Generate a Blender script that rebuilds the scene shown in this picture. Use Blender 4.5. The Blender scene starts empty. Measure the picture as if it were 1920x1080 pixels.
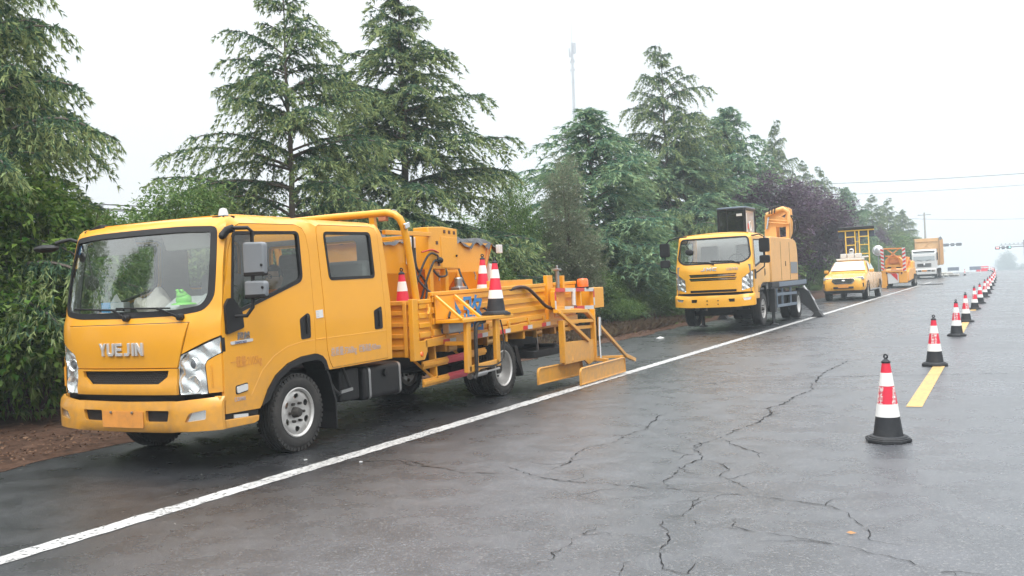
import bpy, bmesh, math, random
import numpy as np
from mathutils import Vector, Matrix, geometry

random.seed(7)
rng = np.random.default_rng(11)
SC = bpy.context.scene
COL = SC.collection
R = math.radians

# ------------------------------------------------------------------ camera
PX_F, CAM_H = 1800.0, 1.45          # focal length in pixels of a 1920 wide frame, eye height in metres
def _camera_axes():
    road = Vector((1882-960, 488-540, PX_F)).normalized()
    other = Vector((1882-3000-960, 488+0.05*3000-540, PX_F))
    down = road.cross(other).normalized()
    if down.y < 0: down = -down
    right = down.cross(road)
    return np.array([list(right), list(road), list(-down)])
CR = _camera_axes()                 # world = CR @ (right, down, forward)
cam = bpy.data.cameras.new('camera'); cam_ob = bpy.data.objects.new('camera', cam); COL.objects.link(cam_ob)
cam.sensor_width = 36; cam.lens = PX_F/1920*36; cam.clip_start = .1; cam.clip_end = 5000
_m = Matrix.Identity(4)
for i in range(3):
    _m[i][0] = CR[i][0]; _m[i][1] = -CR[i][1]; _m[i][2] = -CR[i][2]
_m[2][3] = CAM_H
cam_ob.matrix_world = _m
SC.camera = cam_ob

# ------------------------------------------------------------------ sky, sun, exposure
SUN_EL, SUN_AZ = R(58), R(150)      # azimuth measured from +Y (along the road) towards +X
W = bpy.data.worlds.new('World'); SC.world = W; W.use_nodes = True
nt = W.node_tree; nt.nodes.clear()
out = nt.nodes.new('ShaderNodeOutputWorld')
sky = nt.nodes.new('ShaderNodeTexSky'); sky.sky_type = 'NISHITA'; sky.sun_disc = False
sky.sun_elevation = SUN_EL; sky.sun_rotation = SUN_AZ
bg1 = nt.nodes.new('ShaderNodeBackground'); bg1.inputs[1].default_value = .05
hsv = nt.nodes.new('ShaderNodeHueSaturation'); hsv.inputs['Saturation'].default_value = .15; hsv.inputs['Value'].default_value = .4
nt.links.new(sky.outputs[0], hsv.inputs['Color']); nt.links.new(hsv.outputs[0], bg1.inputs[0])
# the cloud deck: an overcast sky is brighter overhead than at the horizon
tc = nt.nodes.new('ShaderNodeTexCoord'); sep = nt.nodes.new('ShaderNodeSeparateXYZ')
clampz = nt.nodes.new('ShaderNodeMath'); clampz.operation = 'MAXIMUM'; clampz.inputs[1].default_value = 0
powz = nt.nodes.new('ShaderNodeMath'); powz.operation = 'POWER'; powz.inputs[1].default_value = 1.8
mr = nt.nodes.new('ShaderNodeMath'); mr.operation = 'MULTIPLY_ADD'; mr.inputs[1].default_value = 2.3; mr.inputs[2].default_value = .44   # overhead gain, horizon
nt.links.new(tc.outputs['Generated'], sep.inputs[0]); nt.links.new(sep.outputs['Z'], clampz.inputs[0]); nt.links.new(clampz.outputs[0], powz.inputs[0]); nt.links.new(powz.outputs[0], mr.inputs[0])
bg2 = nt.nodes.new('ShaderNodeBackground'); bg2.inputs[0].default_value = (.965, .985, 1, 1)
nt.links.new(mr.outputs[0], bg2.inputs[1])
add = nt.nodes.new('ShaderNodeAddShader')
nt.links.new(bg1.outputs[0], add.inputs[0]); nt.links.new(bg2.outputs[0], add.inputs[1]); nt.links.new(add.outputs[0], out.inputs[0])

sun = bpy.data.lights.new('sun', 'SUN'); sun.energy = 1.5; sun.angle = R(35); sun.color = (1, .98, .95)
sun_ob = bpy.data.objects.new('sun', sun); COL.objects.link(sun_ob)
_d = Vector((math.sin(SUN_AZ)*math.cos(SUN_EL), math.cos(SUN_AZ)*math.cos(SUN_EL), math.sin(SUN_EL)))
sun_ob.rotation_euler = _d.to_track_quat('Z', 'Y').to_euler()
VS = SC.view_settings
VS.view_transform = 'Standard'; VS.look = 'None'; VS.gamma = 1; VS.use_curve_mapping = False
VS.exposure = .60
try:
    SC.cycles.use_denoising = True; SC.cycles.volume_bounces = 3; SC.cycles.max_bounces = 8
    SC.cycles.transparent_max_bounces = 16; SC.cycles.caustics_reflective = False; SC.cycles.caustics_refractive = False
except Exception: pass

# ------------------------------------------------------------------ projection helpers: turn a picture point into a point of the place
def ray(u, v): return CR @ np.array([u-960, v-540, PX_F])
def ground_at(u, v, z=0.0):
    d = ray(u, v); t = (z-CAM_H)/d[2]; return (d[0]*t, d[1]*t, z)
def at_x(u, v, x):
    d = ray(u, v); t = x/d[0]; return (x, d[1]*t, CAM_H+d[2]*t)
def at_y(u, v, y):
    d = ray(u, v); t = y/d[1]; return (d[0]*t, y, CAM_H+d[2]*t)

# ------------------------------------------------------------------ materials
MATS = {}
def _principled(name):
    m = bpy.data.materials.new(name); m.use_nodes = True
    MATS[name] = m
    return m, m.node_tree, m.node_tree.nodes['Principled BSDF']
def mat(name, col, rough=.5, metal=0., coat=0., vary=.12, scale=6., bump=0., bscale=60., dirt=None, dirt_amt=.35, dscale=2.2, spec=.5, spray=0.0):
    """plain surface with a little uneven colour, gloss and optional dirt film"""
    if name in MATS: return MATS[name]
    m, t, b = _principled(name); N, L = t.nodes, t.links
    co = N.new('ShaderNodeTexCoord')
    nz = N.new('ShaderNodeTexNoise'); nz.inputs['Scale'].default_value = scale; nz.inputs['Detail'].default_value = 6
    L.new(co.outputs['Object'], nz.inputs['Vector'])
    mx = N.new('ShaderNodeMix'); mx.data_type = 'RGBA'
    mx.inputs['A'].default_value = (*[c*(1-vary) for c in col], 1); mx.inputs['B'].default_value = (*[min(1, c*(1+vary)) for c in col], 1)
    L.new(nz.outputs['Fac'], mx.inputs['Factor']); c_out = mx.outputs['Result']
    if dirt:
        n2 = N.new('ShaderNodeTexNoise'); n2.inputs['Scale'].default_value = dscale; n2.inputs['Detail'].default_value = 9; n2.inputs['Roughness'].default_value = .7
        L.new(co.outputs['Object'], n2.inputs['Vector'])
        r2 = N.new('ShaderNodeMapRange'); r2.inputs[1].default_value = .48; r2.inputs[2].default_value = .78; r2.inputs[4].default_value = dirt_amt
        L.new(n2.outputs['Fac'], r2.inputs[0])
        m2 = N.new('ShaderNodeMix'); m2.data_type = 'RGBA'; m2.inputs['B'].default_value = (*dirt, 1)
        if spray:                                       # mud thrown up by the wheels: thickest on the sills, thinning upwards
            sz = N.new('ShaderNodeSeparateXYZ'); L.new(co.outputs['Object'], sz.inputs[0])
            rz = N.new('ShaderNodeMapRange'); rz.inputs[1].default_value = .30; rz.inputs[2].default_value = 1.05; rz.inputs[3].default_value = spray; rz.inputs[4].default_value = 0
            L.new(sz.outputs['Z'], rz.inputs[0])
            n3 = N.new('ShaderNodeTexNoise'); n3.inputs['Scale'].default_value = 16; n3.inputs['Detail'].default_value = 8; L.new(co.outputs['Object'], n3.inputs['Vector'])
            ms = N.new('ShaderNodeMath'); ms.operation = 'MULTIPLY'; L.new(rz.outputs[0], ms.inputs[0]); L.new(n3.outputs['Fac'], ms.inputs[1])
            ad = N.new('ShaderNodeMath'); ad.operation = 'ADD'; ad.use_clamp = True; L.new(ms.outputs[0], ad.inputs[0]); L.new(r2.outputs[0], ad.inputs[1]); r2 = ad
        L.new(r2.outputs[0], m2.inputs['Factor']); L.new(c_out, m2.inputs['A']); c_out = m2.outputs['Result']
    L.new(c_out, b.inputs['Base Color'])
    rr = N.new('ShaderNodeMapRange'); rr.inputs[3].default_value = max(.02, rough-.08); rr.inputs[4].default_value = min(1, rough+.1)
    L.new(nz.outputs['Fac'], rr.inputs[0]); L.new(rr.outputs[0], b.inputs['Roughness'])
    b.inputs['Metallic'].default_value = metal; b.inputs['Coat Weight'].default_value = coat; b.inputs['Coat Roughness'].default_value = .12
    b.inputs['Specular IOR Level'].default_value = spec
    if bump:
        nb = N.new('ShaderNodeTexNoise'); nb.inputs['Scale'].default_value = bscale; nb.inputs['Detail'].default_value = 5
        L.new(co.outputs['Object'], nb.inputs['Vector'])
        bp = N.new('ShaderNodeBump'); bp.inputs['Strength'].default_value = bump; bp.inputs['Distance'].default_value = .02
        L.new(nb.outputs['Fac'], bp.inputs['Height']); L.new(bp.outputs[0], b.inputs['Normal'])
    return m
def glass(name, tint=(.72, .8, .78), gloss=1.0, film=0.0):
    if name in MATS: return MATS[name]
    m, t, b = _principled(name); N, L = t.nodes, t.links; N.remove(b)
    o = N['Material Output']
    tr = N.new('ShaderNodeBsdfTransparent'); tr.inputs[0].default_value = (*tint, 1)
    gl = N.new('ShaderNodeBsdfGlossy'); gl.inputs['Roughness'].default_value = .015; gl.inputs[0].default_value = (.95, .98, .97, 1)
    fr = N.new('ShaderNodeFresnel'); fr.inputs[0].default_value = 1.52
    mul = N.new('ShaderNodeMath'); mul.operation = 'MULTIPLY_ADD'; mul.inputs[1].default_value = 1.75*gloss; mul.inputs[2].default_value = .0; mul.use_clamp = True
    ge = N.new('ShaderNodeNewGeometry'); fs = N.new('ShaderNodeMath'); fs.operation = 'SUBTRACT'; fs.inputs[0].default_value = 1; L.new(ge.outputs['Backfacing'], fs.inputs[1])
    fm = N.new('ShaderNodeMath'); fm.operation = 'MULTIPLY'; L.new(fr.outputs[0], fm.inputs[0]); L.new(fs.outputs[0], fm.inputs[1])   # one coat of reflection: the outer face
    L.new(fm.outputs[0], mul.inputs[0])
    mx = N.new('ShaderNodeMixShader'); L.new(mul.outputs[0], mx.inputs[0]); L.new(tr.outputs[0], mx.inputs[1]); L.new(gl.outputs[0], mx.inputs[2])
    last = mx
    if film:                                            # thin film of dust and rain on the pane
        df = N.new('ShaderNodeBsdfDiffuse'); df.inputs[0].default_value = (.62, .64, .62, 1)
        nz = N.new('ShaderNodeTexNoise'); nz.inputs['Scale'].default_value = 3; nz.inputs['Detail'].default_value = 8
        r2 = N.new('ShaderNodeMapRange'); r2.inputs[3].default_value = film*.4; r2.inputs[4].default_value = film*1.5
        L.new(nz.outputs['Fac'], r2.inputs[0])
        m2 = N.new('ShaderNodeMixShader'); L.new(r2.outputs[0], m2.inputs[0]); L.new(mx.outputs[0], m2.inputs[1]); L.new(df.outputs[0], m2.inputs[2]); last = m2
    L.new(last.outputs[0], o.inputs[0])
    return m
def leaf_mat(name, cols, rough=.5, trans=.3):
    """foliage: every leaf takes its own tone from the ramp"""
    m, t, b = _principled(name); N, L = t.nodes, t.links
    g = N.new('ShaderNodeNewGeometry'); cr = N.new('ShaderNodeValToRGB')
    e = cr.color_ramp.elements
    while len(e) < len(cols): e.new(.5)
    for i, c in enumerate(cols):
        e[i].position = i/(len(cols)-1); e[i].color = (*c, 1)
    L.new(g.outputs['Random Per Island'], cr.inputs[0])
    L.new(cr.outputs[0], b.inputs['Base Color']); b.inputs['Roughness'].default_value = rough; b.inputs['Specular IOR Level'].default_value = .12
    tl = N.new('ShaderNodeBsdfTranslucent'); L.new(cr.outputs[0], tl.inputs[0])
    mx = N.new('ShaderNodeMixShader'); mx.inputs[0].default_value = trans
    L.new(b.outputs[0], mx.inputs[1]); L.new(tl.outputs[0], mx.inputs[2]); L.new(mx.outputs[0], N['Material Output'].inputs[0])
    return m

# ------------------------------------------------------------------ mesh building
def rounded(poly, r, n=4):
    """round the corners of a 2D outline; r one radius or one per corner"""
    out = []; k = len(poly)
    rs = r if isinstance(r, (list, tuple)) else [r]*k
    for i in range(k):
        p, a, b = (Vector(poly[i]), Vector(poly[i-1]), Vector(poly[(i+1) % k]))
        ra = rs[i]
        if ra <= 0: out.append(tuple(p)); continue
        u, v = (a-p), (b-p); d = min(ra, u.length*.48, v.length*.48)
        u.normalize(); v.normalize(); s, e = p+u*d, p+v*d
        for j in range(n+1):
            q = j/n; out.append(tuple(s*(1-q)**2 + p*2*q*(1-q) + e*q*q))
    return out
def circle(cx, cy, r, n=24, ry=None, rot=0):
    ry = ry or r; c, s = math.cos(rot), math.sin(rot)
    return [(cx+c*r*math.cos(a)-s*ry*math.sin(a), cy+s*r*math.cos(a)+c*ry*math.sin(a)) for a in [2*math.pi*i/n for i in range(n)]]
def area2(p): return sum(p[i-1][0]*p[i][1]-p[i][0]*p[i-1][1] for i in range(len(p)))/2
def offset(poly, d):
    """move an outline outwards by d"""
    if area2(poly) < 0: d = -d
    out = []; k = len(poly)
    for i in range(k):
        p, a, b = Vector(poly[i]), Vector(poly[i-1]), Vector(poly[(i+1) % k])
        e1, e2 = (p-a), (b-p)
        if e1.length < 1e-6 or e2.length < 1e-6: out.append(tuple(p)); continue
        e1.normalize(); e2.normalize()
        n1, n2 = Vector((e1.y, -e1.x)), Vector((e2.y, -e2.x)); n = n1+n2
        if n.length < 1e-3: n = n1
        n.normalize(); out.append(tuple(p+n*d/max(.4, n.dot(n1))))
    return out
def inside(p, poly):
    x, y = p; c = False; j = len(poly)-1
    for i in range(len(poly)):
        xi, yi = poly[i]; xj, yj = poly[j]
        if (yi > y) != (yj > y) and x < (xj-xi)*(y-yi)/(yj-yi)+xi: c = not c
        j = i
    return c
def resample(poly, step, closed=True):
    out = []; k = len(poly)
    for i in range(k if closed else k-1):
        a, b = poly[i], poly[(i+1) % k]; d = math.dist(a, b); n = max(1, math.ceil(d/step-1e-6))
        out += [tuple(a[q]+(b[q]-a[q])*j/n for q in range(len(a))) for j in range(n)]
    if not closed: out.append(poly[-1])
    return out
class MB:
    def __init__(s): s.v = []; s.f = []
    def add(s, vs, fs):
        o = len(s.v); s.v += [tuple(x) for x in vs]; s.f += [tuple(i+o for i in q) for q in fs]; return s
    def box(s, c, d, rot=None):
        h = Vector(d)/2; vs = [Vector((x, y, z)) for x in (-h.x, h.x) for y in (-h.y, h.y) for z in (-h.z, h.z)]
        if rot: M = Matrix.Rotation(rot[0], 3, 'X') if False else (Matrix.Rotation(rot[2], 3, 'Z') @ Matrix.Rotation(rot[1], 3, 'Y') @ Matrix.Rotation(rot[0], 3, 'X')); vs = [M @ p for p in vs]
        return s.add([p+Vector(c) for p in vs], [(0,1,3,2),(4,6,7,5),(0,4,5,1),(2,3,7,6),(0,2,6,4),(1,5,7,3)])
    def span(s, x0, x1, y0, y1, z0, z1): return s.box(((x0+x1)/2, (y0+y1)/2, (z0+z1)/2), (abs(x1-x0), abs(y1-y0), abs(z1-z0)))
    def beam(s, a, b, w, h=None, up=(0, 0, 1)):
        a, b = Vector(a), Vector(b); h = h or w; d = (b-a).normalized(); u = Vector(up)
        if abs(d.dot(u)) > .98: u = Vector((0, 1, 0))
        x = d.cross(u).normalized(); z = x.cross(d)
        vs = [p+x*i*w/2+z*j*h/2 for p in (a, b) for i in (-1, 1) for j in (-1, 1)]
        return s.add(vs, [(0,1,3,2),(4,6,7,5),(0,4,5,1),(2,3,7,6),(0,2,6,4),(1,5,7,3)])
    def tube(s, pts, r, n=8, closed=False, caps=True):
        P = [Vector(p) for p in pts]; k = len(P); rs = r if isinstance(r, (list, tuple)) else [r]*k
        T = []
        for i in range(k):
            a = P[i-1] if (i or closed) else P[0]; b = P[(i+1) % k] if (i < k-1 or closed) else P[-1]
            t = (b-a); T.append(t.normalized() if t.length > 1e-9 else Vector((0, 0, 1)))
        u = T[0].orthogonal().normalized(); vs = []
        for i in range(k):
            u = (u-T[i]*u.dot(T[i])); u = u.normalized() if u.length > 1e-6 else T[i].orthogonal().normalized(); w = T[i].cross(u)
            vs += [P[i]+(u*math.cos(2*math.pi*j/n)+w*math.sin(2*math.pi*j/n))*rs[i] for j in range(n)]
        fs = []
        for i in range(k if closed else k-1):
            a, b = i*n, ((i+1) % k)*n
            fs += [(a+j, a+(j+1) % n, b+(j+1) % n, b+j) for j in range(n)]
        if caps and not closed: fs += [tuple(range(n-1, -1, -1)), tuple((k-1)*n+j for j in range(n))]
        return s.add(vs, fs)
    def lathe(s, prof, n=32, axis='z', c=(0, 0, 0), closed=False):
        """profile of (radius, along axis)"""
        vs = []; k = len(prof)
        for r, h in prof:
            for j in range(n):
                a = 2*math.pi*j/n; p = (r*math.cos(a), r*math.sin(a), h)
                if axis == 'x': p = (h, p[0], p[1])
                elif axis == 'y': p = (p[0], h, p[1])
                vs.append((p[0]+c[0], p[1]+c[1], p[2]+c[2]))
        fs = []
        for i in range(k if closed else k-1):
            a, b = i*n, ((i+1) % k)*n
            fs += [(a+j, a+(j+1) % n, b+(j+1) % n, b+j) for j in range(n)]
        return s.add(vs, fs)
    def prism(s, poly, axis, a, b):
        """outline swept along an axis: x takes (y,z), y takes (x,z), z takes (x,y)"""
        def P(q, h): return (h, q[0], q[1]) if axis == 'x' else (q[0], h, q[1]) if axis == 'y' else (q[0], q[1], h)
        k = len(poly)
        return s.add([P(q, a) for q in poly]+[P(q, b) for q in poly], [tuple(range(k-1, -1, -1)), tuple(range(k, 2*k))]+[(i, (i+1) % k, k+(i+1) % k, k+i) for i in range(k)])
    def ball(s, c, r, sc=(1, 1, 1), n=16, m=10):
        prof = [(math.sin(math.pi*i/m), -math.cos(math.pi*i/m)) for i in range(m+1)]
        t = MB().lathe([(max(p[0], 1e-4), p[1]) for p in prof], n)
        return s.add([(c[0]+x*r*sc[0], c[1]+y*r*sc[1], c[2]+z*r*sc[2]) for x, y, z in t.v], t.f)
    def sheet(s, outline, holes, step, warp, thick=.02):
        """a bent plate: flat outline with holes, filled with a fine net and laid on a surface warp(u, v, depth)"""
        loops = [resample(outline, step)]+[resample(h, step) for h in holes]
        pts = []; edges = []
        for lp in loops:
            o = len(pts); pts += lp; edges += [(o+i, o+(i+1) % len(lp)) for i in range(len(lp))]
        us = [p[0] for p in outline]; vs_ = [p[1] for p in outline]
        nu, nv = int((max(us)-min(us))/step), int((max(vs_)-min(vs_))/step)
        bnd = np.array(pts)
        for i in range(1, nu+1):
            for j in range(1, nv+1):
                q = (min(us)+(i-.5+.25*(j % 2))*(max(us)-min(us))/max(nu, 1), min(vs_)+(j-.5)*(max(vs_)-min(vs_))/max(nv, 1))
                if inside(q, outline) and not any(inside(q, h) for h in holes) and np.min(np.hypot(bnd[:, 0]-q[0], bnd[:, 1]-q[1])) > step*.45: pts.append(q)
        V, E, F, *_ = geometry.delaunay_2d_cdt([Vector(p) for p in pts], edges, [], 0, 1e-5)
        keep = []
        for f in F:
            c = sum((V[i] for i in f), Vector((0, 0)))/len(f)
            if inside(c, outline) and not any(inside(c, h) for h in holes): keep.append(tuple(f))
        n = len(V); cnt = {}
        for f in keep:
            for i in range(len(f)):
                a, b = f[i], f[(i+1) % len(f)]; cnt[(a, b)] = 1
        rim = [e for e in cnt if (e[1], e[0]) not in cnt]
        vs = [warp(p[0], p[1], 0) for p in V]+[warp(p[0], p[1], thick) for p in V]
        fs = keep+[tuple(i+n for i in reversed(f)) for f in keep]+[(b, a, a+n, b+n) for a, b in rim]
        return s.add(vs, fs)
    def build(s, name, m, parent=None, bevel=0, smooth=35, seg=2):
        me = bpy.data.meshes.new(name); me.from_pydata(s.v, [], s.f)
        bm = bmesh.new(); bm.from_mesh(me); bmesh.ops.recalc_face_normals(bm, faces=bm.faces); bm.to_mesh(me); bm.free()
        return link(name, me, m, parent, bevel, smooth, seg)
def link(name, me, m, parent=None, bevel=0, smooth=35, seg=2):
    if m: me.materials.append(m)
    if smooth:
        me.polygons.foreach_set('use_smooth', [True]*len(me.polygons))
        me.set_sharp_from_angle(angle=R(smooth))
    o = bpy.data.objects.new(name, me); COL.objects.link(o)
    if parent: o.parent = parent
    if bevel:
        b = o.modifiers.new('edge', 'BEVEL'); b.width = bevel; b.segments = seg; b.limit_method = 'ANGLE'; b.angle_limit = R(40)
        b.harden_normals = False
    return o
def tag(o, label=None, cat=None, group=None, kind=None):
    if label: o['label'] = label
    if cat: o['category'] = cat
    if group: o['group'] = group
    if kind: o['kind'] = kind
    return o
def thing(name, label, cat, loc=(0, 0, 0), rz=0, group=None):
    o = bpy.data.objects.new(name, None); COL.objects.link(o); o.empty_display_size = .2
    o.location = loc; o.rotation_euler = (0, 0, rz)
    return tag(o, label, cat, group)
def dup(root, loc=None, rot=None, scale=None, label=None, group=None, parent=None):
    """a copy of a thing with copies of its parts and their sub-parts, sharing meshes"""
    c = root.copy(); COL.objects.link(c); c.parent = parent
    if loc is not None: c.location = loc
    if rot is not None: c.rotation_euler = rot
    if scale is not None: c.scale = scale if not isinstance(scale, (int, float)) else (scale,)*3
    if label: c['label'] = label
    if group: c['group'] = group
    for ch in list(root.children): dup(ch, parent=c)
    return c
_FONT = None
def text_mesh(body, size, warp, u0, v0, ext=.004, align='CENTER', sx=1.0, offs=0.0, lift=0.0, space=1.0):
    """lettering as a mesh laid on a surface; u0,v0 the anchor (baseline)"""
    cu = bpy.data.curves.new('lettering', 'FONT'); cu.body = body; cu.size = size; cu.align_x = align; cu.extrude = ext; cu.offset = offs; cu.space_character = space
    o = bpy.data.objects.new('lettering', cu); COL.objects.link(o)
    me = bpy.data.meshes.new_from_object(o.evaluated_get(bpy.context.evaluated_depsgraph_get()))
    bpy.data.objects.remove(o); bpy.data.curves.remove(cu)
    for v in me.vertices: v.co = warp(u0+v.co.x*sx, v0+v.co.y, -v.co.z-lift)
    return me
def soup(name, V, F, m, parent=None, smooth=0, m2=None, pick=None):
    """large numpy mesh"""
    me = bpy.data.meshes.new(name); nv, nf = len(V), len(F); k = F.shape[1]
    me.vertices.add(nv); me.vertices.foreach_set('co', np.ascontiguousarray(V, dtype=np.float32).ravel())
    me.loops.add(nf*k); me.loops.foreach_set('vertex_index', np.ascontiguousarray(F, dtype=np.int32).ravel())
    me.polygons.add(nf); me.polygons.foreach_set('loop_start', np.arange(0, nf*k, k, dtype=np.int32)); me.polygons.foreach_set('loop_total', np.full(nf, k, dtype=np.int32))
    o = None
    if m2 is not None:
        me.materials.append(m); me.materials.append(m2); me.polygons.foreach_set('material_index', np.ascontiguousarray(pick, dtype=np.int32)); m = None
    me.update(calc_edges=True); me.validate()
    return link(name, me, m, parent, 0, smooth)
# ------------------------------------------------------------------ the ground: verge, asphalt, paint, cracks
CREST = 174.0
def zc(y):                                   # the road goes over a crest and falls away behind it
    return 0.0 if y < CREST-25 else -0.00035*(y-CREST+25)**2 if y < CREST+10 else -0.00035*35**2-.0245*(y-CREST-10)
def strip(name, x0, x1, ys, dz, m, nx=2):
    V = []; F = []
    for j, y in enumerate(ys):
        a, b = (x0(y) if callable(x0) else x0), (x1(y) if callable(x1) else x1)
        for i in range(nx+1): V.append((a+(b-a)*i/nx, y, zc(y)+dz))
    for j in range(len(ys)-1):
        for i in range(nx):
            q = j*(nx+1)+i; F.append((q, q+1, q+nx+2, q+nx+1))
    o = MB().add(V, F).build(name, m, smooth=60); return tag(o, kind='structure')
YS = [-40, -20, -8, -4, 0, 4, 8, 14, 20, 30, 45, 60, 80, 100, 125]+[CREST-25+5*i for i in range(16)]+[260, 330, 420, 520, 700]

def asphalt_mat():
    m, t, b = _principled('asphalt'); N, L = t.nodes, t.links
    co = N.new('ShaderNodeTexCoord')
    def noise(sc, det=5, rough=.6):
        n = N.new('ShaderNodeTexNoise'); n.inputs['Scale'].default_value = sc; n.inputs['Detail'].default_value = det; n.inputs['Roughness'].default_value = rough
        L.new(co.outputs['Object'], n.inputs['Vector']); return n
    def rng_(src, a, b_, c, d):
        r = N.new('ShaderNodeMapRange'); [setattr(r.inputs[i+1], 'default_value', q) for i, q in enumerate((a, b_, c, d))]; L.new(src, r.inputs[0]); return r.outputs[0]
    grain = noise(230, 3); stone = N.new('ShaderNodeTexVoronoi'); stone.inputs['Scale'].default_value = 95; L.new(co.outputs['Object'], stone.inputs['Vector'])
    big = noise(.35, 6); mid = noise(2.6, 7, .65)
    cr = N.new('ShaderNodeValToRGB'); e = cr.color_ramp.elements
    e[0].position = .3; e[0].color = (.026, .029, .034, 1); e[1].position = .72; e[1].color = (.105, .110, .124, 1)
    mixf = N.new('ShaderNodeMath'); mixf.operation = 'MULTIPLY_ADD'; mixf.inputs[1].default_value = .55
    L.new(mid.outputs['Fac'], mixf.inputs[0])
    g2 = N.new('ShaderNodeMath'); g2.operation = 'MULTIPLY'; g2.inputs[1].default_value = .45; L.new(grain.outputs['Fac'], g2.inputs[0]); L.new(g2.outputs[0], mixf.inputs[2])
    L.new(mixf.outputs[0], cr.inputs[0])
    # pale chips of stone in the bitumen
    chip = N.new('ShaderNodeMix'); chip.data_type = 'RGBA'; chip.inputs['B'].default_value = (.20, .198, .195, 1)
    sp = N.new('ShaderNodeSeparateColor'); L.new(stone.outputs['Color'], sp.inputs[0])
    L.new(rng_(sp.outputs[0], .86, .95, 0, .55), chip.inputs['Factor']); L.new(cr.outputs[0], chip.inputs['A'])
    pit = noise(62, 2); pm = N.new('ShaderNodeMix'); pm.data_type = 'RGBA'; pm.inputs['B'].default_value = (.014, .015, .017, 1)
    L.new(rng_(pit.outputs['Fac'], .60, .67, 0, .75), pm.inputs['Factor']); L.new(chip.outputs['Result'], pm.inputs['A']); chip = pm
    # asphalt colour darkens towards the shoulder: its dim reflections of trees are painted in
    sx = N.new('ShaderNodeSeparateXYZ'); L.new(co.outputs['Object'], sx.inputs[0])
    sh = rng_(sx.outputs['X'], -5.4, -3.2, .36, 1.0)
    mul = N.new('ShaderNodeMix'); mul.data_type = 'RGBA'; mul.blend_type = 'MULTIPLY'; mul.inputs['Factor'].default_value = 1
    L.new(chip.outputs['Result'], mul.inputs['A']); L.new(sh, mul.inputs['B'])
    L.new(mul.outputs['Result'], b.inputs['Base Color'])
    # wet film: broad smooth and rough patches
    wet = N.new('ShaderNodeMath'); wet.operation = 'ADD'; L.new(rng_(big.outputs['Fac'], .35, .65, .0, .12), wet.inputs[0]); L.new(rng_(mid.outputs['Fac'], .3, .7, .16, .30), wet.inputs[1])
    L.new(wet.outputs[0], b.inputs['Roughness']); b.inputs['Specular IOR Level'].default_value = 1.0
    bp = N.new('ShaderNodeBump'); bp.inputs['Strength'].default_value = .36; bp.inputs['Distance'].default_value = .006
    hs = N.new('ShaderNodeMath'); hs.operation = 'SUBTRACT'; L.new(grain.outputs['Fac'], hs.inputs[0]); L.new(stone.outputs['Distance'], hs.inputs[1])
    L.new(hs.outputs[0], bp.inputs['Height']); L.new(bp.outputs[0], b.inputs['Normal'])
    return m
M_ASPH = asphalt_mat()

def soil_mat():
    m, t, b = _principled('soil'); N, L = t.nodes, t.links
    co = N.new('ShaderNodeTexCoord'); n = N.new('ShaderNodeTexNoise'); n.inputs['Scale'].default_value = 5; n.inputs['Detail'].default_value = 12; n.inputs['Roughness'].default_value = .72
    L.new(co.outputs['Object'], n.inputs['Vector']); cr = N.new('ShaderNodeValToRGB'); e = cr.color_ramp.elements; e.new(.5)
    for i, (p, c) in enumerate(((.32, (.028, .018, .013)), (.5, (.075, .042, .028)), (.7, (.13, .078, .054)))): e[i].position = p; e[i].color = (*c, 1)
    L.new(n.outputs['Fac'], cr.inputs[0]); L.new(cr.outputs[0], b.inputs['Base Color']); b.inputs['Roughness'].default_value = .9; b.inputs['Specular IOR Level'].default_value = .1
    bp = N.new('ShaderNodeBump'); bp.inputs['Strength'].default_value = .8; bp.inputs['Distance'].default_value = .05; L.new(n.outputs['Fac'], bp.inputs['Height']); L.new(bp.outputs[0], b.inputs['Normal'])
    return m
M_SOIL = soil_mat()
# ground sheet in two halves would leave a seam: one sheet, a little below everything else
strip('ground', -900, 900, [-600, -200]+YS+[1000, 1500], -.05, M_SOIL, 12)
def edge_x(y): return -8.35+.10*math.sin(y*.9)+.06*math.sin(y*2.7+1)+.04*math.sin(y*6.1)+(.30*math.exp(-((y-5.4)/.9)**2))
yd = [-40, -20, -8, 0, 2]+[3+.18*i for i in range(140)]+[29+i for i in range(0, 30, 1)]+[y for y in YS if y > 59]
strip('road', edge_x, 6.2, yd, 0, M_ASPH, 10)

# verge: an uneven bank of soil from the asphalt edge up under the shrubs
def verge():
    V = []; F = []; ys = [-30, -15, -6, 0]+[1+.35*i for i in range(100)]+[37+2*i for i in range(20)]+[78, 90, 105, 125, 149, 165, 180, 200]
    nx = 16
    nz = lambda x, y: .03*math.sin(3.1*x+1.7*y)+.025*math.sin(7.3*x-4.1*y)+.015*math.sin(13*y+5*x)
    for y in ys:
        for i in range(nx+1):
            s = i/nx; x = edge_x(y)+.06-s*11.0 if i else edge_x(y)+.10+.05*math.sin(9*y)
            z = zc(y)+(.004+.28*min(1, s*1.2)**1.3+(nz(x, y) if i else -.012)*min(1, s*12))
            V.append((x, y, max(z, zc(y)-.02) if i == 0 else max(z, zc(y)+.006)))
    for j in range(len(ys)-1):
        for i in range(nx): q = j*(nx+1)+i; F.append((q, q+1, q+nx+2, q+nx+1))
    tag(MB().add(V, F).build('verge', M_SOIL, smooth=60), kind='structure')
verge()

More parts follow.
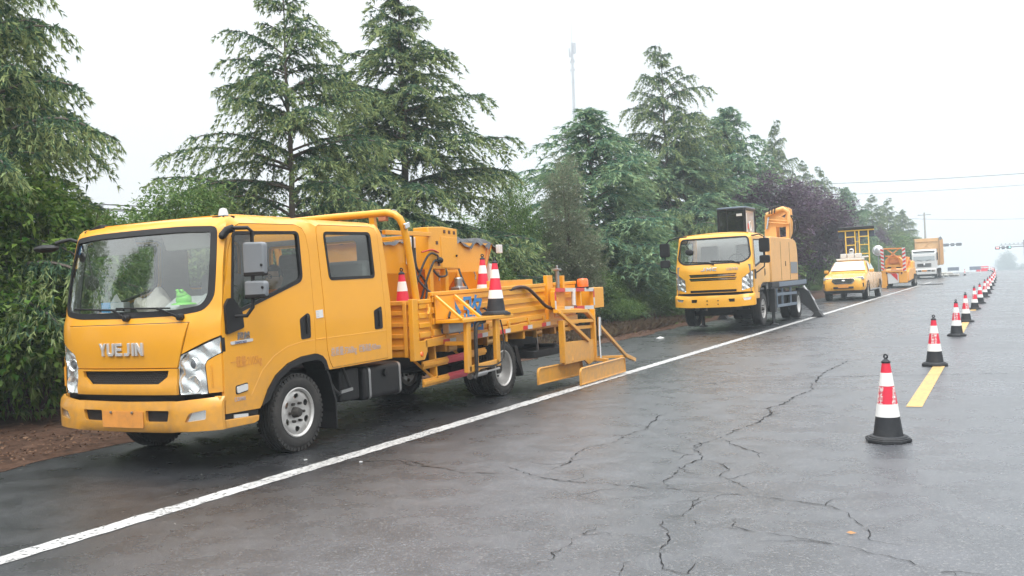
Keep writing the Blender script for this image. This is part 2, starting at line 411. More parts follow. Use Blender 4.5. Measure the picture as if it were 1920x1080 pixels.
def paint_mat(name, col, wear, dark=(.05, .05, .05)):
    m, t, b = _principled(name); N, L = t.nodes, t.links
    co = N.new('ShaderNodeTexCoord'); vo = N.new('ShaderNodeTexVoronoi'); vo.feature = 'DISTANCE_TO_EDGE'; vo.inputs['Scale'].default_value = 7
    wn = N.new('ShaderNodeTexNoise'); wn.inputs['Scale'].default_value = 6; wn.inputs['Detail'].default_value = 6
    L.new(co.outputs['Object'], wn.inputs['Vector'])
    vm = N.new('ShaderNodeVectorMath'); vm.operation = 'ADD'; L.new(co.outputs['Object'], vm.inputs[0]); L.new(wn.outputs['Color'], vm.inputs[1]); L.new(vm.outputs[0], vo.inputs['Vector'])
    r = N.new('ShaderNodeMapRange'); r.inputs[1].default_value = .0; r.inputs[2].default_value = .075; r.inputs[3].default_value = 1; r.inputs[4].default_value = 0; L.new(vo.outputs['Distance'], r.inputs[0])
    n2 = N.new('ShaderNodeTexNoise'); n2.inputs['Scale'].default_value = 2.4; n2.inputs['Detail'].default_value = 8; L.new(co.outputs['Object'], n2.inputs['Vector'])
    r2 = N.new('ShaderNodeMapRange'); r2.inputs[1].default_value = .44; r2.inputs[2].default_value = .56; L.new(n2.outputs['Fac'], r2.inputs[0])
    n3 = N.new('ShaderNodeTexNoise'); n3.inputs['Scale'].default_value = 24; n3.inputs['Detail'].default_value = 4; L.new(co.outputs['Object'], n3.inputs['Vector'])
    r3 = N.new('ShaderNodeMapRange'); r3.inputs[1].default_value = .585; r3.inputs[2].default_value = .63; L.new(n3.outputs['Fac'], r3.inputs[0])
    mu = N.new('ShaderNodeMath'); mu.operation = 'MULTIPLY'; L.new(r.outputs[0], mu.inputs[0]); L.new(r2.outputs[0], mu.inputs[1])
    mm = N.new('ShaderNodeMath'); mm.operation = 'MAXIMUM'; L.new(mu.outputs[0], mm.inputs[0]); L.new(r3.outputs[0], mm.inputs[1])
    mw = N.new('ShaderNodeMath'); mw.operation = 'MULTIPLY'; mw.inputs[1].default_value = wear; L.new(mm.outputs[0], mw.inputs[0])
    mx = N.new('ShaderNodeMix'); mx.data_type = 'RGBA'; mx.inputs['A'].default_value = (*col, 1); mx.inputs['B'].default_value = (*dark, 1)
    L.new(mw.outputs[0], mx.inputs['Factor']); L.new(mx.outputs['Result'], b.inputs['Base Color']); b.inputs['Roughness'].default_value = .6
    return m
M_WLINE = paint_mat('white road paint', (.44, .44, .43), 1.0)
M_YLINE = paint_mat('yellow road paint', (.50, .325, .115), .6, (.15, .13, .10))
yl = [-12, -4, 0]+[1+.12*i for i in range(180)]+[23, 26, 30, 36, 45, 60, 75, 84]
strip('white_edge_line', lambda y: -5.33+.008*math.sin(23*y)+.006*math.sin(61*y), lambda y: -5.15+.008*math.sin(19*y+2)+.005*math.sin(53*y), yl, .004, M_WLINE, 1)
for a, b in ((10.55, 14.9), (21.5, 25.8), (31.5, 35.8), (41.5, 46), (51.5, 56)):
    strip('yellow_lane_dash', -.955, -.80, [a, (a+b)/2, b], .004, M_YLINE, 1)

# cracks: ragged slots traced on the asphalt
M_CRACK = mat('crack', (.012, .012, .013), .8, vary=.3, spec=.2)
M_CRACKW = mat('wet crack edge', (.024, .023, .023), .35, vary=.3)
def crack(pix, w, m=M_CRACK, z=.0045):
    P = [Vector(ground_at(u, v)[:2]) for u, v in pix]
    pts = []
    for a, b in zip(P[:-1], P[1:]):
        n = max(2, int((b-a).length/.045))
        pts += [a.lerp(b, i/n) for i in range(n)]
    pts.append(P[-1]); k = len(pts)
    off = np.cumsum(rng.normal(0, .012, k)); off -= np.linspace(off[0], off[-1], k)
    V = []; F = []
    for i, p in enumerate(pts):
        t = (pts[min(i+1, k-1)]-pts[max(i-1, 0)]).normalized(); n = Vector((-t.y, t.x))
        ww = w*.54*(.1+1.5*rng.random()**1.6)*(min(1, i/6+.15)*min(1, (k-1-i)/6+.15))
        c = p+n*float(np.clip(off[i]*.6+rng.normal(0, .007), -.08, .08))
        V += [(*(c-n*ww/2), z), (*(c+n*ww/2), z)]
    for i in range(k-1): F.append((2*i, 2*i+1, 2*i+3, 2*i+2))
    for _ in range(int(k/11)):                           # hairline side branches
        i = rng.integers(1, k-1); a = float(rng.uniform(0, 6.28)); p = pts[i].copy(); o = len(V); n = int(rng.integers(4, 12)); z2 = z-.0008
        for j in range(n):
            a += float(rng.normal(0, .5)); d = Vector((math.cos(a), math.sin(a))); q = Vector((-d.y, d.x)); ww = .006*(1-j/n)+.001
            V += [(*(p-q*ww/2), z2), (*(p+q*ww/2), z2)]; p = p+d*.045
        for j in range(n-1): F.append((o+2*j, o+2*j+1, o+2*j+3, o+2*j+2))
    tag(MB().add(V, F).build('road_crack', m, smooth=0), kind='structure')
def z7(*L): return [(900+a/1.882, 620+b/1.882) for a, b in L]
for w, L in ((.014, [(75,475),(170,510),(225,525),(350,540),(450,537),(520,545),(600,555),(665,555),(770,567),(830,572),(940,578),(1040,590),(1130,605),(1250,620),(1300,645),(1340,680),(1390,720)]),
             (.03, [(1300,105),(1215,150),(1170,185),(1165,210),(1100,235),(1060,260),(1010,275),(1020,295),(975,318),(920,345),(845,380)]),
             (.016, [(845,380),(880,400),(960,425),(1010,440)]), (.02, [(845,380),(755,405),(745,420),(760,450),(720,470),(690,490),(640,530),(660,555)]),
             (.02, [(660,290),(590,325),(570,350),(500,375),(480,395),(400,410),(350,435),(290,475),(255,492)]),
             (.013, [(755,455),(830,465),(885,490),(850,515),(910,540),(950,560),(957,578)]), (.012, [(850,515),(790,525),(700,510)]),
             (.008, [(430,425),(600,430),(740,420)]), (.012, [(800,545),(830,565)]),
             (.013, [(800,580),(755,605),(750,630),(720,655),(655,665),(670,695),(690,710),(695,745),(665,775),(655,810),(660,840),(700,858),(800,858)]),
             (.010, [(720,655),(780,685),(860,695),(1000,715),(1150,740),(1270,760),(1340,775),(1430,800),(1530,830),(1660,862),(1720,884)]),
             (.011, [(425,690),(380,710),(310,735),(300,760),(250,785),(240,815),(170,840)]), (.012, [(520,815),(510,845),(495,885)]),
             (.008, [(520,590),(410,600),(280,560)]), (.02, [(770,190),(900,180),(1100,175),(1200,165),(1400,160),(1650,155),(1900,150)]),
             (.008, [(1130,605),(1090,640),(1075,660)]), (.008, [(540,800),(640,780),(660,775)]), (.009, [(40,850),(120,830),(170,840)])):
    crack(z7(*L), w)
crack([(a/2, 740+b/2) for a, b in ((1000,255),(1150,262),(1250,255),(1400,250),(1500,245),(1560,265),(1680,275),(1750,292),(1900,298))], .028, M_CRACKW)
crack([(a/2, 740+b/2) for a, b in ((1540,250),(1590,268),(1670,276))], .07, M_CRACKW, .0042)
crack([(1400,632),(1480,612),(1540,604),(1600,600)], .03); crack([(1700,548),(1760,540)], .06)
# ------------------------------------------------------------------ vegetation
def leaves(P, D, L, Wd, droop=0.0, fold=.25, tri=False):
    """P base points, D directions; every leaf is a folded diamond of two triangles"""
    n = len(P); D = D/np.maximum(np.linalg.norm(D, axis=1, keepdims=True), 1e-6)
    rnd = rng.normal(size=(n, 3)); S = np.cross(D, rnd) if tri else np.cross(D, np.array([0, 0, 1.])+.38*rnd)   # blades lie face up to the sky; S /= np.maximum(np.linalg.norm(S, axis=1, keepdims=True), 1e-6)
    U = np.cross(S, D); L = np.broadcast_to(L, (n,))[:, None]; Wd = np.broadcast_to(Wd, (n,))[:, None]
    tip = P+D*L; tip[:, 2] -= droop*L[:, 0]
    if tri:                                             # needle tufts: one slim triangle each
        V = np.stack([P+S*Wd*.5, tip, P-S*Wd*.5], 1).reshape(-1, 3); b = np.arange(n)*3
        return V, np.stack([b, b+1, b+2], 1)
    mid = P+D*L*.45
    V = np.stack([P, mid+S*Wd*.5+U*Wd*fold, tip, mid-S*Wd*.5+U*Wd*fold], 1).reshape(-1, 3)
    b = np.arange(n)*4
    F = np.stack([np.stack([b, b+1, b+2], 1), np.stack([b, b+2, b+3], 1)], 1).reshape(-1, 3)
    return V, F
M_BARK = mat('bark', (.085, .066, .052), .9, vary=.35, scale=14, bump=.8, bscale=30)
M_BARKD = mat('grey bark', (.12, .10, .085), .9, vary=.3, scale=10, bump=.8, bscale=24)
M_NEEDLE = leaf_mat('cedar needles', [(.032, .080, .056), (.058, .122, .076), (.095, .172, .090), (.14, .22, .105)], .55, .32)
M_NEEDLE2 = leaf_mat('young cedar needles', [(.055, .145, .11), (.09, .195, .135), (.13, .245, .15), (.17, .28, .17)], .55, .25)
M_TIP = leaf_mat('cedar lit new tips', [(.19, .26, .115), (.255, .32, .13), (.31, .36, .15)], .55, .25)  # pale new growth; light on the spray tops is put into this colour
M_TIP2 = leaf_mat('young cedar lit new tips', [(.17, .28, .155), (.23, .34, .175), (.29, .37, .19)], .55, .25)  # same for young cedars: growth tone plus painted light on the tips
M_PALEL = leaf_mat('pale outer leaves', [(.10, .18, .045), (.16, .24, .07), (.22, .28, .10)], .45, .35)  # paler tone for the outer leaves of the shrubs
M_LEAF = leaf_mat('broad leaves', [(.034, .098, .016), (.078, .175, .030), (.14, .24, .045), (.21, .30, .065)], .38, .32)
M_LEAF2 = leaf_mat('shrub leaves', [(.055, .125, .036), (.10, .185, .052), (.145, .24, .068), (.19, .28, .09)], .45, .32)
M_JUN = leaf_mat('juniper sprays', [(.13, .17, .11), (.19, .23, .145), (.25, .28, .18), (.27, .26, .19)], .7, .35)
M_PLUM = leaf_mat('purple leaves', [(.075, .046, .085), (.115, .075, .12), (.155, .105, .15), (.12, .12, .10)], .5, .25)
M_FAR = leaf_mat('far leaves', [(.05, .09, .05), (.08, .13, .07)], .6, .3)

def conifer(name, label, H, prof, whorls, per, pitch, droop, nl, m, leaf=(.075, .026), twig=.55, bare=0.0, trunk=.11, seed=1, step=.055, skip=0.0):
    """layered conifer: whorls of limbs, each limb with flat drooping side twigs set with short needle tufts"""
    r = np.random.default_rng(seed); root = thing(name, label, 'tree'); mb = MB()
    mb.tube([(.02*math.sin(i*1.3), .02*math.cos(i*1.7), H*i/10) for i in range(11)], [max(.012, trunk*(1-.095*i)) for i in range(11)], 8)
    PP = []; DD = []; TT = []
    for w in range(whorls):
        t = (w+.5)/whorls; z0 = H*(bare+(1-bare)*t**.92)
        Lmax = prof(t)*H
        for k in range(per):
            if r.random() < skip: continue
            az = 2*math.pi*(k/per)+w*2.4+r.normal(0, .35); L = Lmax*(.50+.66*r.random()); p0 = pitch(t)+r.normal(0, .1)
            z = z0+r.normal(0, H*.020); n = max(4, int(L/.16)); dirh = np.array([math.cos(az), math.sin(az)]); perp = np.array([-dirh[1], dirh[0]])
            pts = []; ang = []; x = 0.; y = z
            sway = r.normal(0, .12)
            for i in range(n+1):
                s = i/n; a = p0-droop*s**1.5; pts.append((x, y)); ang.append(a); x += L/n*math.cos(a); y += L/n*math.sin(a)
            P3 = [np.array([dirh[0]*px+perp[0]*sway*px*px/max(L, .3), dirh[1]*px+perp[1]*sway*px*px/max(L, .3), pz]) for px, pz in pts]
            mb.tube([tuple(p) for p in P3[::2]+([P3[-1]] if n % 2 else [])], [max(.005, .006+.011*L*(1-i/(n/2+1))) for i in range(len(P3[::2])+(1 if n % 2 else 0))], 5, caps=False)
            for i in range(1, n+1):
                s = i/n
                if s < .16 and t < .8: continue
                tl = twig*min(1, L/1.4)*(math.sin(math.pi*min(1, .12+s*.80))**.8)*(.7+.6*r.random())+.08
                for side in ((-1, 1) if i < n else (-1, 0, 1)):
                    q = P3[i]+(P3[i-1]-P3[i])*r.random(); fw = .75+.35*r.random()
                    d = np.array([dirh[0]*fw+perp[0]*side, dirh[1]*fw+perp[1]*side, ang[i]*.6+.05+r.normal(0, .10)]); d /= np.linalg.norm(d)
                    m_ = max(2, int(tl/step)); ss = np.arange(m_)/m_*tl
                    pt = q[None]+d[None]*ss[:, None]; pt[:, 2] -= .85*ss**2/max(tl, .2)
                    pt += r.normal(0, .012, pt.shape)
                    for _ in range(nl):
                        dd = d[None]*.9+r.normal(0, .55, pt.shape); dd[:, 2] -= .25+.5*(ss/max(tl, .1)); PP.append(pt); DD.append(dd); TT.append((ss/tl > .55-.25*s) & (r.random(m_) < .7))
    # leader
    nz = 150; zz = H*(.80+.22*r.random(nz)); rr_ = (H*1.03-zz)*.16; az = r.random(nz)*6.28
    pt = np.stack([np.cos(az)*rr_*r.random(nz), np.sin(az)*rr_*r.random(nz), zz], 1); PP.append(pt)
    DD.append(np.stack([np.cos(az), np.sin(az), .9-.2*r.random(nz)+.6*(zz > H*.97)], 1)+r.normal(0, .25, (nz, 3))); TT.append(r.random(nz) < .6)
    P = np.concatenate(PP); D = np.concatenate(DD)
    mb.build('trunk', M_BARKD, root, smooth=60)
    V, F = leaves(P, D, leaf[0]*(.7+.6*r.random(len(P))), leaf[1]*(.8+.5*r.random(len(P))), .22, .25, True)
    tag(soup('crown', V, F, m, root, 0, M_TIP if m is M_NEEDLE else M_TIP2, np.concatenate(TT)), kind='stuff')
    return root
def shrub(name, label, cat, lumps, nleaf, leaf, m, seed=3, stems=5, bark=None, droop=.35, shell=.55, clump=14, spread=.16, upright=0.0, h0=0.0):
    """broadleaf bush or tree: stems up into the lumps, leaf clusters on twigs spread through every lump"""
    r = np.random.default_rng(seed); root = thing(name, label, cat); mb = MB()
    vol = np.array([l[3]*l[4]*l[5] for l in lumps])**.8; vol /= vol.sum(); PP = []; DD = []; TT = []
    for (cx, cy, cz, rx, ry, rz), q in zip(lumps, vol):
        k = max(4, int(nleaf*q/clump)); d = r.normal(size=(k, 3)); d /= np.linalg.norm(d, axis=1, keepdims=True)
        rad = shell+(1-shell)*r.random(k)**.6; rad *= .82+.36*r.random(k)
        c = np.array([cx, cy, cz])+d*rad[:, None]*np.array([rx, ry, rz])
        # each cluster sits along a twig that points outwards and a little up
        tw = d*.8+np.array([0, 0, .35+upright])+r.normal(0, .35, (k, 3)); tw /= np.linalg.norm(tw, axis=1, keepdims=True)
        s = (r.random((k, clump))-.35)*spread*2.2
        p = c[:, None]+tw[:, None]*s[..., None]+r.normal(0, spread*.22, (k, clump, 3))
        dd = tw[:, None]*(.5+upright)+r.normal(0, .8, (k, clump, 3))+d[:, None]*.5; dd[..., 2] -= droop
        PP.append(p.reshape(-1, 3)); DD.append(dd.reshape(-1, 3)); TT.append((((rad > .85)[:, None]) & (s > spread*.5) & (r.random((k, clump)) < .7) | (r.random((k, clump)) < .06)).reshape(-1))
        for _ in range(max(2, stems)):
            e = np.array([cx, cy, cz])+r.normal(0, .4, 3)*np.array([rx, ry, rz]); b = np.array([cx*.25+r.normal(0, .08), cy*.25+r.normal(0, .08), h0])
            mid = (b+e)/2+r.normal(0, .12, 3)*rz; mb.tube([tuple(b), tuple(mid), tuple(e)], [.012+.018*rz, .008+.01*rz, .004], 5, caps=False)
    P = np.concatenate(PP); D = np.concatenate(DD); P[:, 2] = np.maximum(P[:, 2], .03)
    mb.build('stems' if cat == 'shrub' else 'trunk', bark or M_BARK, root, smooth=60)
    n = len(P); V, F = leaves(P, D, leaf[0]*(.45+1.0*r.random(n)), leaf[1]*(.55+.8*r.random(n)), .18, .12)
    tag(soup('crown', V, F, m, root, 0, M_PALEL if m in (M_LEAF, M_LEAF2) else m, np.repeat(np.concatenate(TT), 2)), kind='stuff')
    return root
_used = set()
def put(o, u, x, vtop, h, label=None, rz=None, sxy=1.0, base=.25):
    """stand a plant on the verge: u, vtop the picture point of its top, x its row beside the road, h its built height"""
    _, y, top = at_x(u, vtop, x); g = zc(y)+base; s = (top-g)/h
    rz = random.random()*6.28 if rz is None else rz
    if o.name in _used: return dup(o, (x, y, g), (0, .015, rz), (s*sxy, s*sxy, s), label)
    _used.add(o.name); o.location = (x, y, g); o.rotation_euler = (0, .015, rz); o.scale = (s*sxy, s*sxy, s)
    if label: o['label'] = label
    return o
# ------------------------------------------------------------------ the planting along the verge
G_CON, G_SHR, G_PLUM = 'cedars along the verge', 'shrubs along the verge', 'purple plum trees on the verge'
dense = conifer('cedar_tree', '', 8.6, lambda t: .36*(1-t)**.80*(.8+.2*min(1, t/.2))+.012, 19, 7, lambda t: .16+.45*t, .70, 7, M_NEEDLE, (.115, .020), .78, .03, .13, 4, .06)
sparse = conifer('cedar_tree', '', 8.2, lambda t: .42*(1-t)**.88+.035, 16, 6, lambda t: .30+.30*t, .85, 7, M_NEEDLE, (.11, .018), .66, .10, .10, 9, .06, .12)
young = conifer('cedar_tree', '', 6.0, lambda t: .36*(1-t)**.66+.01, 19, 7, lambda t: .60+.35*t, 1.30, 6, M_NEEDLE2, (.115, .019), .70, .02, .08, 15, .06)
def ced(o, u, x, v, lab, rz=None, sxy=1.0):
    H = {dense: 8.75, sparse: 8.35, young: 6.1}[o]
    c = put(o, u, x, v, H, lab, rz, sxy); c['group'] = G_CON; return c
ced(sparse, -95, -11.6, -330, 'dark cedar leaning in from the left edge above the leafy wall of shrubs', 0.5, .82)
ced(dense, -35, -13.2, -160, 'dense cedar at the left edge, behind the cedar that leans in', 2.6, .85)
ced(sparse, 527, -12.6, -42, 'thin open cedar with bare grey trunk directly behind the crew cab roof', 2.2, 1.06)
ced(dense, 737, -13.3, -38, 'largest and darkest layered cedar, behind the load bed of the nearest truck', 1.0, 1.3)
ced(young, 1098, -12.6, 205, 'feathery young cedar right of the grey juniper, below the telecom mast', .3, 1.7)
ced(sparse, 1243, -14.2, 82, 'tall cedar with open pointed top behind the boom truck cab', 2.9, .95)
ced(young, 1285, -13.6, 262, 'low drooping cedar in front of the tall open topped one', 4.4, 1.9)
ced(young, 1362, -13.0, 203, 'pale drooping cedar between the tall pointed cedar and the purple plums', 2.0, 1.3)
ced(sparse, 1447, -14.5, 226, 'slim spired cedar rising behind the first purple plum', .8, .66)
ced(sparse, 1506, -14.5, 300, 'slim cedar next beyond the spired one, half hidden by the purple plums', 2.1, .72)
ced(sparse, 1541, -14.2, 312, 'narrow cedar standing where the overhead cable meets the trees', 3.3, .72)
ced(young, 1585, -13.5, 352, 'drooping cedar behind the dark sign board of the pickup', 4.1, 1.15)
ced(sparse, 1632, -13.5, 366, 'cedar with arching top above the round traffic mirror', 5.2, 1.0)
ced(sparse, 1660, -13.5, 372, 'cedar with arching top just before the lower end of the cedar row', .2, 1.0)
ced(dense, 1692, -13.0, 392, 'last cedar of the row, its drooping side against the white sky', 1.4, 1.25)

# broadleaf shrubs
wall = shrub('leafy_shrub', '', 'shrub', [(0,0,1.1,1.2,1.0,1.1), (.5,.5,2.3,1.0,.9,.9), (-.5,-.4,2.6,1.0,1.0,.9), (.1,.1,3.5,.8,.8,.7), (.8,-.6,1.5,.8,.8,.9), (-.8,.5,1.3,.9,.8,1.0)], 23000, (.15, .085), M_LEAF, 31, 5, droop=.2, shell=.5, clump=12, spread=.22)
low = shrub('leafy_shrub', '', 'shrub', [(0,0,.9,1.3,1.2,.95), (.6,.4,1.6,1.0,.9,.8), (-.6,-.3,1.7,.9,.8,.8), (0,.2,2.4,.7,.7,.6)], 20000, (.10, .052), M_LEAF2, 37, 4, droop=.25, shell=.5, clump=14, spread=.20, upright=.2)
mound = shrub('leafy_shrub', '', 'shrub', [(0,0,.5,1.0,.9,.55), (.6,.3,.7,.7,.7,.6), (-.6,.1,.6,.8,.7,.6)], 9000, (.12, .036), M_LEAF2, 41, 3, droop=.1, shell=.45, clump=12, spread=.22, upright=.35)
airy = shrub('leafy_tree', '', 'tree', [(0,0,3.4,1.6,1.3,.9), (-1.1,.2,2.8,1.1,1.0,.8), (1.2,-.2,2.9,1.2,1.0,.8), (.3,0,4.1,1.0,.9,.6), (0,.2,1.8,1.5,1.2,1.0)], 22000, (.115, .058), M_LEAF2, 43, 5, droop=.3, shell=.45, clump=12, spread=.26)
jun = shrub('juniper_tree', 'grey green juniper column standing behind the rear corner of the nearest truck', 'tree', [(0,0,.8,.85,.8,.9), (.1,0,1.9,.8,.75,.9), (-.05,.05,2.9,.62,.6,.8), (0,0,3.8,.40,.40,.7), (.4,.3,1.4,.6,.6,.9), (-.45,-.2,1.2,.6,.6,.9)], 36000, (.095, .026), M_JUN, 47, 5, droop=-.2, shell=.35, clump=18, spread=.16, upright=.6)
plum = shrub('plum_tree', '', 'tree', [(0,0,2.6,1.5,1.3,1.1), (.8,.3,3.3,1.0,1.0,.8), (-.8,-.2,3.1,1.1,1.0,.9), (.1,0,4.0,.8,.8,.6), (0,.3,1.5,1.3,1.2,.9)], 26000, (.12, .055), M_PLUM, 53, 6, droop=.1, shell=.4, clump=14, spread=.26, upright=.3)
def shr(o, u, x, v, lab, rz=None, sxy=1.0, grp=G_SHR):
    H = {wall: 4.25, low: 3.05, mound: 1.35, airy: 4.8, jun: 4.6, plum: 4.7}[o]
    c = put(o, u, x, v, H, lab, rz, sxy, .18 if x > -11 else .25)
    if grp: c['group'] = grp
    return c
shr(wall, 30, -10.9, 330, 'big leaved dark shrub filling the left edge of the picture', 0, .95)
shr(wall, -150, -11.2, 420, 'big leaved shrub just outside the left edge, its side leaves reaching in', 1.9, 1)
shr(wall, 105, -11.9, 352, 'big leaved shrub between the left edge and the crew cab mirror', 3.5, .9)
shr(wall, 160, -12.4, 400, 'shrub seen just left of the crew cab windscreen', 4.4, .95)
shr(airy, 330, -13.4, 335, 'light green broadleaf tree showing above the crew cab roof', .2, .95, None)
shr(low, 245, -12.6, 412, 'shrub peeping over the left corner of the crew cab roof', 2.0, 1.0)
shr(airy, 430, -13.9, 345, 'second light green broadleaf tree above the cab, left of the bare cedar trunk', 2.6, .9, None)
shr(low, 640, -12.0, 430, 'dark shrub below the largest cedar, behind the cab protection bar', .5, 1.2)
shr(low, 790, -11.8, 450, 'shrub behind the yellow control cabinet', 2.5, 1.25)
shr(airy, 950, -12.4, 345, 'light green broadleaf tree right of the largest cedar, behind the bed cones', 1.2, .62, None)
shr(low, 905, -11.2, 470, 'light shrub behind the road cone standing on the side platform', 5.0, 1.0)
shr(jun, 1050, -11.1, 285, None, .4, 1.0, None)
shr(low, 985, -11.2, 520, 'shrub at the foot of the grey juniper, above the truck side board', 3.0, 1.0)
shr(low, 1120, -11.4, 500, 'shrub between the grey juniper and the boom truck', .9, 1.25)
shr(low, 1175, -11.3, 478, 'leafy green shrub below the feathery young cedar', 4.2, 1.0)
shr(low, 1235, -11.2, 470, 'leafy green shrub beside the mirror of the boom truck', 1.6, 1.0)
shr(mound, 1250, -10.0, 545, 'low leafy mound at the asphalt edge in front of the boom truck', .7, 1.3)
shr(mound, 1165, -10.6, 560, 'low leafy mound behind the orange beacon', 2.7, 1.2)
shr(low, 1330, -12.0, 440, 'shrub hidden behind the boom truck cab', 2.2, 1.2)
shr(low, 1400, -12.0, 430, 'shrub behind the operator cabin of the boom truck', 3.9, 1.2)
shr(plum, 1425, -11.0, 328, 'nearest purple plum tree, behind the yellow boom', .3, 1.35, G_PLUM)
shr(plum, 1500, -11.2, 345, 'middle purple plum tree, left of the dark sign board', 2.2, 1.35, G_PLUM)
shr(plum, 1560, -11.8, 392, 'farther purple plum tree, behind the dark sign board', 4.0, 1.05, G_PLUM)
shr(plum, 1640, -12.0, 425, 'farthest purple plum tree, above the yellow barrier truck', 1.1, 1.0, G_PLUM)
shr(low, 1512, -10.9, 462, 'green shrub between the boom truck and the pickup, nearer one', .8, 1.0)
shr(low, 1548, -11.0, 478, 'green shrub between the boom truck and the pickup, farther one', 3.0, 1.0)
shr(mound, 1530, -10.2, 535, 'low mound of leaves beside the outrigger foot', 1.4, 1.4)
for i, (u, v) in enumerate(((1575, 470), (1612, 465), (1640, 455), (1665, 440), (1690, 440), (1712, 446), (1725, 462))):
    shr(low, u, -11.6-.2*(i % 2), v, ['shrub behind the pickup cab', 'shrub behind the pickup sign legs', 'shrub beside the round traffic mirror', 'shrub behind the chevron frame', 'shrub between the barrier truck and the dump truck', 'shrub behind the white dump truck cab', 'farthest shrub, behind the dump truck body'][i], 1.3*i, 1.4)
# far beyond the crest, washed out by the wet air
fart = shrub('far_tree', 'pale round tree beyond the crest, under the right traffic light', 'tree', [(0,0,5,3.6,3.4,2.6), (1.5,0,7,2.4,2.4,2.2), (-1.8,.5,6.4,2.3,2.2,2.0), (.2,0,9,1.8,1.8,1.5)], 7000, (.55, .3), M_FAR, 61, 4, shell=.3, clump=10, spread=.9)
for i, (u, v, x) in enumerate(((70, 470, -13.6), (215, 470, -14.2), (300, 400, -14.6), (400, 405, -14.8), (490, 400, -14.6), (590, 395, -14.9), (700, 420, -14.6), (830, 410, -14.5), (900, 420, -14.4), (1000, 430, -14.2), (1090, 430, -14.2), (1190, 430, -14.2), (1300, 420, -14.2), (1370, 400, -14.2))):
    shr(low, u, x, v, ['shrub in the back row at the far left, behind the big leaved shrubs', 'back row shrub seen through the gap left of the cab', 'back row shrub over the windscreen of the crew cab', 'back row shrub over the front door of the crew cab', 'back row shrub at the foot of the bare cedar trunk', 'back row shrub over the rear door of the crew cab', 'back row shrub behind the cab protection bar', 'back row shrub behind the hopper', 'back row shrub behind the hopper end', 'back row shrub left of the grey juniper', 'back row shrub right of the grey juniper', 'back row shrub below the feathery young cedar', 'back row shrub behind the boom truck windscreen', 'back row shrub behind the operator cabin'][i], 1.7*i, 1.7)
_p = at_y(1888, 520, 600); fart.location = (_p[0], 600, zc(600)); _s = (at_y(1888, 472, 600)[2]-zc(600))/10.6; fart.scale = (_s*.80, _s*.80, _s)
hed = shrub('far_hedge', 'pale low hedge beyond the crest at the right edge of the picture', 'hedge', [(i*2.6,0,2.2+.3*math.sin(i*2),2.0,1.6,1.6+.3*math.sin(i)) for i in range(8)], 7000, (.5, .28), M_FAR, 67, 2, shell=.3, clump=10, spread=.7)
_p = at_y(1904, 520, 600); hed.location = (_p[0], 606, zc(606)); hed.scale = (1.7, 1.7, (at_y(1910, 496, 606)[2]-zc(606))/4.2)
# trees on the near side of the verge behind the camera: they show only as reflections in the windscreens
refl = dup(airy, (-13.0, .9, .2), (0, 0, .6), (.62, .62, 1.2), 'slim broadleaf tree left of the camera, mirrored in the crew cab windscreen'); refl.pop('group', None)
refl = dup(airy, (-12.2, 4.6, .2), (0, 0, 2.6), (.7, .7, .9), 'rounder broadleaf tree left of the camera, mirrored at the far side of the windscreen'); refl.pop('group', None)

for i, (x, y, r_, s_) in enumerate(((27, 16, .3, 1.2), (31, 27, 1.9, 1.35), (28, 38, 3.0, 1.15), (33, 50, 4.2, 1.4), (29, 63, 5.1, 1.2), (34, 78, .9, 1.3), (30, 95, 2.4, 1.2), (26, 6, 3.6, 1.1))):
    o = dup(airy, (x, y, 0), (0, 0, r_), s_, 'broadleaf tree across the road, mirrored in the side windows of the trucks', 'trees across the road')

# dry grass and fallen leaves on the verge
def litter():
    n = 9000; y = 3+rng.random(n)**1.3*45; x = np.array([edge_x(q) for q in y])-.02-np.abs(rng.normal(0, 1.3, n))-.0
    far = rng.random(n) < .05; x[far] += .4*rng.random(far.sum())
    s = np.clip((-x-8.35)/11, 0, 1); z = .28*np.minimum(1, s*1.2)**1.3+.03
    z = np.where(x > -8.2, .008, z+.01)
    P = np.stack([x, y, z], 1); D = rng.normal(size=(n, 3)); D[:, 2] *= .25
    V, F = leaves(P, D, .025+.035*rng.random(n), .014+.014*rng.random(n), .1)
    tag(soup('leaf_litter', V, F, leaf_mat('fallen leaves', [(.09, .05, .032), (.15, .085, .055), (.22, .135, .085), (.06, .036, .026)], .8, .1)), 'fallen brown leaves strewn over the soil verge', None, None, 'stuff')
litter()
def weeds():
    n = 5200; c = rng.random(130); cy = 15+c**1.2*32; k = rng.integers(0, 130, n)
    y = cy[k]+rng.normal(0, .16, n); x = -9.0-np.abs(rng.normal(0, .55, 130))[k]+rng.normal(0, .16, n); x = np.minimum(x, -8.45)
    z = .28*np.minimum(1, np.clip((-x-8.35)/11, 0, 1)*1.2)**1.3+.01
    D = rng.normal(0, .8, (n, 3)); D[:, 2] = .35+rng.random(n)
    V, F = leaves(np.stack([x, y, z], 1), D, .06+.13*rng.random(n), .018+.022*rng.random(n), .35)
    tag(soup('weeds', V, F, M_LEAF2), 'small green weeds growing on the soil verge', None, None, 'stuff')
weeds()
def grass():
    n = 9000; y = 18+rng.random(n)*24; x = -8.75-np.abs(rng.normal(0, .8, n)); c = rng.random(n) < .5
    y = np.where(c, 19+8*np.round(y) % 9+rng.normal(0, .5, n), y)
    s = np.clip((-x-8.35)/11, 0, 1); z = .28*np.minimum(1, s*1.2)**1.3
    D = rng.normal(0, .45, (n, 3)); D[:, 2] = 1
    V, F = leaves(np.stack([x, y, z], 1), D, .15+.25*rng.random(n), .012, .3)
    tag(soup('dry_grass', V, F, leaf_mat('dry grass', [(.15, .10, .07), (.22, .15, .10), (.17, .14, .075)], .8, .2)), 'dry reddish grass between the shrubs and the asphalt', None, None, 'stuff')
grass()
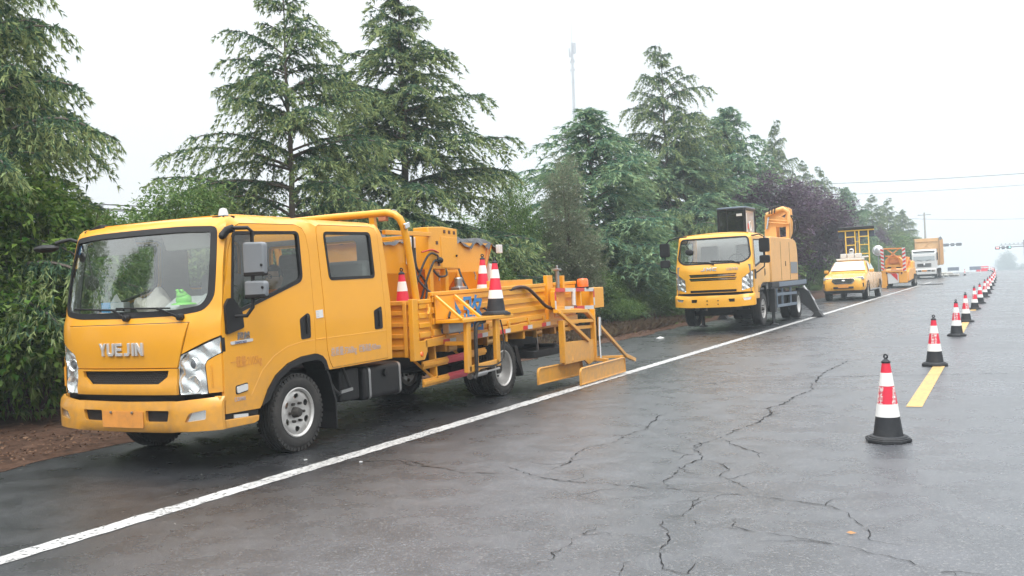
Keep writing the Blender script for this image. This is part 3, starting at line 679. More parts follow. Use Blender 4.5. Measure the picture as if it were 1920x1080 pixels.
# ------------------------------------------------------------------ shared vehicle materials
YEL = (.78, .35, .016)
M_YEL = mat('truck yellow paint', YEL, .34, coat=.35, vary=.05, scale=2.5, dirt=(.34, .20, .09), dirt_amt=.16, dscale=1.6, spray=.95)
M_YELD = mat('worn yellow paint', (.74, .335, .03), .45, coat=.1, vary=.10, scale=4, dirt=(.25, .14, .07), dirt_amt=.45, dscale=3)
M_BLK = mat('black plastic', (.012, .012, .013), .5, vary=.2, dirt=(.05, .046, .042), dirt_amt=.3, spec=.35)
M_RUB = mat('rubber', (.022, .021, .020), .75, vary=.2, dirt=(.085, .075, .065), dirt_amt=.55, bump=.15, bscale=40)
M_CHAS = mat('dark chassis', (.020, .021, .023), .6, vary=.3, dirt=(.055, .05, .045), dirt_amt=.4)
M_STEEL = mat('bare steel', (.42, .42, .42), .35, 1., vary=.15, dirt=(.2, .17, .14), dirt_amt=.3)
M_CHROME = mat('chrome', (.80, .80, .80), .14, 1., vary=.05)
M_SKYG = mat('painted sky reflection pane', (.36, .40, .43), .08, spec=.8)  # opaque grey blue; the pale sky reflection is put into the colour
M_RIM = mat('silver wheel paint', (.55, .54, .52), .38, .55, vary=.1, dirt=(.20, .16, .13), dirt_amt=.5, dscale=6)
M_WHITE = mat('white paint', (.66, .66, .65), .4, vary=.05, dirt=(.4, .38, .34), dirt_amt=.25)
M_RED = mat('red reflective', (.62, .035, .03), .3, coat=.3, vary=.08)
M_REDP = mat('faded red paint', (.52, .05, .075), .4, vary=.1, dirt=(.4, .15, .1), dirt_amt=.3)
M_TAPEW = mat('white reflective tape', (.60, .595, .58), .3, vary=.06)
M_GREY = mat('grey plastic', (.19, .205, .22), .45, vary=.08, dirt=(.2, .2, .2), dirt_amt=.3)
M_INT = mat('cab trim', (.20, .20, .20), .75, vary=.2)
M_SEAT = mat('seat cloth', (.24, .24, .24), .9, vary=.25, scale=20)
M_GLASS = glass('window glass', (.86, .90, .88), 1.1, .0)
M_FROST = glass('dusty glass', (.4, .45, .47), 1.6, .40)
M_DARKG = glass('dark tinted glass', (.20, .24, .26), 1.6, .02)
M_REFL = mat('lamp reflector', (.95, .96, .96), .20, .75, vary=.03)
M_LETT = mat('silver letters', (.66, .655, .64), .3, .5, vary=.05)
M_WSC = glass('windscreen glass', (.93, .96, .95), 2.1, .012)
M_CLEAR = glass('lamp glass', (.97, .98, .98), .6)
M_ORANGE = mat('orange lamp plastic', (.85, .16, .02), .25, coat=.5, vary=.08)
M_BLUE = mat('blue paint', (.035, .22, .55), .5, vary=.12)
M_TARP = mat('black tarpaulin', (.022, .023, .026), .38, vary=.25, scale=5, bump=.5, bscale=9)
M_TEXT = mat('grey lettering', (.42, .38, .40), .5)
M_MIRROR = mat('mirror face', (.8, .82, .84), .05, 1., vary=.02)
M_BOLT = mat('black wheel nut', (.05, .045, .04), .5, .4)

def wheel(parent, x, y, z, rt, rr, w, side=1, style='disc', holes=6, steer=0.0, name='wheel', rim_m=None):
    """tyre and pressed steel rim; the outer face looks towards +x for side=1"""
    o = bpy.data.objects.new(name, None); COL.objects.link(o); o.parent = parent; o.location = (x, y, z); o.rotation_euler = (0, 0, (0 if side > 0 else math.pi)+steer); o.empty_display_size = .1
    h = w/2; k = .018*rt/.36
    prof = [(rr, -h*.78), (rr+.02, -h*.9), (rr+(rt-rr)*.5, -h), (rt-k*2.2, -h*.93), (rt-k*.6, -h*.80)]
    for q in (-.52, -.18, .18, .52): prof += [(rt, h*(q-.13)), (rt, h*(q+.10)), (rt-k*.7, h*(q+.115)), (rt-k*.7, h*(q+.215))]
    prof += [(rt, h*.78), (rt-k*.6, h*.80), (rt-k*2.2, h*.93), (rr+(rt-rr)*.62, h*.985), (rr+(rt-rr)*.58, h*1.0), (rr+(rt-rr)*.3, h*.99), (rr+.02, h*.9), (rr, h*.78)]
    t = MB().lathe(prof, 44, 'x'); 
    for i in range(44):                                   # shoulder blocks
        a = 2*math.pi*(i+.5)/44; c, s_ = math.cos(a), math.sin(a)
        for sx in (-1, 1): t.box((sx*h*.86, c*(rt-k*1.3), s_*(rt-k*1.3)), (h*.2, rt*.085, k*1.8), (a-math.pi/2, 0, 0))
    t.build('tyre', M_RUB, o, smooth=30)
    r = MB(); b = h*.80
    r.lathe([(rr+.006, b), (rr+.014, b+.012), (rr+.004, b+.016), (rr-.012, b), (rr-.022, -h*.7), (rr-.005, -h*.75)], 40, 'x')
    hub = MB()
    if style == 'disc':
        dish = lambda u, v, d: (b-.030+.018*math.cos(min(1, math.hypot(u, v)/(rr*.95))*math.pi*1.0)*-1+.012-d-(.0 if math.hypot(u, v) < rr*.86 else .03*(math.hypot(u, v)/rr-.86)/.14), u, v)
        r.sheet(circle(0, 0, rr-.012, 40), [circle(rr*.70*math.cos(a), rr*.70*math.sin(a), rr*.155, 12, rr*.12, a+math.pi/2) for a in [2*math.pi*(i+.5)/holes for i in range(holes)]], rr*.17, dish, .012)
        hub.lathe([(.001, b+.035), (rr*.17, b+.032), (rr*.21, b+.01), (rr*.24, b-.03)], 20, 'x')
        for i in range(6):
            a = 2*math.pi*i/6; hub.lathe([(.001, b+.012), (.014, b+.012), (.014, b-.04)], 6, 'x', (0, rr*.42*math.cos(a), rr*.42*math.sin(a)))
    elif style == 'deep':
        r.lathe([(rr-.014, b), (rr*.93, b-.03), (rr*.90, -h*.1), (rr*.80, -h*.55), (rr*.45, -h*.62), (.001, -h*.62)], 40, 'x')
        hub.lathe([(.001, h*.30), (rr*.30, h*.28), (rr*.36, -h*.3), (rr*.50, -h*.6)], 20, 'x')
        for i in range(6):
            a = 2*math.pi*i/6; hub.lathe([(.001, -h*.30), (.013, -h*.30), (.013, -h*.62)], 6, 'x', (0, rr*.56*math.cos(a), rr*.56*math.sin(a)))
    else:                                                # alloy spokes
        for i in range(10):
            a = 2*math.pi*i/10; r.beam((b-.02, .03*math.cos(a), .03*math.sin(a)), (b-.012, (rr-.01)*math.cos(a), (rr-.01)*math.sin(a)), .022, .03, up=(1, 0, 0))
        r.lathe([(.001, b), (rr*.28, b-.005), (rr*.3, b-.03)], 20, 'x'); hub.lathe([(rr*.85, b-.07), (.001, b-.07)], 24, 'x')
    r.build('rim', rim_m or M_RIM, o, smooth=40); hub.build('hub', M_BOLT, o, smooth=40)
    return o
def headlamp(parent, outline, warp, proj, pr, low=None, mirror=1, depth=.07):
    """clear cover, bright reflector bowl with facets, projector"""
    fl = lambda L: [(mirror*a, b) for a, b in L]
    o = MB().sheet(fl(outline), [], .06, lambda u, v, d: warp(u, v, d+.001), .004).build('headlight', M_CLEAR, parent)
    cx, cz = sum(p[0] for p in outline)/len(outline), sum(p[1] for p in outline)/len(outline)
    b = MB().sheet(fl(offset(outline, -.004)), [], .014, lambda u, v, d: warp(u, v, depth*.28+d+.016*math.sin(u*36+v*13)*math.sin(v*27+1-u*6)), .01)
    k = len(outline); ring = [warp(mirror*p[0], p[1], .006) for p in outline]; back = [warp(mirror*p[0], p[1], depth*.34) for p in offset(outline, -.006)]
    b.add(ring+back, [(i, (i+1) % k, k+(i+1) % k, k+i) for i in range(k)])
    b.build('reflector', M_REFL, o, smooth=20)
    px, pz = proj; c = warp(mirror*px, pz, depth*.3); q = MB(); y0 = c[1]
    q.lathe([(pr, y0), (pr*1.25, y0-.012), (pr*1.45, y0+.004), (pr*1.4, y0+.04)], 24, 'y', (c[0], 0, c[2])); q.build('lamp_ring', M_REFL, o)
    MB().ball((c[0], y0+.012, c[2]), pr, (1, .45, 1), 20, 10).build('lens', MATS.get('lamp lens') or mat('lamp lens', (.16, .17, .19), .06, .2, coat=1), o)
    fr = MB()                                             # dark bezel
    big = [warp(mirror*p[0], p[1], -.001) for p in offset(outline, .008)]; sm = [warp(mirror*p[0], p[1], -.001) for p in outline]
    fr.add(big+sm+[(x, y+.03, z) for x, y, z in big], [(i, (i+1) % k, k+(i+1) % k, k+i) for i in range(k)]+[(i, 2*k+i, 2*k+(i+1) % k, (i+1) % k) for i in range(k)])
    fr.build('bezel', M_BLK, o, smooth=20)
    return o

GLYPH = {                                                # block letters as closed strokes in a unit box
 'Y': [[(0,1),(.30,1),(.50,.68),(.70,1),(1,1),(.63,.44),(.63,0),(.37,0),(.37,.44)]],
 'U': [[(0,1),(.27,1),(.27,.30),(.36,.22),(.64,.22),(.73,.30),(.73,1),(1,1),(1,.20),(.82,0),(.18,0),(0,.20)]],
 'E': [[(0,1),(.92,1),(.92,.78),(.28,.78),(.28,.61),(.84,.61),(.84,.40),(.28,.40),(.28,.22),(.94,.22),(.94,0),(0,0)]],
 'J': [[(.58,1),(.88,1),(.88,.20),(.70,0),(.08,0),(.08,.23),(.50,.23),(.58,.30)]],
 'I': [[(.34,1),(.66,1),(.66,0),(.34,0)]],
 'N': [[(0,1),(.28,1),(.72,.45),(.72,1),(1,1),(1,0),(.74,0),(.28,.57),(.28,0),(0,0)]],
 'M': [[(0,1),(.26,1),(.50,.55),(.74,1),(1,1),(1,0),(.76,0),(.76,.58),(.56,.22),(.44,.22),(.24,.58),(.24,0),(0,0)]],
 'C': [[(.18,1),(.95,1),(.95,.77),(.30,.77),(.27,.72),(.27,.28),(.30,.23),(.95,.23),(.95,0),(.18,0),(0,.18),(0,.82)]]}
def block_letters(word, u0, v0, w, h, gap, warp, m, par, thick=.014, italic=0.0):
    """each letter a raised block; u0 the left edge"""
    for ch in word:
        ww = w*(.46 if ch == 'I' else 1)
        for L in GLYPH[ch]:
            if ch == 'I': L = [((a-.34)/.32, b) for a, b in L]; ww = w*.30
            P = [(u0+a*ww+italic*b*h, v0+b*h) for a, b in L]
            MB().sheet(P, [], .5, lambda u, v, d: warp(u, v, d-thick), thick+.004).build('emblem_letter', m, par, .002, smooth=20)
        u0 += ww+gap
# ------------------------------------------------------------------ the crew cab maintenance truck nearest to the camera
T1 = thing('maintenance_truck', 'yellow crew cab truck with YUEJIN on its nose and a hopper on its bed', 'truck', (-6.865, 7.0135, 0))
def hx(z):
    t = .05*max(0, (z-1.2)/.95); q = min(1, max(0, (z-2.07)/.12))
    return .98-t-.11*(1-math.sqrt(max(0, 1-q*q)))
_zy = ([.30, .66, 1.26, 1.34, 1.75, 2.07, 2.11], [-1.13, -1.13, -1.13, -1.10, -1.02, -.93, -.905])
def yc(z):
    y = float(np.interp(z, *_zy)); q = min(1, max(0, (z-2.11)/.08))
    return y+.22*(1-math.sqrt(max(0, 1-q*q)))
def bow(x): s = abs(x)/.98; return .13*s**2.5+.06*s**12
def FW(u, v, d): return (u, yc(v)+bow(u)+d, v)
def SW(u, v, d): return (hx(v)-d, u, v)
def SWL(u, v, d): return (-hx(v)+d, u, v)
def sym(L): return L+[(-a, b) for a, b in reversed(L) if abs(a) > 1e-6]

arch = [(-.524,.472), (-.495,.496), (-.417,.624), (-.305,.741), (-.136,.83), (.063,.876), (.283,.887), (.361,.86), (.414,.811), (.441,.739), (.458,.714)]
zs = [2.19, 2.16, 2.10, 2.0, 1.8, 1.6, 1.4, 1.2, 1.0, .8, .6, .48]
fedge = [(yc(z)+bow(hx(z))+.004, z) for z in zs]
side_out = arch+[(1.56,.725), (1.585,1.37), (1.565,1.75), (1.54,2.03), (1.50,2.13), (1.42,2.19)]+fedge
door1 = [(-.940,.482), (-.524,.475), (-.495,.500), (-.417,.628), (-.305,.745), (-.136,.834), (.063,.880), (.283,.891), (.287,1.188), (.290,1.413), (.294,1.86), (.268,2.02), (.225,2.085), (.131,2.118), (-.60,2.106), (-.665,2.08), (-.715,2.0), (-.772,1.88), (-.880,1.465), (-.935,1.18)]
door2 = [(.535,.730), (.495,.800), (.466,.913), (.454,1.179), (.455,1.407), (.446,1.72), (.437,2.06), (.455,2.11), (.50,2.128), (1.36,2.135), (1.425,2.115), (1.452,2.05), (1.462,1.765), (1.470,1.12), (1.474,.742)]
win1 = rounded([(-.710,2.030), (.165,2.055), (.165,1.59), (-.815,1.300)], [.05, .06, .07, .04])
win2 = rounded([(.540,2.060), (1.320,2.075), (1.338,1.600), (.575,1.590)], [.05, .06, .05, .05])
def cab_side(W_, near):
    MB().sheet(side_out, [offset(door1, .006), offset(door2, .006)], .09, W_, .03).build('cab_side', M_YEL, T1, smooth=40)
    for out_, win, hd in ((door1, win1, [(.076,1.228), (.192,1.278), (.221,1.258), (.216,1.047), (.083,1.04)]), (door2, win2, [(1.267,1.25), (1.402,1.291), (1.405,1.062), (1.269,1.059)])):
        d = MB().sheet(out_, [win], .075, lambda u, v, q: W_(u, v, q-.002), .035)
        d = d.build('door', M_YEL, T1, smooth=40)
        s = MB().sheet(offset(win, .006), [offset(win, -.024)], .06, lambda u, v, q: W_(u, v, q-.006), .03).build('window_seal', M_BLK, d)
        MB().sheet(offset(win, -.018), [], .1, lambda u, v, q: W_(u, v, q+.012), .005).build('window', M_GLASS, d)
        hr = rounded(hd, .02)
        MB().sheet(offset(hr, .004), [], .05, lambda u, v, q: W_(u, v, q-.006), .012).build('handle_recess', M_BLK, d)
        cx, cz = sum(p[0] for p in hd)/len(hd), sum(p[1] for p in hd)/len(hd)
        if near:
            g = MB(); g.beam((hx(cz)+.012, cx+.015, cz-.085), (hx(cz)+.016, cx+.02, cz+.09), .035, .018, up=(1, 0, 0)); g.build('handle', M_BLK, d, .006)
    MB().sheet(side_out, [offset(win1, .02), offset(win2, .02)], .14, lambda u, v, q: W_(u, v, q+.055), .008).build('door_lining', M_INT, T1)
    # pressed crease along the doors
    c = MB(); pts = [(-.62,.60), (-.47,.80), (-.30,.92), (-.12,.985), (.08,1.012), (.285,1.022)]
    c.tube([W_(u, v, .003) for u, v in pts], .007, 6); c.tube([W_(u, v, .003) for u, v in ((.46,1.024), (1.0,1.03), (1.465,1.036))], .007, 6); c.tube([W_(u, v, .003) for u, v in ((.296,1.022), (.446,1.024))], .007, 6)
    c.build('door_crease', M_YEL, T1)
    a = MB(); L = [(p[0], p[1]) for p in arch[1:]]; L2 = offset(L+[(0, .4)], -.055)[:-1]
    for i in range(len(L)-1):
        q = [W_(*L[i], -.022), W_(*L[i+1], -.022), W_(*L2[i+1], -.022), W_(*L2[i], -.022)]; q2 = [W_(*L[i], .05), W_(*L[i+1], .05), W_(*L2[i+1], .12), W_(*L2[i], .12)]
        a.add(q+q2, [(0, 1, 2, 3), (0, 1, 5, 4), (2, 3, 7, 6), (0, 3, 7, 4), (1, 2, 6, 5)])
    a.build('wheel_arch', M_BLK, T1, smooth=50)
cab_side(SW, True); cab_side(SWL, False)

# front of the cab
gl = rounded(sym([(.0,2.095), (.55,2.094), (.868,2.078), (.905,1.75), (.912,1.47), (.845,1.368), (.60,1.335), (0,1.328)])[0:7]+[(0,1.328)]+[(-.60,1.335), (-.845,1.368), (-.912,1.47), (-.905,1.75), (-.868,2.078), (-.55,2.094)], [0, .1, .05, .1, .06, .08, .1, 0, .1, .08, .06, .1, .05, .1], 3)
fr_out = [(.655,1.004), (.975,1.150)]+[(hx(z), z) for z in (1.25,1.4,1.6,1.8,2.0,2.07,2.10,2.13,2.16,2.19)]
fr_out = fr_out+[(-a, b) for a, b in reversed(fr_out)]+[(-.742,1.275), (.742,1.275)]
MB().sheet(fr_out, [gl], .075, FW, .03).build('windscreen_frame', M_YEL, T1, smooth=45)
hood = [(.734,1.268), (-.734,1.268), (-.648,.998), (-.614,.890), (.614,.890), (.648,.998)]
hd = MB().sheet(hood, [], .08, lambda u, v, d: FW(u, v, d-.006-.012*max(0, 1-abs(v-1.10)/.2)), .02).build('hood', M_YEL, T1, .004, smooth=40)
gr = [(.53,.868), (-.53,.868), (-.515,.815), (-.42,.752), (.42,.752), (.515,.815)]
MB().sheet([(.612,.884), (-.612,.884), (-.612,.662), (.612,.662)], [gr], .06, lambda u, v, d: FW(u, v, d-.012-.02*max(0, 1-abs(v-.70)/.09)), .03).build('lower_fascia', M_YEL, T1, smooth=40)
g = MB(); g.sheet(offset(gr, .02), [], .15, lambda u, v, d: FW(u, v, d+.03), .01); g.build('grille', M_BLK, T1)
mesh = MB()
for r_ in range(7):
    for c_ in range(38):
        u = -.52+.028*c_+(.014 if r_ % 2 else 0); v = .762+.017*r_
        if not inside((u, v), offset(gr, -.006)): continue
        P = [FW(u+.011*math.cos(a), v+.0075*math.sin(a), .022) for a in (0, 1.05, 2.1, 3.14, 4.19, 5.24)]; Q = [FW(u+.015*math.cos(a), v+.0105*math.sin(a), .020) for a in (0, 1.05, 2.1, 3.14, 4.19, 5.24)]
        mesh.add(P+Q, [(i, (i+1) % 6, 6+(i+1) % 6, 6+i) for i in range(6)])
tag(mesh.build('grille_mesh', MATS.get('mesh') or mat('mesh', (.045, .045, .047), .45), T1, smooth=0), kind='stuff')
HL = rounded([(.655,.996), (.974,1.138), (.976,1.004), (.935,.984), (.874,.945), (.858,.905), (.872,.664), (.622,.660), (.604,.852), (.622,.952)], .012, 2)
cover = [(.974,.996), (.938,.976), (.880,.938), (.866,.905), (.880,.668), (.972,.672)]
for s in (1, -1):
    h = headlamp(T1, HL, FW, (.735,.915), .042, mirror=s)
    MB().lathe([(.001, yc(.73)+bow(.73)+.05), (.06, yc(.73)+bow(.73)+.035), (.075, yc(.73)+bow(.73)+.01)], 20, 'y', (s*.75, 0, .745)).build('reflector_bowl', M_REFL, h)
    MB().sheet([(s*a, b) for a, b in cover], [], .05, lambda u, v, d: FW(u, v, d-.004), .03).build('corner_cover', M_YEL, T1, .004)
    MB().beam(FW(s*.905, .90, -.008), FW(s*.91, .72, -.008), .018, .006, up=(0, 1, 0)).build('corner_slot', M_YELD, T1)
# windscreen
ws = MB().sheet(offset(gl, -.004), [], .12, lambda u, v, d: FW(u, v, d+.010), .006).build('windscreen', M_WSC, T1)
MB().sheet(offset(gl, .006), [offset(gl, -.045)], .06, lambda u, v, d: FW(u, v, d-.003), .012).build('windscreen_seal', M_BLK, ws, smooth=40)
band = [(.86,1.425), (.80,1.385), (.60,1.352), (0,1.345), (-.60,1.352), (-.80,1.385), (-.86,1.425)]
MB().sheet([(.80,1.372), (-.80,1.372), (-.60,1.342), (0,1.335), (.60,1.342)], [], .08, lambda u, v, d: FW(u, v, d+.004), .004).build('windscreen_band', M_BLK, ws)
for (a, b, c) in (((.07,1.325), (-.10,1.40), (-.68,1.425)), ((.66,1.318), (.42,1.40), (-.08,1.415))):
    w = MB(); w.lathe([(.001, -.055), (.026, -.05), (.03, 0)], 14, 'y', FW(*a, -.0)); w.beam(FW(*a, -.04), FW(*b, -.035), .022, .012, up=(0, 1, 0)); w.beam(FW(*b, -.035), FW((b[0]+c[0])/2, (b[1]+c[1])/2, -.03), .014, .01, up=(0, 1, 0))
    w.beam(FW(b[0]+.12, b[1]-.003, -.018), FW(*c, -.014), .014, .022, up=(0, 1, 0)); w.build('wiper', M_BLK, T1, .003)
# YUEJIN, number plate and marks on the doors
block_letters('YUEJIN', -.262, 1.0, .088, .112, .014, lambda u, v, d: FW(u, v, d-.016), M_LETT, hd)
for txt, u, v, sz, m_, sx in (('总质量:7360kg', .51, .846, .095, M_TEXT, .72), ('栏板高度:450mm', .97, .848, .085, M_TEXT, .62)):
    link('lettering', text_mesh(txt, sz, SW, u, v, .001, 'LEFT', sx, 0, .004), m_, T1, 0, 0)
link('lettering', text_mesh('一载量:2105kg', .105, SW, -.855, .868, .001, 'LEFT', .60, 0, .004), mat('faded lettering', (.62, .26, .05), .5), T1, 0, 0)
link('lettering', text_mesh('超越', .07, SW, -.76, 1.10, .003, 'LEFT', 1.1, .001, .004), M_GREY, T1, 0, 0)
bd = MB().sheet(rounded([(-.845,1.058), (-.575,1.072), (-.575,1.096), (-.845,1.086)], .01), [], .06, lambda u, v, d: SW(u, v, d-.010), .008).build('badge', M_TAPEW, T1)
link('badge_lettering', text_mesh('DIAMOND', .030, SW, -.80, 1.064, .001, 'LEFT', 1, 0, .012), mat('badge blue', (.03, .07, .2), .4), bd, 0, 0)
link('lettering', text_mesh('C-DAMAS', .05, SW, -.83, .572, .002, 'LEFT', .62, 0, .004), M_TEXT, T1, 0, 0)
mk = MB().sheet(rounded([(-.80,.640), (-.672,.655), (-.672,.710), (-.80,.695)], .014), [], .05, lambda u, v, d: SW(u, v, d-.016), .012).build('marker_lamp', M_TAPEW, T1)
MB().sheet(rounded([(-.81,.630), (-.662,.645), (-.662,.720), (-.81,.705)], .016), [], .05, lambda u, v, d: SW(u, v, d-.006), .004).build('marker_bezel', M_BLK, mk)
st = MB().sheet([(.318,1.222), (.424,1.228), (.424,1.304), (.318,1.298)], [], .1, lambda u, v, d: SW(u, v, d-.004), .002).build('sticker', M_WHITE, T1)
for i in range(4): link('sticker_print', text_mesh('▪▪▪▪', .016, SW, .328, 1.283-.016*i, .0005, 'LEFT', 1, 0, .005), M_TEXT, st, 0, 0)
# bumper
def BW(u, v, d):
    s = abs(u)/1.0; q = max(0, min(1, (abs(u)-.53)/.06)); q = q*q*(3-2*q)
    top = max(0, (v-.575)/.055); low = max(0, (.375-v)/.04)
    return (u, -1.155-.03*q+.125*s**2.5+.06*s**12+.03*top**2+.025*low**2+d, v)
pl = [(.25,.522), (-.25,.522), (-.25,.380), (.25,.380)]
fog = rounded([(.700,.432), (.748,.508), (.895,.535), (.888,.455)], .012, 2)
gm = rounded([(.268,.528), (.525,.528), (.505,.432), (.268,.432)], .015, 2)
bo = [(1.0,.640), (.60,.607), (0,.600)]; bl = [(0,.338), (.52,.338), (.62,.350), (1.0,.362)]
b_out = bo+[(-a, b) for a, b in reversed(bo[:2])]+[(-a, b) for a, b in reversed(bl[1:])]+bl
BPR = MB().sheet(b_out, [gm, [(-a, b) for a, b in gm], fog, [(-a, b) for a, b in fog]], .055, BW, .03).build('front_bumper', M_YEL, T1, smooth=40)
for s in (1, -1):
    MB().sheet([(s*a, b) for a, b in offset(gm, .01)], [], .1, lambda u, v, d: BW(u, v, d+.03), .01).build('bumper_mesh', M_BLK, BPR)
    lamp = MB().sheet([(s*a, b) for a, b in offset(fog, .003)], [], .06, lambda u, v, d: BW(u, v, d+.028), .01).build('fog_lamp', M_REFL, BPR)
    MB().sheet([(s*a, b) for a, b in fog], [], .08, lambda u, v, d: BW(u, v, d+.006), .003).build('fog_lamp_glass', M_CLEAR, BPR)
npl = MB().sheet(rounded(pl, .01), [], .1, lambda u, v, d: BW(u, v, d-.012), .006).build('number_plate', mat('orange plate', (.70, .29, .06), .4, vary=.16, scale=9, dirt=(.35, .17, .08), dirt_amt=.5, dscale=14), T1)
for u in (-.13, .13):
    MB().lathe([(.001, -.014), (.012, -.012), (.012, 0)], 8, 'y', BW(u, .512, -.012)).build('plate_screw', M_STEEL, npl)
# end caps of the bumper along the side, the step strip with its reflector
MB().prism([(-1.0,.640), (-.958,.640), (-.952,.362), (-1.0,.362)], 'x', .92, .985).build('bumper_side', M_YEL, T1, .006)
for s in (1, -1): MB().prism([(-.948,.432), (-.535,.418), (-.545,.372), (-.60,.355), (-.948,.358)], 'x', s*.93, s*.985).build('sill', M_YEL, T1, .006)
st = MB(); st.prism([(-.95,.478), (-.53,.468), (-.53,.42), (-.95,.434)], 'x', .90, .965); st.build('sill_strip', M_BLK, T1)
rf = MB(); rf.prism([(-.835,.462), (-.665,.450), (-.665,.424), (-.835,.432)], 'x', .966, .976); rf.build('sill_reflector', M_TAPEW, T1)
# roof, back wall, floor and dark core behind the panels
def RW_(u, v, d): e = abs(u)/.82; return (u, v, 2.188+.03*(1-e**2.2)*min(1, (v+.72)/.25 if v < 0 else (1.43-v)/.2 if v > 1.2 else 1)-d)
MB().sheet([(.822,-.685), (.822,1.42), (-.822,1.42), (-.822,-.685)], [], .12, RW_, .02).build('roof', M_YEL, T1, smooth=45)
rib = MB()
rib.sheet(rounded([(-.55,-.3), (-.55,.6), (.55,.6), (.55,-.3)], .1), [], .2, lambda u, v, d: (u, v, 2.232-d), .03); rib.build('roof_hatch', M_YEL, T1, .008)
MB().lathe([(.001,.075), (.03,.068), (.042,.03), (.045,0)], 16, 'z', (.80,-.66,2.175)).build('roof_lamp', M_WHITE, T1)
MB().box((.80,-.66,2.17), (.14,.13,.016)).build('lamp_base', M_BLK, T1)
bk = MB(); bk.sheet(rounded([(.93,.74), (.93,2.0), (.83,2.185), (-.83,2.185), (-.93,2.0), (-.93,.74)], .05), [rounded([(.6,1.6), (.6,2.0), (-.6,2.0), (-.6,1.6)], .05)], .2, lambda u, v, d: (u, 1.565-d, v), .03); bk.build('cab_back', M_YEL, T1, smooth=40)
MB().sheet(rounded([(.6,1.6), (.6,2.0), (-.6,2.0), (-.6,1.6)], .05), [], .3, lambda u, v, d: (u, 1.55-d, v), .005).build('back_window', M_GLASS, T1)
MB().sheet([(.86,.95), (.86,2.08), (-.86,2.08), (-.86,.95)], [rounded([(.62,1.58), (.62,2.02), (-.62,2.02), (-.62,1.58)], .05)], .3, lambda u, v, d: (u, 1.515-d, v), .008).build('back_lining', M_INT, T1)
core = MB(); core.span(-.93, .93, -.92, -.90, .45, 1.28); core.span(-.94, .94, -.90, 1.53, .86, .90); core.span(-.93, .93, -.95, -.86, .59, .67); core.span(.30, .44, -.05, .0, .9, 1.0); core.span(-.6, .6, -1.02, -.98, .58, .68); core.build('cab_floor', M_CHAS, T1)
# inside of the cab
it = MB(); it.prism([(-.98,1.28), (-.55,1.36), (-.42,1.30), (-.42,.9), (-.95,.9)], 'x', -.90, .90); it.prism([(-.62,1.40), (-.50,1.42), (-.40,1.30), (-.55,1.25)], 'x', .22, .75); it.build('dashboard', M_INT, T1, .02)
for x in (.45, -.45):
    s_ = MB(); s_.box((x, .22, 1.10), (.50, .52, .16)); s_.box((x, .54, 1.42), (.48, .14, .60), (-.18, 0, 0)); s_.box((x, .62, 1.78), (.28, .10, .18), (-.15, 0, 0)); s_.build('seat', M_SEAT, T1, .04, seg=3)
s_ = MB(); s_.box((0, 1.10, 1.13), (1.7, .5, .16)); s_.box((0, 1.38, 1.48), (1.7, .14, .62), (-.1, 0, 0)); s_.build('rear_seat', M_SEAT, T1, .04)
sw = MB(); cN = Vector((.45, -.36, 1.40)); e1 = Vector((1, 0, 0)); e2 = Vector((0, .45, .89)).normalized()
sw.tube([tuple(cN+e1*.20*math.cos(a)+e2*.20*math.sin(a)) for a in [2*math.pi*i/28 for i in range(28)]], .014, 8, True); sw.beam(cN-e1*.2, cN+e1*.2, .03, .02); sw.beam(cN, cN-e2*.2, .03, .02); sw.tube([tuple(cN), (.45,-.62,1.22)], .03, 8); sw.build('steering_wheel', M_BLK, T1)
hm = MB(); hm.span(-.75, .75, -.80, .05, 2.09, 2.11); hm.build('head_lining', M_INT, T1)
for x in (.45, -.45): MB().box((x, -.76, 1.985), (.55, .012, .16), (.35, 0, 0)).build('sun_visor', MATS.get('visor') or mat('visor', (.45, .44, .40), .8), T1, .005)
rm = MB(); rm.ball((-.62,-.90,1.66), .10, (.95, .25, .72), 18, 10); rm.tube([(-.62,-.88,1.70), (-.70,-.85,1.84), (-.76,-.83,2.0)], .012, 6); rm.build('kerb_mirror', M_BLK, T1)
for (u, v, w_, h_, m_) in ((-.86,1.93,.07,.085,M_BLUE), (-.875,1.80,.085,.10,mat('yellow sticker', (.75, .45, .05), .5)), (-.885,1.63,.05,.09,M_WHITE)):
    MB().sheet(rounded([(u, v), (u+w_, v), (u+w_, v+h_), (u, v+h_)], .012), [], .1, lambda a, b, d: FW(a, b, d+.019), .002).build('windscreen_sticker', m_, ws)
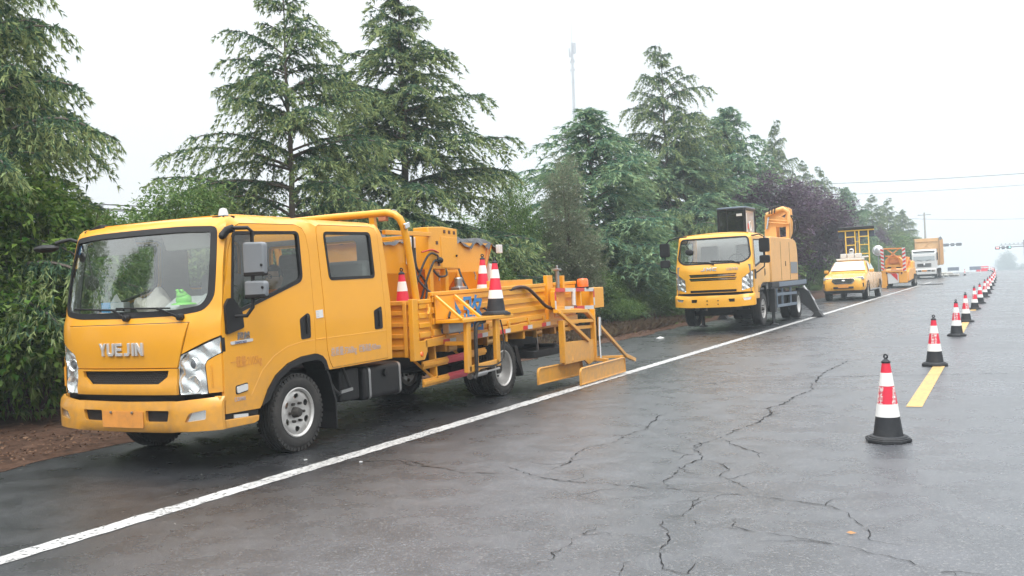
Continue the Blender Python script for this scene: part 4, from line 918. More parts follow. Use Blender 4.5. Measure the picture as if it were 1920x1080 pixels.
# driver side mirrors on their bent arm
MB().sheet(rounded([(-.897,1.399), (-.845,1.46), (-.79,1.45), (-.70,1.33), (-.695,1.196), (-.90,1.150)], .02), [], .06, lambda u, v, d: SW(u, v, d-.03), .028).build('mirror_base', M_BLK, T1, .006)
ar = MB(); X_ = 1.14
top = [(.945,-.84,1.99), (.965,-.80,2.04), (1.02,-.78,2.055), (X_,-.74,2.05), (X_+.01,-.70,2.02), (X_+.01,-.705,1.72), (X_,-.715,1.50), (X_-.01,-.71,1.37), (X_-.05,-.745,1.30), (.99,-.79,1.30)]
ar.tube(top[2:], .017, 8); ar.tube(top[:3], .034, 8); ar.ball(top[0], .03); ar.build('mirror_arm', M_BLK, T1, smooth=60)
for z0, z1, dx in ((1.635,1.93,.0), (1.445,1.60,.0)):
    c = (1.20, -.69, (z0+z1)/2); q = MB()
    q.prism(rounded([(1.06,z0), (1.29,z0), (1.30,z1-.01), (1.06,z1)], .035, 4), 'y', -.735, -.675); q = q.build('side_mirror', M_GREY, T1, .018, seg=3)
    MB().prism(rounded([(1.065,z0+.0), (1.288,z0+.0), (1.288,z0+.035), (1.065,z0+.035)], .01), 'y', -.738, -.672).build('mirror_foot', M_BLK, q, .006)
    MB().prism(rounded([(1.08,z0+.02), (1.27,z0+.02), (1.28,z1-.025), (1.08,z1-.02)], .03, 3), 'y', -.676, -.671).build('mirror_face', M_MIRROR, q)
    MB().lathe([(.001, -.745), (.012, -.743), (.012, -.73)], 8, 'y', (1.27, 0, z0+.09)).build('mirror_bolt', M_BLK, q)
# passenger side mirror arm reaching forward from the roof corner
la = MB(); la.box((-.76,-.70,2.155), (.20,.10,.055), (0, -.30, .2)); la.tube([(-.80,-.70,2.15), (-.82,-.72,2.10), (-.855,-.74,2.06), (-.90,-.77,2.05), (-.98,-.82,2.085), (-1.04,-.88,2.07), (-1.07,-.92,2.05)], .019, 8); la.build('mirror_arm', M_BLK, T1, .01, smooth=60)
MB().ball((-1.17,-.94,2.01), .145, (1, .6, .26), 18, 10).build('side_mirror', M_BLK, T1)
ae = MB(); ae.tube([(-.84,-.66,2.17), (-.78,-.66,2.33)], .003, 5); ae.build('aerial', M_BLK, T1)

# chassis, wheels
ch = MB()
for x in (-.36, .36): ch.span(x-.035, x+.035, -.9, 6.4, .52, .70)
for y in (-.2, .9, 2.2, 3.4, 4.9, 6.2): ch.span(-.36, .36, y-.04, y+.04, .54, .68)
ch.span(-.8, .8, -.06, .06, .29, .40); ch.span(-.75, .75, 4.10, 4.22, .30, .42); ch.ball((0, 4.16, .36), .19); ch.span(-.28, .28, -.6, .5, .34, .75)
ch.span(-.95, -.45, .8, 1.9, .32, .70); ch.tube([(0,.5,.5), (0,4.1,.42)], .05, 8)
for x in (-.5, .5):
    for i in range(4): ch.span(x-.04, x+.04, 4.16-.62+.08*i, 4.16+.62-.08*i, .46+.016*i, .474+.016*i)
ch.span(-.90, .90, 5.9, 6.0, .42, .55); ch.span(-.92, .92, -.5, -.42, .50, .86)
ch.build('chassis', M_CHAS, T1, .008)
for x, s in ((.875, 1), (-.875, -1)): wheel(T1, x, 0, .365, .365, .218, .205, s, 'disc')
for x, s, st_ in ((.865, 1, 'deep'), (.625, -1, 'disc'), (-.865, -1, 'deep'), (-.625, 1, 'disc')): wheel(T1, x, 4.16, .36, .362, .225, .20, s, st_)
for s in (1, -1):
    f = MB(); f.prism([(.36,.83), (.42,.82), (.52,.66), (.605,.40), (.60,.12), (.585,.12), (.58,.40), (.49,.66), (.40,.80)], 'x', s*.70, s*.955); f.build('mud_flap', M_BLK, T1)
    f = MB(); f.prism([(4.50,.62), (4.60,.62), (4.74,.22), (4.70,.20), (4.56,.42)], 'x', s*.62, s*.95); f.build('mud_flap', M_BLK, T1)
    f = MB(); f.tube([(s*.88,.50,.72), (s*.93,.60,.50), (s*.94,.66,.455)], .018, 8); f.tube([(s*.88,.80,.72), (s*.93,.86,.50), (s*.94,.88,.465)], .018, 8); f.tube([(s*.94,.64,.455), (s*.94,.89,.468)], .018, 8); f.build('step', M_BLK, T1)
    MB().beam((s*.958,.67,.470), (s*.958,.86,.482), .016, .03).build('step_tread', M_STEEL, T1)
tk = MB(); tk.prism(rounded([(.45,.32), (.90,.32), (.90,.67), (.45,.67)], .06), 'y', 1.14, 1.86); tk = tk.build('fuel_tank', M_BLK, T1, .03, seg=3)
bx = MB(); bx.prism(rounded([(.45,.35), (.87,.35), (.87,.68), (.45,.68)], .03), 'y', .78, 1.10); bx.build('battery_box', M_BLK, T1, .02)
for y in (1.24, 1.80):
    MB().prism(offset(rounded([(.45,.32), (.90,.32), (.90,.67), (.45,.67)], .06), .006), 'y', y-.018, y+.018).build('tank_strap', M_STEEL, tk)
MB().lathe([(.001,.035), (.045,.032), (.045,0)], 16, 'x', (.90,1.52,.58)).build('tank_cap', M_BLK, tk)
# ------------------------------------------------------------------ load bed and road works gear of the crew cab truck
def bar(name, pts, w, h=None, m=M_YEL, par=T1, bev=.004, closed=False):
    q = MB()
    for a, b in zip(pts[:-1], pts[1:]): q.beam(a, b, w, h)
    return q.build(name, m, par, bev)
bed = MB(); bed.span(-.96, .96, 2.08, 6.70, .80, .86)
for i in range(9): bed.span(-.94, .94, 2.2+.52*i, 2.26+.52*i, .70, .798)
bed.build('bed_floor', M_YELD, T1, .004)
bh = MB(); bh.span(-.97, .97, 2.06, 2.09, .69, 1.30)
for z in (.80, .93, 1.06, 1.19): bh.box((0, 2.052, z), (1.90, .022, .05))
for x in (-.86, -.3, .3, .86): bh.box((x, 2.035, 1.0), (.05, .05, .62))
bh.box((0, 2.06, 1.305), (1.96, .07, .05)); bh.build('bed_bulkhead', M_YELD, T1, .006)
for s in (1, -1):
    cp = MB(); cp.prism([(2.0,1.345), (2.11,1.345), (2.11,.87), (2.27,.87), (2.27,.74), (2.20,.65), (1.985,.65)], 'x', s*.925, s*.985); cp = cp.build('corner_post', M_YEL, T1, .005)
    if s > 0: MB().lathe([(.001,.012), (.025,.01), (.03,0)], 12, 'x', (.985,2.14,.72)).build('side_lamp', M_ORANGE, cp)
    rl = MB(); rl.prism([(2.24,.785), (6.62,.845), (6.62,.945), (2.24,.880)], 'x', s*.955, s*.985); rl = rl.build('bed_rail', M_YEL, T1, .004)
    for i, y in enumerate((2.62, 3.42, 4.05, 4.72, 5.32, 5.86)):
        zz = .785+(y-2.24)*.0137
        for j in (0, 1):
            q = MB(); q.prism([(y+.145*j, zz+.006+.002*j), (y+.145*j+.143, zz+.008+.002*j), (y+.145*j+.143, zz+.062+.002*j), (y+.145*j, zz+.060+.002*j)], 'x', s*.9855, s*.9885); q.build('reflective_strip', (M_RED, M_TAPEW)[j], rl)
    # ribbed drop sides
    for nm, y0, y1, zt in (('drop_side', 2.125, 2.39, 1.325), ('drop_side', 2.42, 5.52, 1.40), ('drop_side', 5.78, 6.62, 1.40)):
        d = MB(); b0 = .885+(y0-2.24)*.0137; b1 = .885+(y1-2.24)*.0137; t0, t1 = zt+(y0-2.4)*.012, zt+(y1-2.4)*.012
        d.prism([(y0,b0), (y1,b1), (y1,t1), (y0,t0)], 'x', s*.935, s*.955)
        for k in range(4):
            f0, f1 = (k+.06)/4+.02, (k+.62)/4+.02
            d.prism([(y0+.02,b0+(t0-b0)*f0), (y1-.02,b1+(t1-b1)*f0), (y1-.02,b1+(t1-b1)*f1), (y0+.02,b0+(t0-b0)*f1)], 'x', s*.953, s*.978)
        d.prism([(y0,t0-.035), (y1,t1-.035), (y1,t1+.012), (y0,t0+.012)], 'x', s*.925, s*.986)
        d = d.build(nm, M_YEL, T1, .006)
        if s > 0 and y1-y0 > 2:
            link('lettering', text_mesh('公路', .50, lambda u, v, q: (.9795-q, u, v), 2.52, .93, .001, 'LEFT', 1.15, .004), M_BLUE, d, 0, 0)
    for y in (2.7, 3.2, 3.75, 4.30, 4.9, 5.4):
        h = MB(); zz = .86+(y-2.24)*.0137; h.span(s*.975, s*1.0, y-.03, y+.03, zz, zz+.085); h.tube([(s*.99,y-.035,zz+.06), (s*.99,y+.035,zz+.06)], .012, 6); h.build('hinge', M_YEL, T1, .003)
    p_ = MB(); p_.span(s*.93, s*.99, 5.56, 5.75, .90, 1.56); p_.build('rear_post', M_YEL, T1, .006)
    up = MB(); up.span(s*.90, s*.93, 3.9, 5.2, 1.38, 1.515); up.build('raised_board', M_YELD, T1, .004)
la = MB(); la.tube([(1.0,2.30,1.28), (1.005,2.30,1.12)], .012, 6); la.beam((1.0,2.32,1.24), (1.01,2.28,1.16), .03, .02); la.build('latch', M_YEL, T1, .003)
tg = MB(); tg.span(-.93, .93, 6.60, 6.63, .88, 1.40); tg.build('tailgate', M_YEL, T1, .005)
# protection hoop over the cab
hp = MB(); c = rounded([(2.165,1.30), (2.06,1.90), (1.965,2.34)], .0)
P = [(.93,2.165,1.34), (.93,2.10,1.70), (.93,2.03,2.02), (.925,1.985,2.17), (.90,1.955,2.25), (.85,1.935,2.30), (.76,1.925,2.325), (0,1.92,2.33), (-.76,1.925,2.325), (-.85,1.935,2.30), (-.90,1.955,2.25), (-.925,1.985,2.17), (-.93,2.03,2.02), (-.93,2.165,1.34)]
hp.tube(P, .042, 12); hp.build('cab_hoop', M_YEL, T1, smooth=60)
for x in (.55, -.55): bar('hoop_post', [(x,2.07,1.30), (x,1.93,2.30)], .07, .05)
bar('hoop_crossbar', [(-.9,2.02,2.04), (.9,2.02,2.04)], .04)
MB().box((.70,1.93,2.26), (.10,.06,.05)).build('hoop_lamp', mat('rusty lamp', (.45,.17,.08), .6), T1, .008)
MB().box((.965,1.99,2.17), (.03,.10,.06), (.25,0,0)).build('side_flood_lamp', M_CHROME, T1, .006)
# hopper with its tarpaulin
hb = MB(); x0, x1, y0, y1 = -.62, .30, 2.45, 5.24; zt, zm, zl = 2.06, 1.66, 1.14
vs = [(x0,y0,zt), (x1,y0,zt), (x1,y1,zt), (x0,y1,zt), (x0,y0+.02,zm), (x1,y0+.02,zm), (x1,y1-.26,zm), (x0,y1-.26,zm)]
hb.add(vs, [(0,1,5,4), (1,2,6,5), (2,3,7,6), (3,0,4,7)])
for a, b in ((y0+.03, y0+.95), (y0+.98, y0+1.75), (y0+1.78, y1-.27)):      # three V shaped outlets
    m_ = (a+b)/2; w = .10
    hb.add([(x0,a,zm), (x1,a,zm), (x1,b,zm), (x0,b,zm), (-.3,m_-w,zl), (.1,m_-w,zl), (.1,m_+w,zl), (-.3,m_+w,zl)], [(0,1,5,4), (1,2,6,5), (2,3,7,6), (3,0,4,7), (4,5,6,7)])
hb = hb.build('hopper', M_YEL, T1, .004, smooth=20)
for y in (y0+.03, y0+.965, y0+1.765, y1-.3): bar('hopper_leg', [(x1-.02,y,zm+.02), (x1-.02,y,.87)], .06)
tp = MB(); n = 60; V = []; F = []
for i in range(n+1):
    f = i/n; y = y0-.03+(y1-y0+.06)*f
    for j in range(11):
        x = x0-.035+(x1-x0+.07)*(j/10); e = j in (0, 10)
        drop = (.085+.03*math.sin(f*37)+.02*math.sin(f*83+1)) if e else 0
        V.append((x+(.012*math.sin(f*61+2) if e else 0)*(1 if j else -1), y, zt+.045+.018*math.sin(f*29+j*.8)+.012*math.sin(f*71-j)-drop+(.03*math.sin(math.pi*j/10))))
for i in range(n):
    for j in range(10): q = i*11+j; F.append((q, q+11, q+12, q+1))
for f_, s_ in ((0, -1), (n, 1)):
    o_ = len(V); 
    for j in range(11): V.append((V[f_*11+j][0], V[f_*11+j][1]+s_*.02, V[f_*11+j][2]-.09-.02*math.sin(j*2)))
    for j in range(10): F.append((f_*11+j, f_*11+j+1, o_+j+1, o_+j))
tp.add(V, F); tp.build('tarpaulin', M_TARP, hb, smooth=60)
for y in (4.90, 4.98): MB().tube([(x1+.03,y+.12,2.0), (x1+.035,y-.02,1.72), (x1-.0,y-.08,1.52)], .007, 5).build('tie_strap', mat('orange strap', (.45,.13,.03), .7), hb)
for y in (3.66, 4.62):
    MB().tube([(x1+.02,y,1.66), (x1+.03,y+.02,1.60), (x1+.03,y,1.55)], .01, 5).build('hook', M_STEEL, hb)
MB().box((.27,5.16,1.60), (.10,.16,.34)).build('junction_box', M_WHITE, T1, .006); MB().box((.36,5.32,1.98), (.06,.10,.12)).build('rear_flood_lamp', M_WHITE, T1, .006)
# control cabinet on its stand
cb = MB(); cb.prism([(3.02,1.695), (3.72,1.685), (3.72,2.205), (3.36,2.225), (3.02,2.212)], 'x', .38, .60); cb = cb.build('control_cabinet', M_YEL, T1, .008)
MB().prism([(3.30,1.71), (3.70,1.70), (3.70,2.09), (3.30,2.10)], 'x', .60, .606).build('cabinet_door', M_YEL, cb, .003)
for y, z in ((3.21,2.02), (3.22,1.84), (3.235,1.755), (3.40,2.165), (3.52,2.16), (3.64,2.155)): MB().box((.603,y,z), (.006,.05,.042)).build('warning_label', MATS.get('brown label') or mat('brown label', (.11,.05,.025), .5), cb, .002)
MB().lathe([(.001,.02), (.014,.018), (.014,0)], 10, 'x', (.605,3.66,1.86)).build('cabinet_lock', M_BLK, cb)
for y in (3.06, 3.42): bar('cabinet_leg', [(.56,y,1.70), (.56,y,.86)], .075)
MB().box((.36,3.06,1.93), (.10,.26,.33)).build('grey_cabinet', M_WHITE, T1, .008)
bar('cabinet_rail', [(.62,2.04,2.12), (.60,3.05,2.12)], .05, m=M_YEL)
# cables and hoses
def hose(pts, r, m=M_RUB, par=T1, name='cable', k=6):
    P = [Vector(p) for p in pts]; out_ = []
    for i in range(len(P)-1):
        p0, p1, p2, p3 = P[max(i-1,0)], P[i], P[i+1], P[min(i+2,len(P)-1)]
        for j in range(k):
            t = j/k; out_.append(tuple(.5*((2*p1)+(p2-p0)*t+(2*p0-5*p1+4*p2-p3)*t*t+(3*p1-p0-3*p2+p3)*t**3)))
    out_.append(tuple(P[-1])); return MB().tube(out_, r, 7).build(name, m, par, smooth=60)
for L in ([(.55,2.74,2.1), (.58,2.70,1.80), (.66,2.64,1.58), (.80,2.70,1.40), (.95,2.85,1.26), (1.03,2.70,1.10)], [(.56,2.76,1.95), (.60,2.72,1.72), (.64,2.86,1.50), (.66,2.78,1.28)], [(.60,3.20,1.80), (.66,3.02,1.78), (.66,2.88,1.62), (.62,2.80,1.40), (.58,2.72,1.15)],
          [(.62,3.18,1.86), (.66,2.95,1.88), (.64,2.82,1.76), (.60,2.70,1.50), (.56,2.62,1.1)], [(.58,3.12,1.69), (.62,3.2,1.60), (.62,3.38,1.62), (.58,3.40,1.72)], [(.60,3.72,1.69), (.72,3.64,1.50), (.90,3.62,1.25), (1.05,3.72,1.10)]): hose(L, .014)
hose([(.60,3.24,1.90), (.62,3.05,1.93), (.60,2.85,1.90)], .010, mat('red cable', (.5,.05,.03), .5))
MB().ball((.64,3.20,1.80), .05, (.7,1.2,.8)).build('plug', M_BLK, T1)
hose([(.95,4.35,1.375), (1.0,4.62,1.415), (1.02,4.85,1.39), (1.04,5.10,1.26), (1.06,5.35,1.12), (1.08,5.70,1.07), (1.12,6.25,1.075)], .024, mat('brown hose', (.05,.028,.02), .6), name='hose')
vm = MB(); vm.span(.80,.93,3.16,3.34,1.30,1.46); vm.lathe([(.001,.12),(.05,.11),(.05,0)],12,'z',(.86,3.25,1.46)); vm.build('valve_block', M_STEEL, T1, .008)
# side platform hung on the bed
pf = MB(); pf.span(.99, 1.36, 2.46, 3.72, 1.045, 1.085); pf.build('side_platform', M_YEL, T1, .004)
gp = MB(); gp.prism([(2.46,1.355), (2.90,1.355), (2.90,1.09), (2.46,1.09)], 'x', .988, 1.0); gp.build('platform_plate', M_YEL, T1)
for y in (2.47, 2.90): bar('platform_brace', [(1.0,y,1.36), (1.34,y,1.085)], .04, .03)
fm = MB(); X = 1.31
for a, b in (((X,2.63,1.045), (X,2.60,.46)), ((X,3.34,1.045), (X,3.32,.47)), ((X,2.60,.50), (X,3.32,.52))): fm.beam(a, b, .10 if a[1] != 2.60 else .07, .05, up=(1,0,0))
fm.build('platform_frame', M_YEL, T1, .006)
bar('frame_brace', [(1.0,2.64,.80), (1.29,2.64,.80)], .05)
hose([(1.28,3.10,1.03), (1.33,2.86,1.02), (1.36,2.74,.94), (1.36,2.72,.60), (1.34,2.74,.44), (1.33,2.70,.38)], .024, M_RUB, name='hose'); hose([(1.36,3.36,1.03), (1.37,3.40,.85), (1.37,3.38,.58), (1.35,3.25,.50), (1.34,2.95,.50), (1.34,2.72,.52)], .010)
cy = MB(); cy.tube([(1.29,2.66,.41), (1.29,3.05,.425)], .035, 12); cy.tube([(1.29,3.05,.425), (1.29,3.40,.435)], .014, 8); cy.build('hydraulic_cylinder', M_STEEL, T1)
tb = MB(); tb.span(1.0, 1.10, 2.58, 2.95, .92, 1.04); tb.build('control_valve', M_STEEL, T1, .01)
# side guards painted yellow and red, hung on brackets
for nm, zt, ya, yb in (('side_guard', .58, 2.24, 3.74), ('side_guard', .375, 2.24, 3.52)):
    for z_, y0_, y1_, m_ in ((zt, ya, 2.80, M_YELD), (zt+.006, 2.80, 3.25, M_REDP), (zt+.012, 3.25, yb, M_YELD)):
        q = MB(); q.prism([(y0_,z_-.045+(y0_-2.24)*.022), (y1_,z_-.045+(y1_-2.24)*.022), (y1_,z_+.045+(y1_-2.24)*.022), (y0_,z_+.045+(y0_-2.24)*.022)], 'x', .905, .925)
        q.prism([(y0_,z_-.02+(y0_-2.24)*.022), (y1_,z_-.02+(y1_-2.24)*.022), (y1_,z_+.02+(y1_-2.24)*.022), (y0_,z_+.02+(y0_-2.24)*.022)], 'x', .925, .94); q.build(nm, m_, T1, .004)
for y in (2.52, 3.52): bar('guard_bracket', [(.88,y,.84), (.88,y+.03,.34)], .09, .03, M_YELD); bar('guard_brace', [(.6,y-.2,.75), (.88,y+.02,.40)], .05, .03, M_YELD)
for s in (1, -1):
    q = MB(); q.prism([(2.24,.55), (3.74,.58), (3.74,.66), (2.24,.63)], 'x', -.94, -.92); 
    if s < 0: q.build('side_guard', M_YELD, T1, .004)
for y in (2.85, 3.80, 5.25):
    w = MB(); w.tube([(.93,y-.06,.72+.012*(y-2.8)), (.93,y+.12,.73+.012*(y-2.8))], .036, 10); w.span(.90,.96,y-.07,y-.05,.69,.80); w.span(.90,.96,y+.10,y+.12,.69,.80); w.build('strap_winch', mat('brass winch', (.42,.24,.08), .45, .5), T1, .004)
# rear frame with reflective border, its box, beacon and screw jack
X = 1.10
rf = MB()
for a, b in (((X,5.50,1.345), (X,6.96,1.315)), ((X,5.50,1.085), (X,6.95,1.035)), ((X,5.50,1.33), (X,5.50,1.09)), ((X,6.44,1.32), (X,6.44,1.06)), ((X,6.95,1.31), (X,6.95,1.04))): rf.beam(a, b, .05, .065, up=(1,0,0))
rf.build('rear_frame', M_YEL, T1, .004)
for i, (ya, yb, za, zb) in enumerate(((5.50,5.85,1.345,1.338), (5.85,6.25,1.338,1.330), (6.25,6.58,1.330,1.323), (6.58,6.96,1.323,1.315), (5.80,6.15,1.072,1.062), (6.15,6.55,1.062,1.05), (6.55,6.93,1.05,1.04))):
    MB().beam((X+.036,ya+.01,za), (X+.036,yb-.01,zb), .004, .055).build('reflective_strip', (M_RED, M_TAPEW)[(i+(i > 3)) % 2], T1)
for i, y in enumerate((5.50, 6.95)):
    for j in (0, 1): MB().box((X+.036,y,1.13+.125*j), (.004,.045,.12)).build('reflective_strip', (M_TAPEW, M_RED)[j], T1)
MB().prism([(5.54,1.33), (5.95,1.32), (5.95,1.08), (5.54,1.09)], 'x', 1.06, 1.075).build('rear_panel', M_YELD, T1)
MB().prism([(7.0,1.345), (7.40,1.345), (7.40,1.02), (7.0,1.02)], 'x', .80, 1.12).build('rear_box', M_YEL, T1, .008)
cy = MB(); cy.tube([(1.13,6.16,1.33), (1.13,6.16,1.10)], .032, 12); cy.build('hydraulic_cylinder', M_WHITE, T1)
bc = MB(); bc.lathe([(.001,.135), (.075,.125), (.088,.10), (.09,.03), (.09,.0)], 20, 'z', (1.06,6.70,1.365)); bc = bc.build('beacon', M_ORANGE, T1)
MB().lathe([(.095,.0), (.095,-.03), (.07,-.035)], 20, 'z', (1.06,6.70,1.366)).build('beacon_base', M_BLK, bc)
sj = MB(); sj.tube([(1.0,5.90,1.05), (1.0,5.90,1.62)], .03, 10); sj.box((1.0,5.90,1.64), (.10,.10,.03)); sj.lathe([(.001,.05),(.02,.05),(.02,0)],10,'z',(1.0,5.90,1.65)); sj.build('screw_jack', M_STEEL, T1, .004)
bar('jack_post', [(1.0,6.06,1.02), (1.0,6.06,1.55)], .06)
bar('frame_arm', [(.95,5.66,1.2), (1.1,5.66,1.2)], .07); bar('frame_arm', [(.95,6.5,1.05), (1.1,6.5,1.05)], .07)
# folded guide gate with its two plates
X = 1.36
for nm, a, b, w in (('gate_bar', (X,4.99,1.055), (X,6.05,1.015), .07), ('gate_bar', (X,6.05,1.015), (X,6.33,.86), .07), ('gate_bar', (X,5.15,.90), (X,6.30,.86), .055), ('gate_post', (X,5.17,.92), (X,5.17,.33), .085), ('gate_post', (X,6.31,1.03), (X,6.31,.24), .075), ('gate_brace', (X+.02,5.05,1.04), (X+.02,6.05,.575), .05), ('gate_bar', (X-.02,5.2,.80), (X-.02,6.28,.77), .03)):
    bar(nm, [a, b], w, .05)
MB().prism([(5.19,.615), (6.29,.58), (6.29,.26), (6.05,.22), (5.9,.30), (5.5,.30), (5.19,.30)], 'x', X-.015, X+.015).build('gate_panel', M_YEL, T1, .004)
bar('gate_arm', [(1.12,5.6,1.03), (X,5.6,1.03)], .06); bar('gate_arm', [(1.12,6.04,1.03), (X,6.04,1.01)], .06)
for X_, y0_, y1_, za, zb, zc_, zd in ((1.27, 4.50, 6.02, .095, .325, .075, .300), (1.60, 5.16, 6.92, .012, .255, .022, .262)):
    L = rounded([(y0_,za), (y1_,zc_), (y1_,zd), (y0_,zb)], [.0, .0, .07, .09])
    gpz = MB(); gpz.prism(L, 'x', X_-.008, X_+.008); gpz = gpz.build('guide_plate', M_YEL, T1, .003)
    ed = MB(); ed.tube([(X_+.010, a, b) for a, b in offset(L, -.012)], .012, 6, True); ed.build('plate_rim', M_YEL, gpz)
bar('plate_arm', [(1.30,5.55,.32), (1.36,5.45,.36)], .06); bar('plate_arm', [(1.38,6.30,.28), (1.58,6.30,.26)], .05); bar('plate_arm', [(1.40,6.36,.30), (1.60,6.85,.27)], .04)
cy = MB(); cy.tube([(1.42,6.42,.90), (1.42,6.39,.62)], .030, 12); cy.tube([(1.42,6.39,.62), (1.44,6.36,.26)], .016, 8); cy.build('hydraulic_cylinder', M_CHROME, T1)
st_ = MB(); st_.beam((1.42,6.42,.76), (1.42,7.50,.215), .05, .05); st_.beam((1.42,7.44,.235), (1.42,7.86,.125), .06, .06); st_.build('gate_strut', M_YEL, T1, .004)
ub = MB(); ub.span(.55,.95,5.1,6.5,.40,.50); ub.build('rear_underrun_bar', M_CHAS, T1, .006); bar('bar_hanger', [(.9,5.30,.72), (.9,5.32,.45)], .03, m=M_STEEL)
# boxes of tools in the bed that lift the cones into view
def toolbox(x, y, z, d, lab):
    t = thing('tool_box', lab, 'box', (T1.location.x+x, T1.location.y+y, z)); b = MB(); b.span(-d[0]/2, d[0]/2, -d[1]/2, d[1]/2, 0, d[2]*.86); b.build('body', M_YELD, t, .01)
    l = MB(); l.span(-d[0]/2-.008, d[0]/2+.008, -d[1]/2-.008, d[1]/2+.008, d[2]*.86+.002, d[2]); l.build('lid', M_YELD, t, .008); return t
toolbox(.62, 4.55, .861, (.5, .6, .30), 'low yellow tool box on the load bed under the middle road cone')
toolbox(.62, 2.36, .861, (.5, .45, .10), 'flat yellow tool box on the load bed under the front road cone')
# ------------------------------------------------------------------ road cones
M_CRED = mat('cone red', (.66, .022, .055), .45, coat=.1, vary=.08, dirt=(.3, .12, .1), dirt_amt=.25)
M_CWHT = mat('cone white', (.80, .80, .78), .4, vary=.04, dirt=(.5, .48, .44), dirt_amt=.3)
M_CBLK = mat('cone rubber', (.014, .016, .020), .6, vary=.2, dirt=(.09, .088, .085), dirt_amt=.4, scale=12)
G_CONE = 'road cones along the yellow lane line'
def make_cone(label, text):
    t = thing('road_cone', label, 'cone'); H = .655
    def rad(z): return .118-(.118-.031)*(z-.045)/(H-.045)
    b = MB(); oct_ = rounded([(-.172,-.172), (.172,-.172), (.172,.172), (-.172,.172)], .10, 1); b.prism(oct_, 'z', 0, .025); b.prism([(a*.94, c*.94) for a, c in oct_], 'z', .025, .034)
    b.lathe([(.150,.034), (.145,.046), (.122,.050)], 32); b.build('base', M_CBLK, t, .004)
    zz = [.045, .205, .310, .458, .566, .646]
    ms = [M_CBLK, M_CWHT, M_CRED, M_CWHT, M_CRED]; nm = ['skirt', 'white_band', 'red_band', 'white_band', 'red_band']; bands = []
    for i in range(5):
        o = .0015 if i % 2 else .0
        q = MB(); a, c = zz[i], zz[i+1]; q.lathe([(rad(a)-.004, a), (rad(a)+o, a), (rad(c)+o, c), (rad(c)-.004, c)], 32); bands.append(q.build(nm[i], ms[i], t, smooth=50))
    k = MB(); k.lathe([(rad(.646)+.003,.646), (rad(.646)+.004,.658), (.026,.668), (.014,.678), (.010,.684)], 20); k.tube([(.016*math.cos(a), 0, .700+.016*math.sin(a)) for a in [2*math.pi*j/14 for j in range(14)]], .0075, 6, True); k.build('cap', M_CBLK, t)
    if text:
        wr = lambda u, v, d: ((rad(v)+.0015-d)*math.sin(u/rad(v)), -(rad(v)+.0015-d)*math.cos(u/rad(v)), v)
        for x, s in text:
            for i, ch in enumerate(s): link('lettering', text_mesh(ch, .036, wr, x, .421-.0355*i, .0006, 'CENTER', 1, .0012), M_CWHT, bands[2], 0, 0)
    return t
TXT = ((.020, '前方施工'), (-.021, '减速慢行'))
cA = make_cone('nearest road cone, its two lines of white characters turned away to the left', ((-.004, '前方施工'), (-.044, '减速慢行'), (.105, '减速慢行')))
cB = make_cone('second road cone from the camera, standing at the end of the yellow dash', TXT)
cC = make_cone('third road cone from the camera, its writing facing the camera', TXT)
def stand(o, u, v, rz, label=None, grp=G_CONE, new=True, s=1.0, lean=.016):
    x, y, _ = ground_at(u, v); 
    if v < 520: pass
    p = (x, y, zc(y)+.004)
    c = dup(o, p, (0, lean, rz), s, label) if new else o
    c.location = p; c.rotation_euler = (0, lean, rz); c.scale = (s,)*3; c['group'] = grp
    if label: c['label'] = label
    return c
vd = lambda u: -math.atan2(ray(u, 600)[0], ray(u, 600)[1])      # turn so that the writing faces the camera
stand(cA, 1666, 827, vd(1666)-.62, None, new=False); stand(cB, 1753, 685.5, vd(1753), None, new=False); stand(cC, 1794, 630, vd(1794)-.1, None, new=False)
far = [(1811.5, 603.5, .5, 'fourth road cone, partly behind the third'), (1828, 580, -.9, 'fifth road cone, standing clear on the yellow line'), (1838.5, 569, 1.6, 'sixth road cone, plain red band towards the camera'), (1847, 557.3, .4, 'seventh road cone in the line')]
for u, v, r_, lab in far: stand(cC if abs(r_) < 1 else cB, u, v, vd(u)+r_, lab)
FARL = 'small distant road cone in the overlapping far end of the line'
for i, (u, v) in enumerate(((1852.5,550.5), (1856.5,543.3), (1860.5,536.3), (1863,530.6), (1865,526), (1865.8,521.5), (1866,518), (1865.5,515), (1864,512.5), (1861.5,510.3), (1858,508.5), (1853.5,507.2), (1848.5,506.2), (1843.5,505.6))):
    stand(cC, u, v, vd(u)+.5*i, FARL)
stand(cB, 1809, 516.5, 0, 'lone distant road cone between the two barrier boards', 'cones set apart from the line')
# three cones carried on the truck
tl = T1.location
def on_truck(x, y, z, rz, lab, s=1.0, ln=.0):
    c = dup(cT, (tl.x+x, tl.y+y, z), (ln, .02, rz), s, lab, 'road cones carried on the crew cab truck'); return c
cT = make_cone('front road cone in the load bed, beside the hoop post', None); cT.location = (tl.x+.62, tl.y+2.36, .963); cT.scale = (1.04,)*3; cT['group'] = 'road cones carried on the crew cab truck'
on_truck(.62, 4.30, 1.164, .4, 'middle road cone in the load bed, in front of the hopper end'); on_truck(1.20, 3.56, 1.086, .7, 'road cone with full black skirt standing on the side platform')
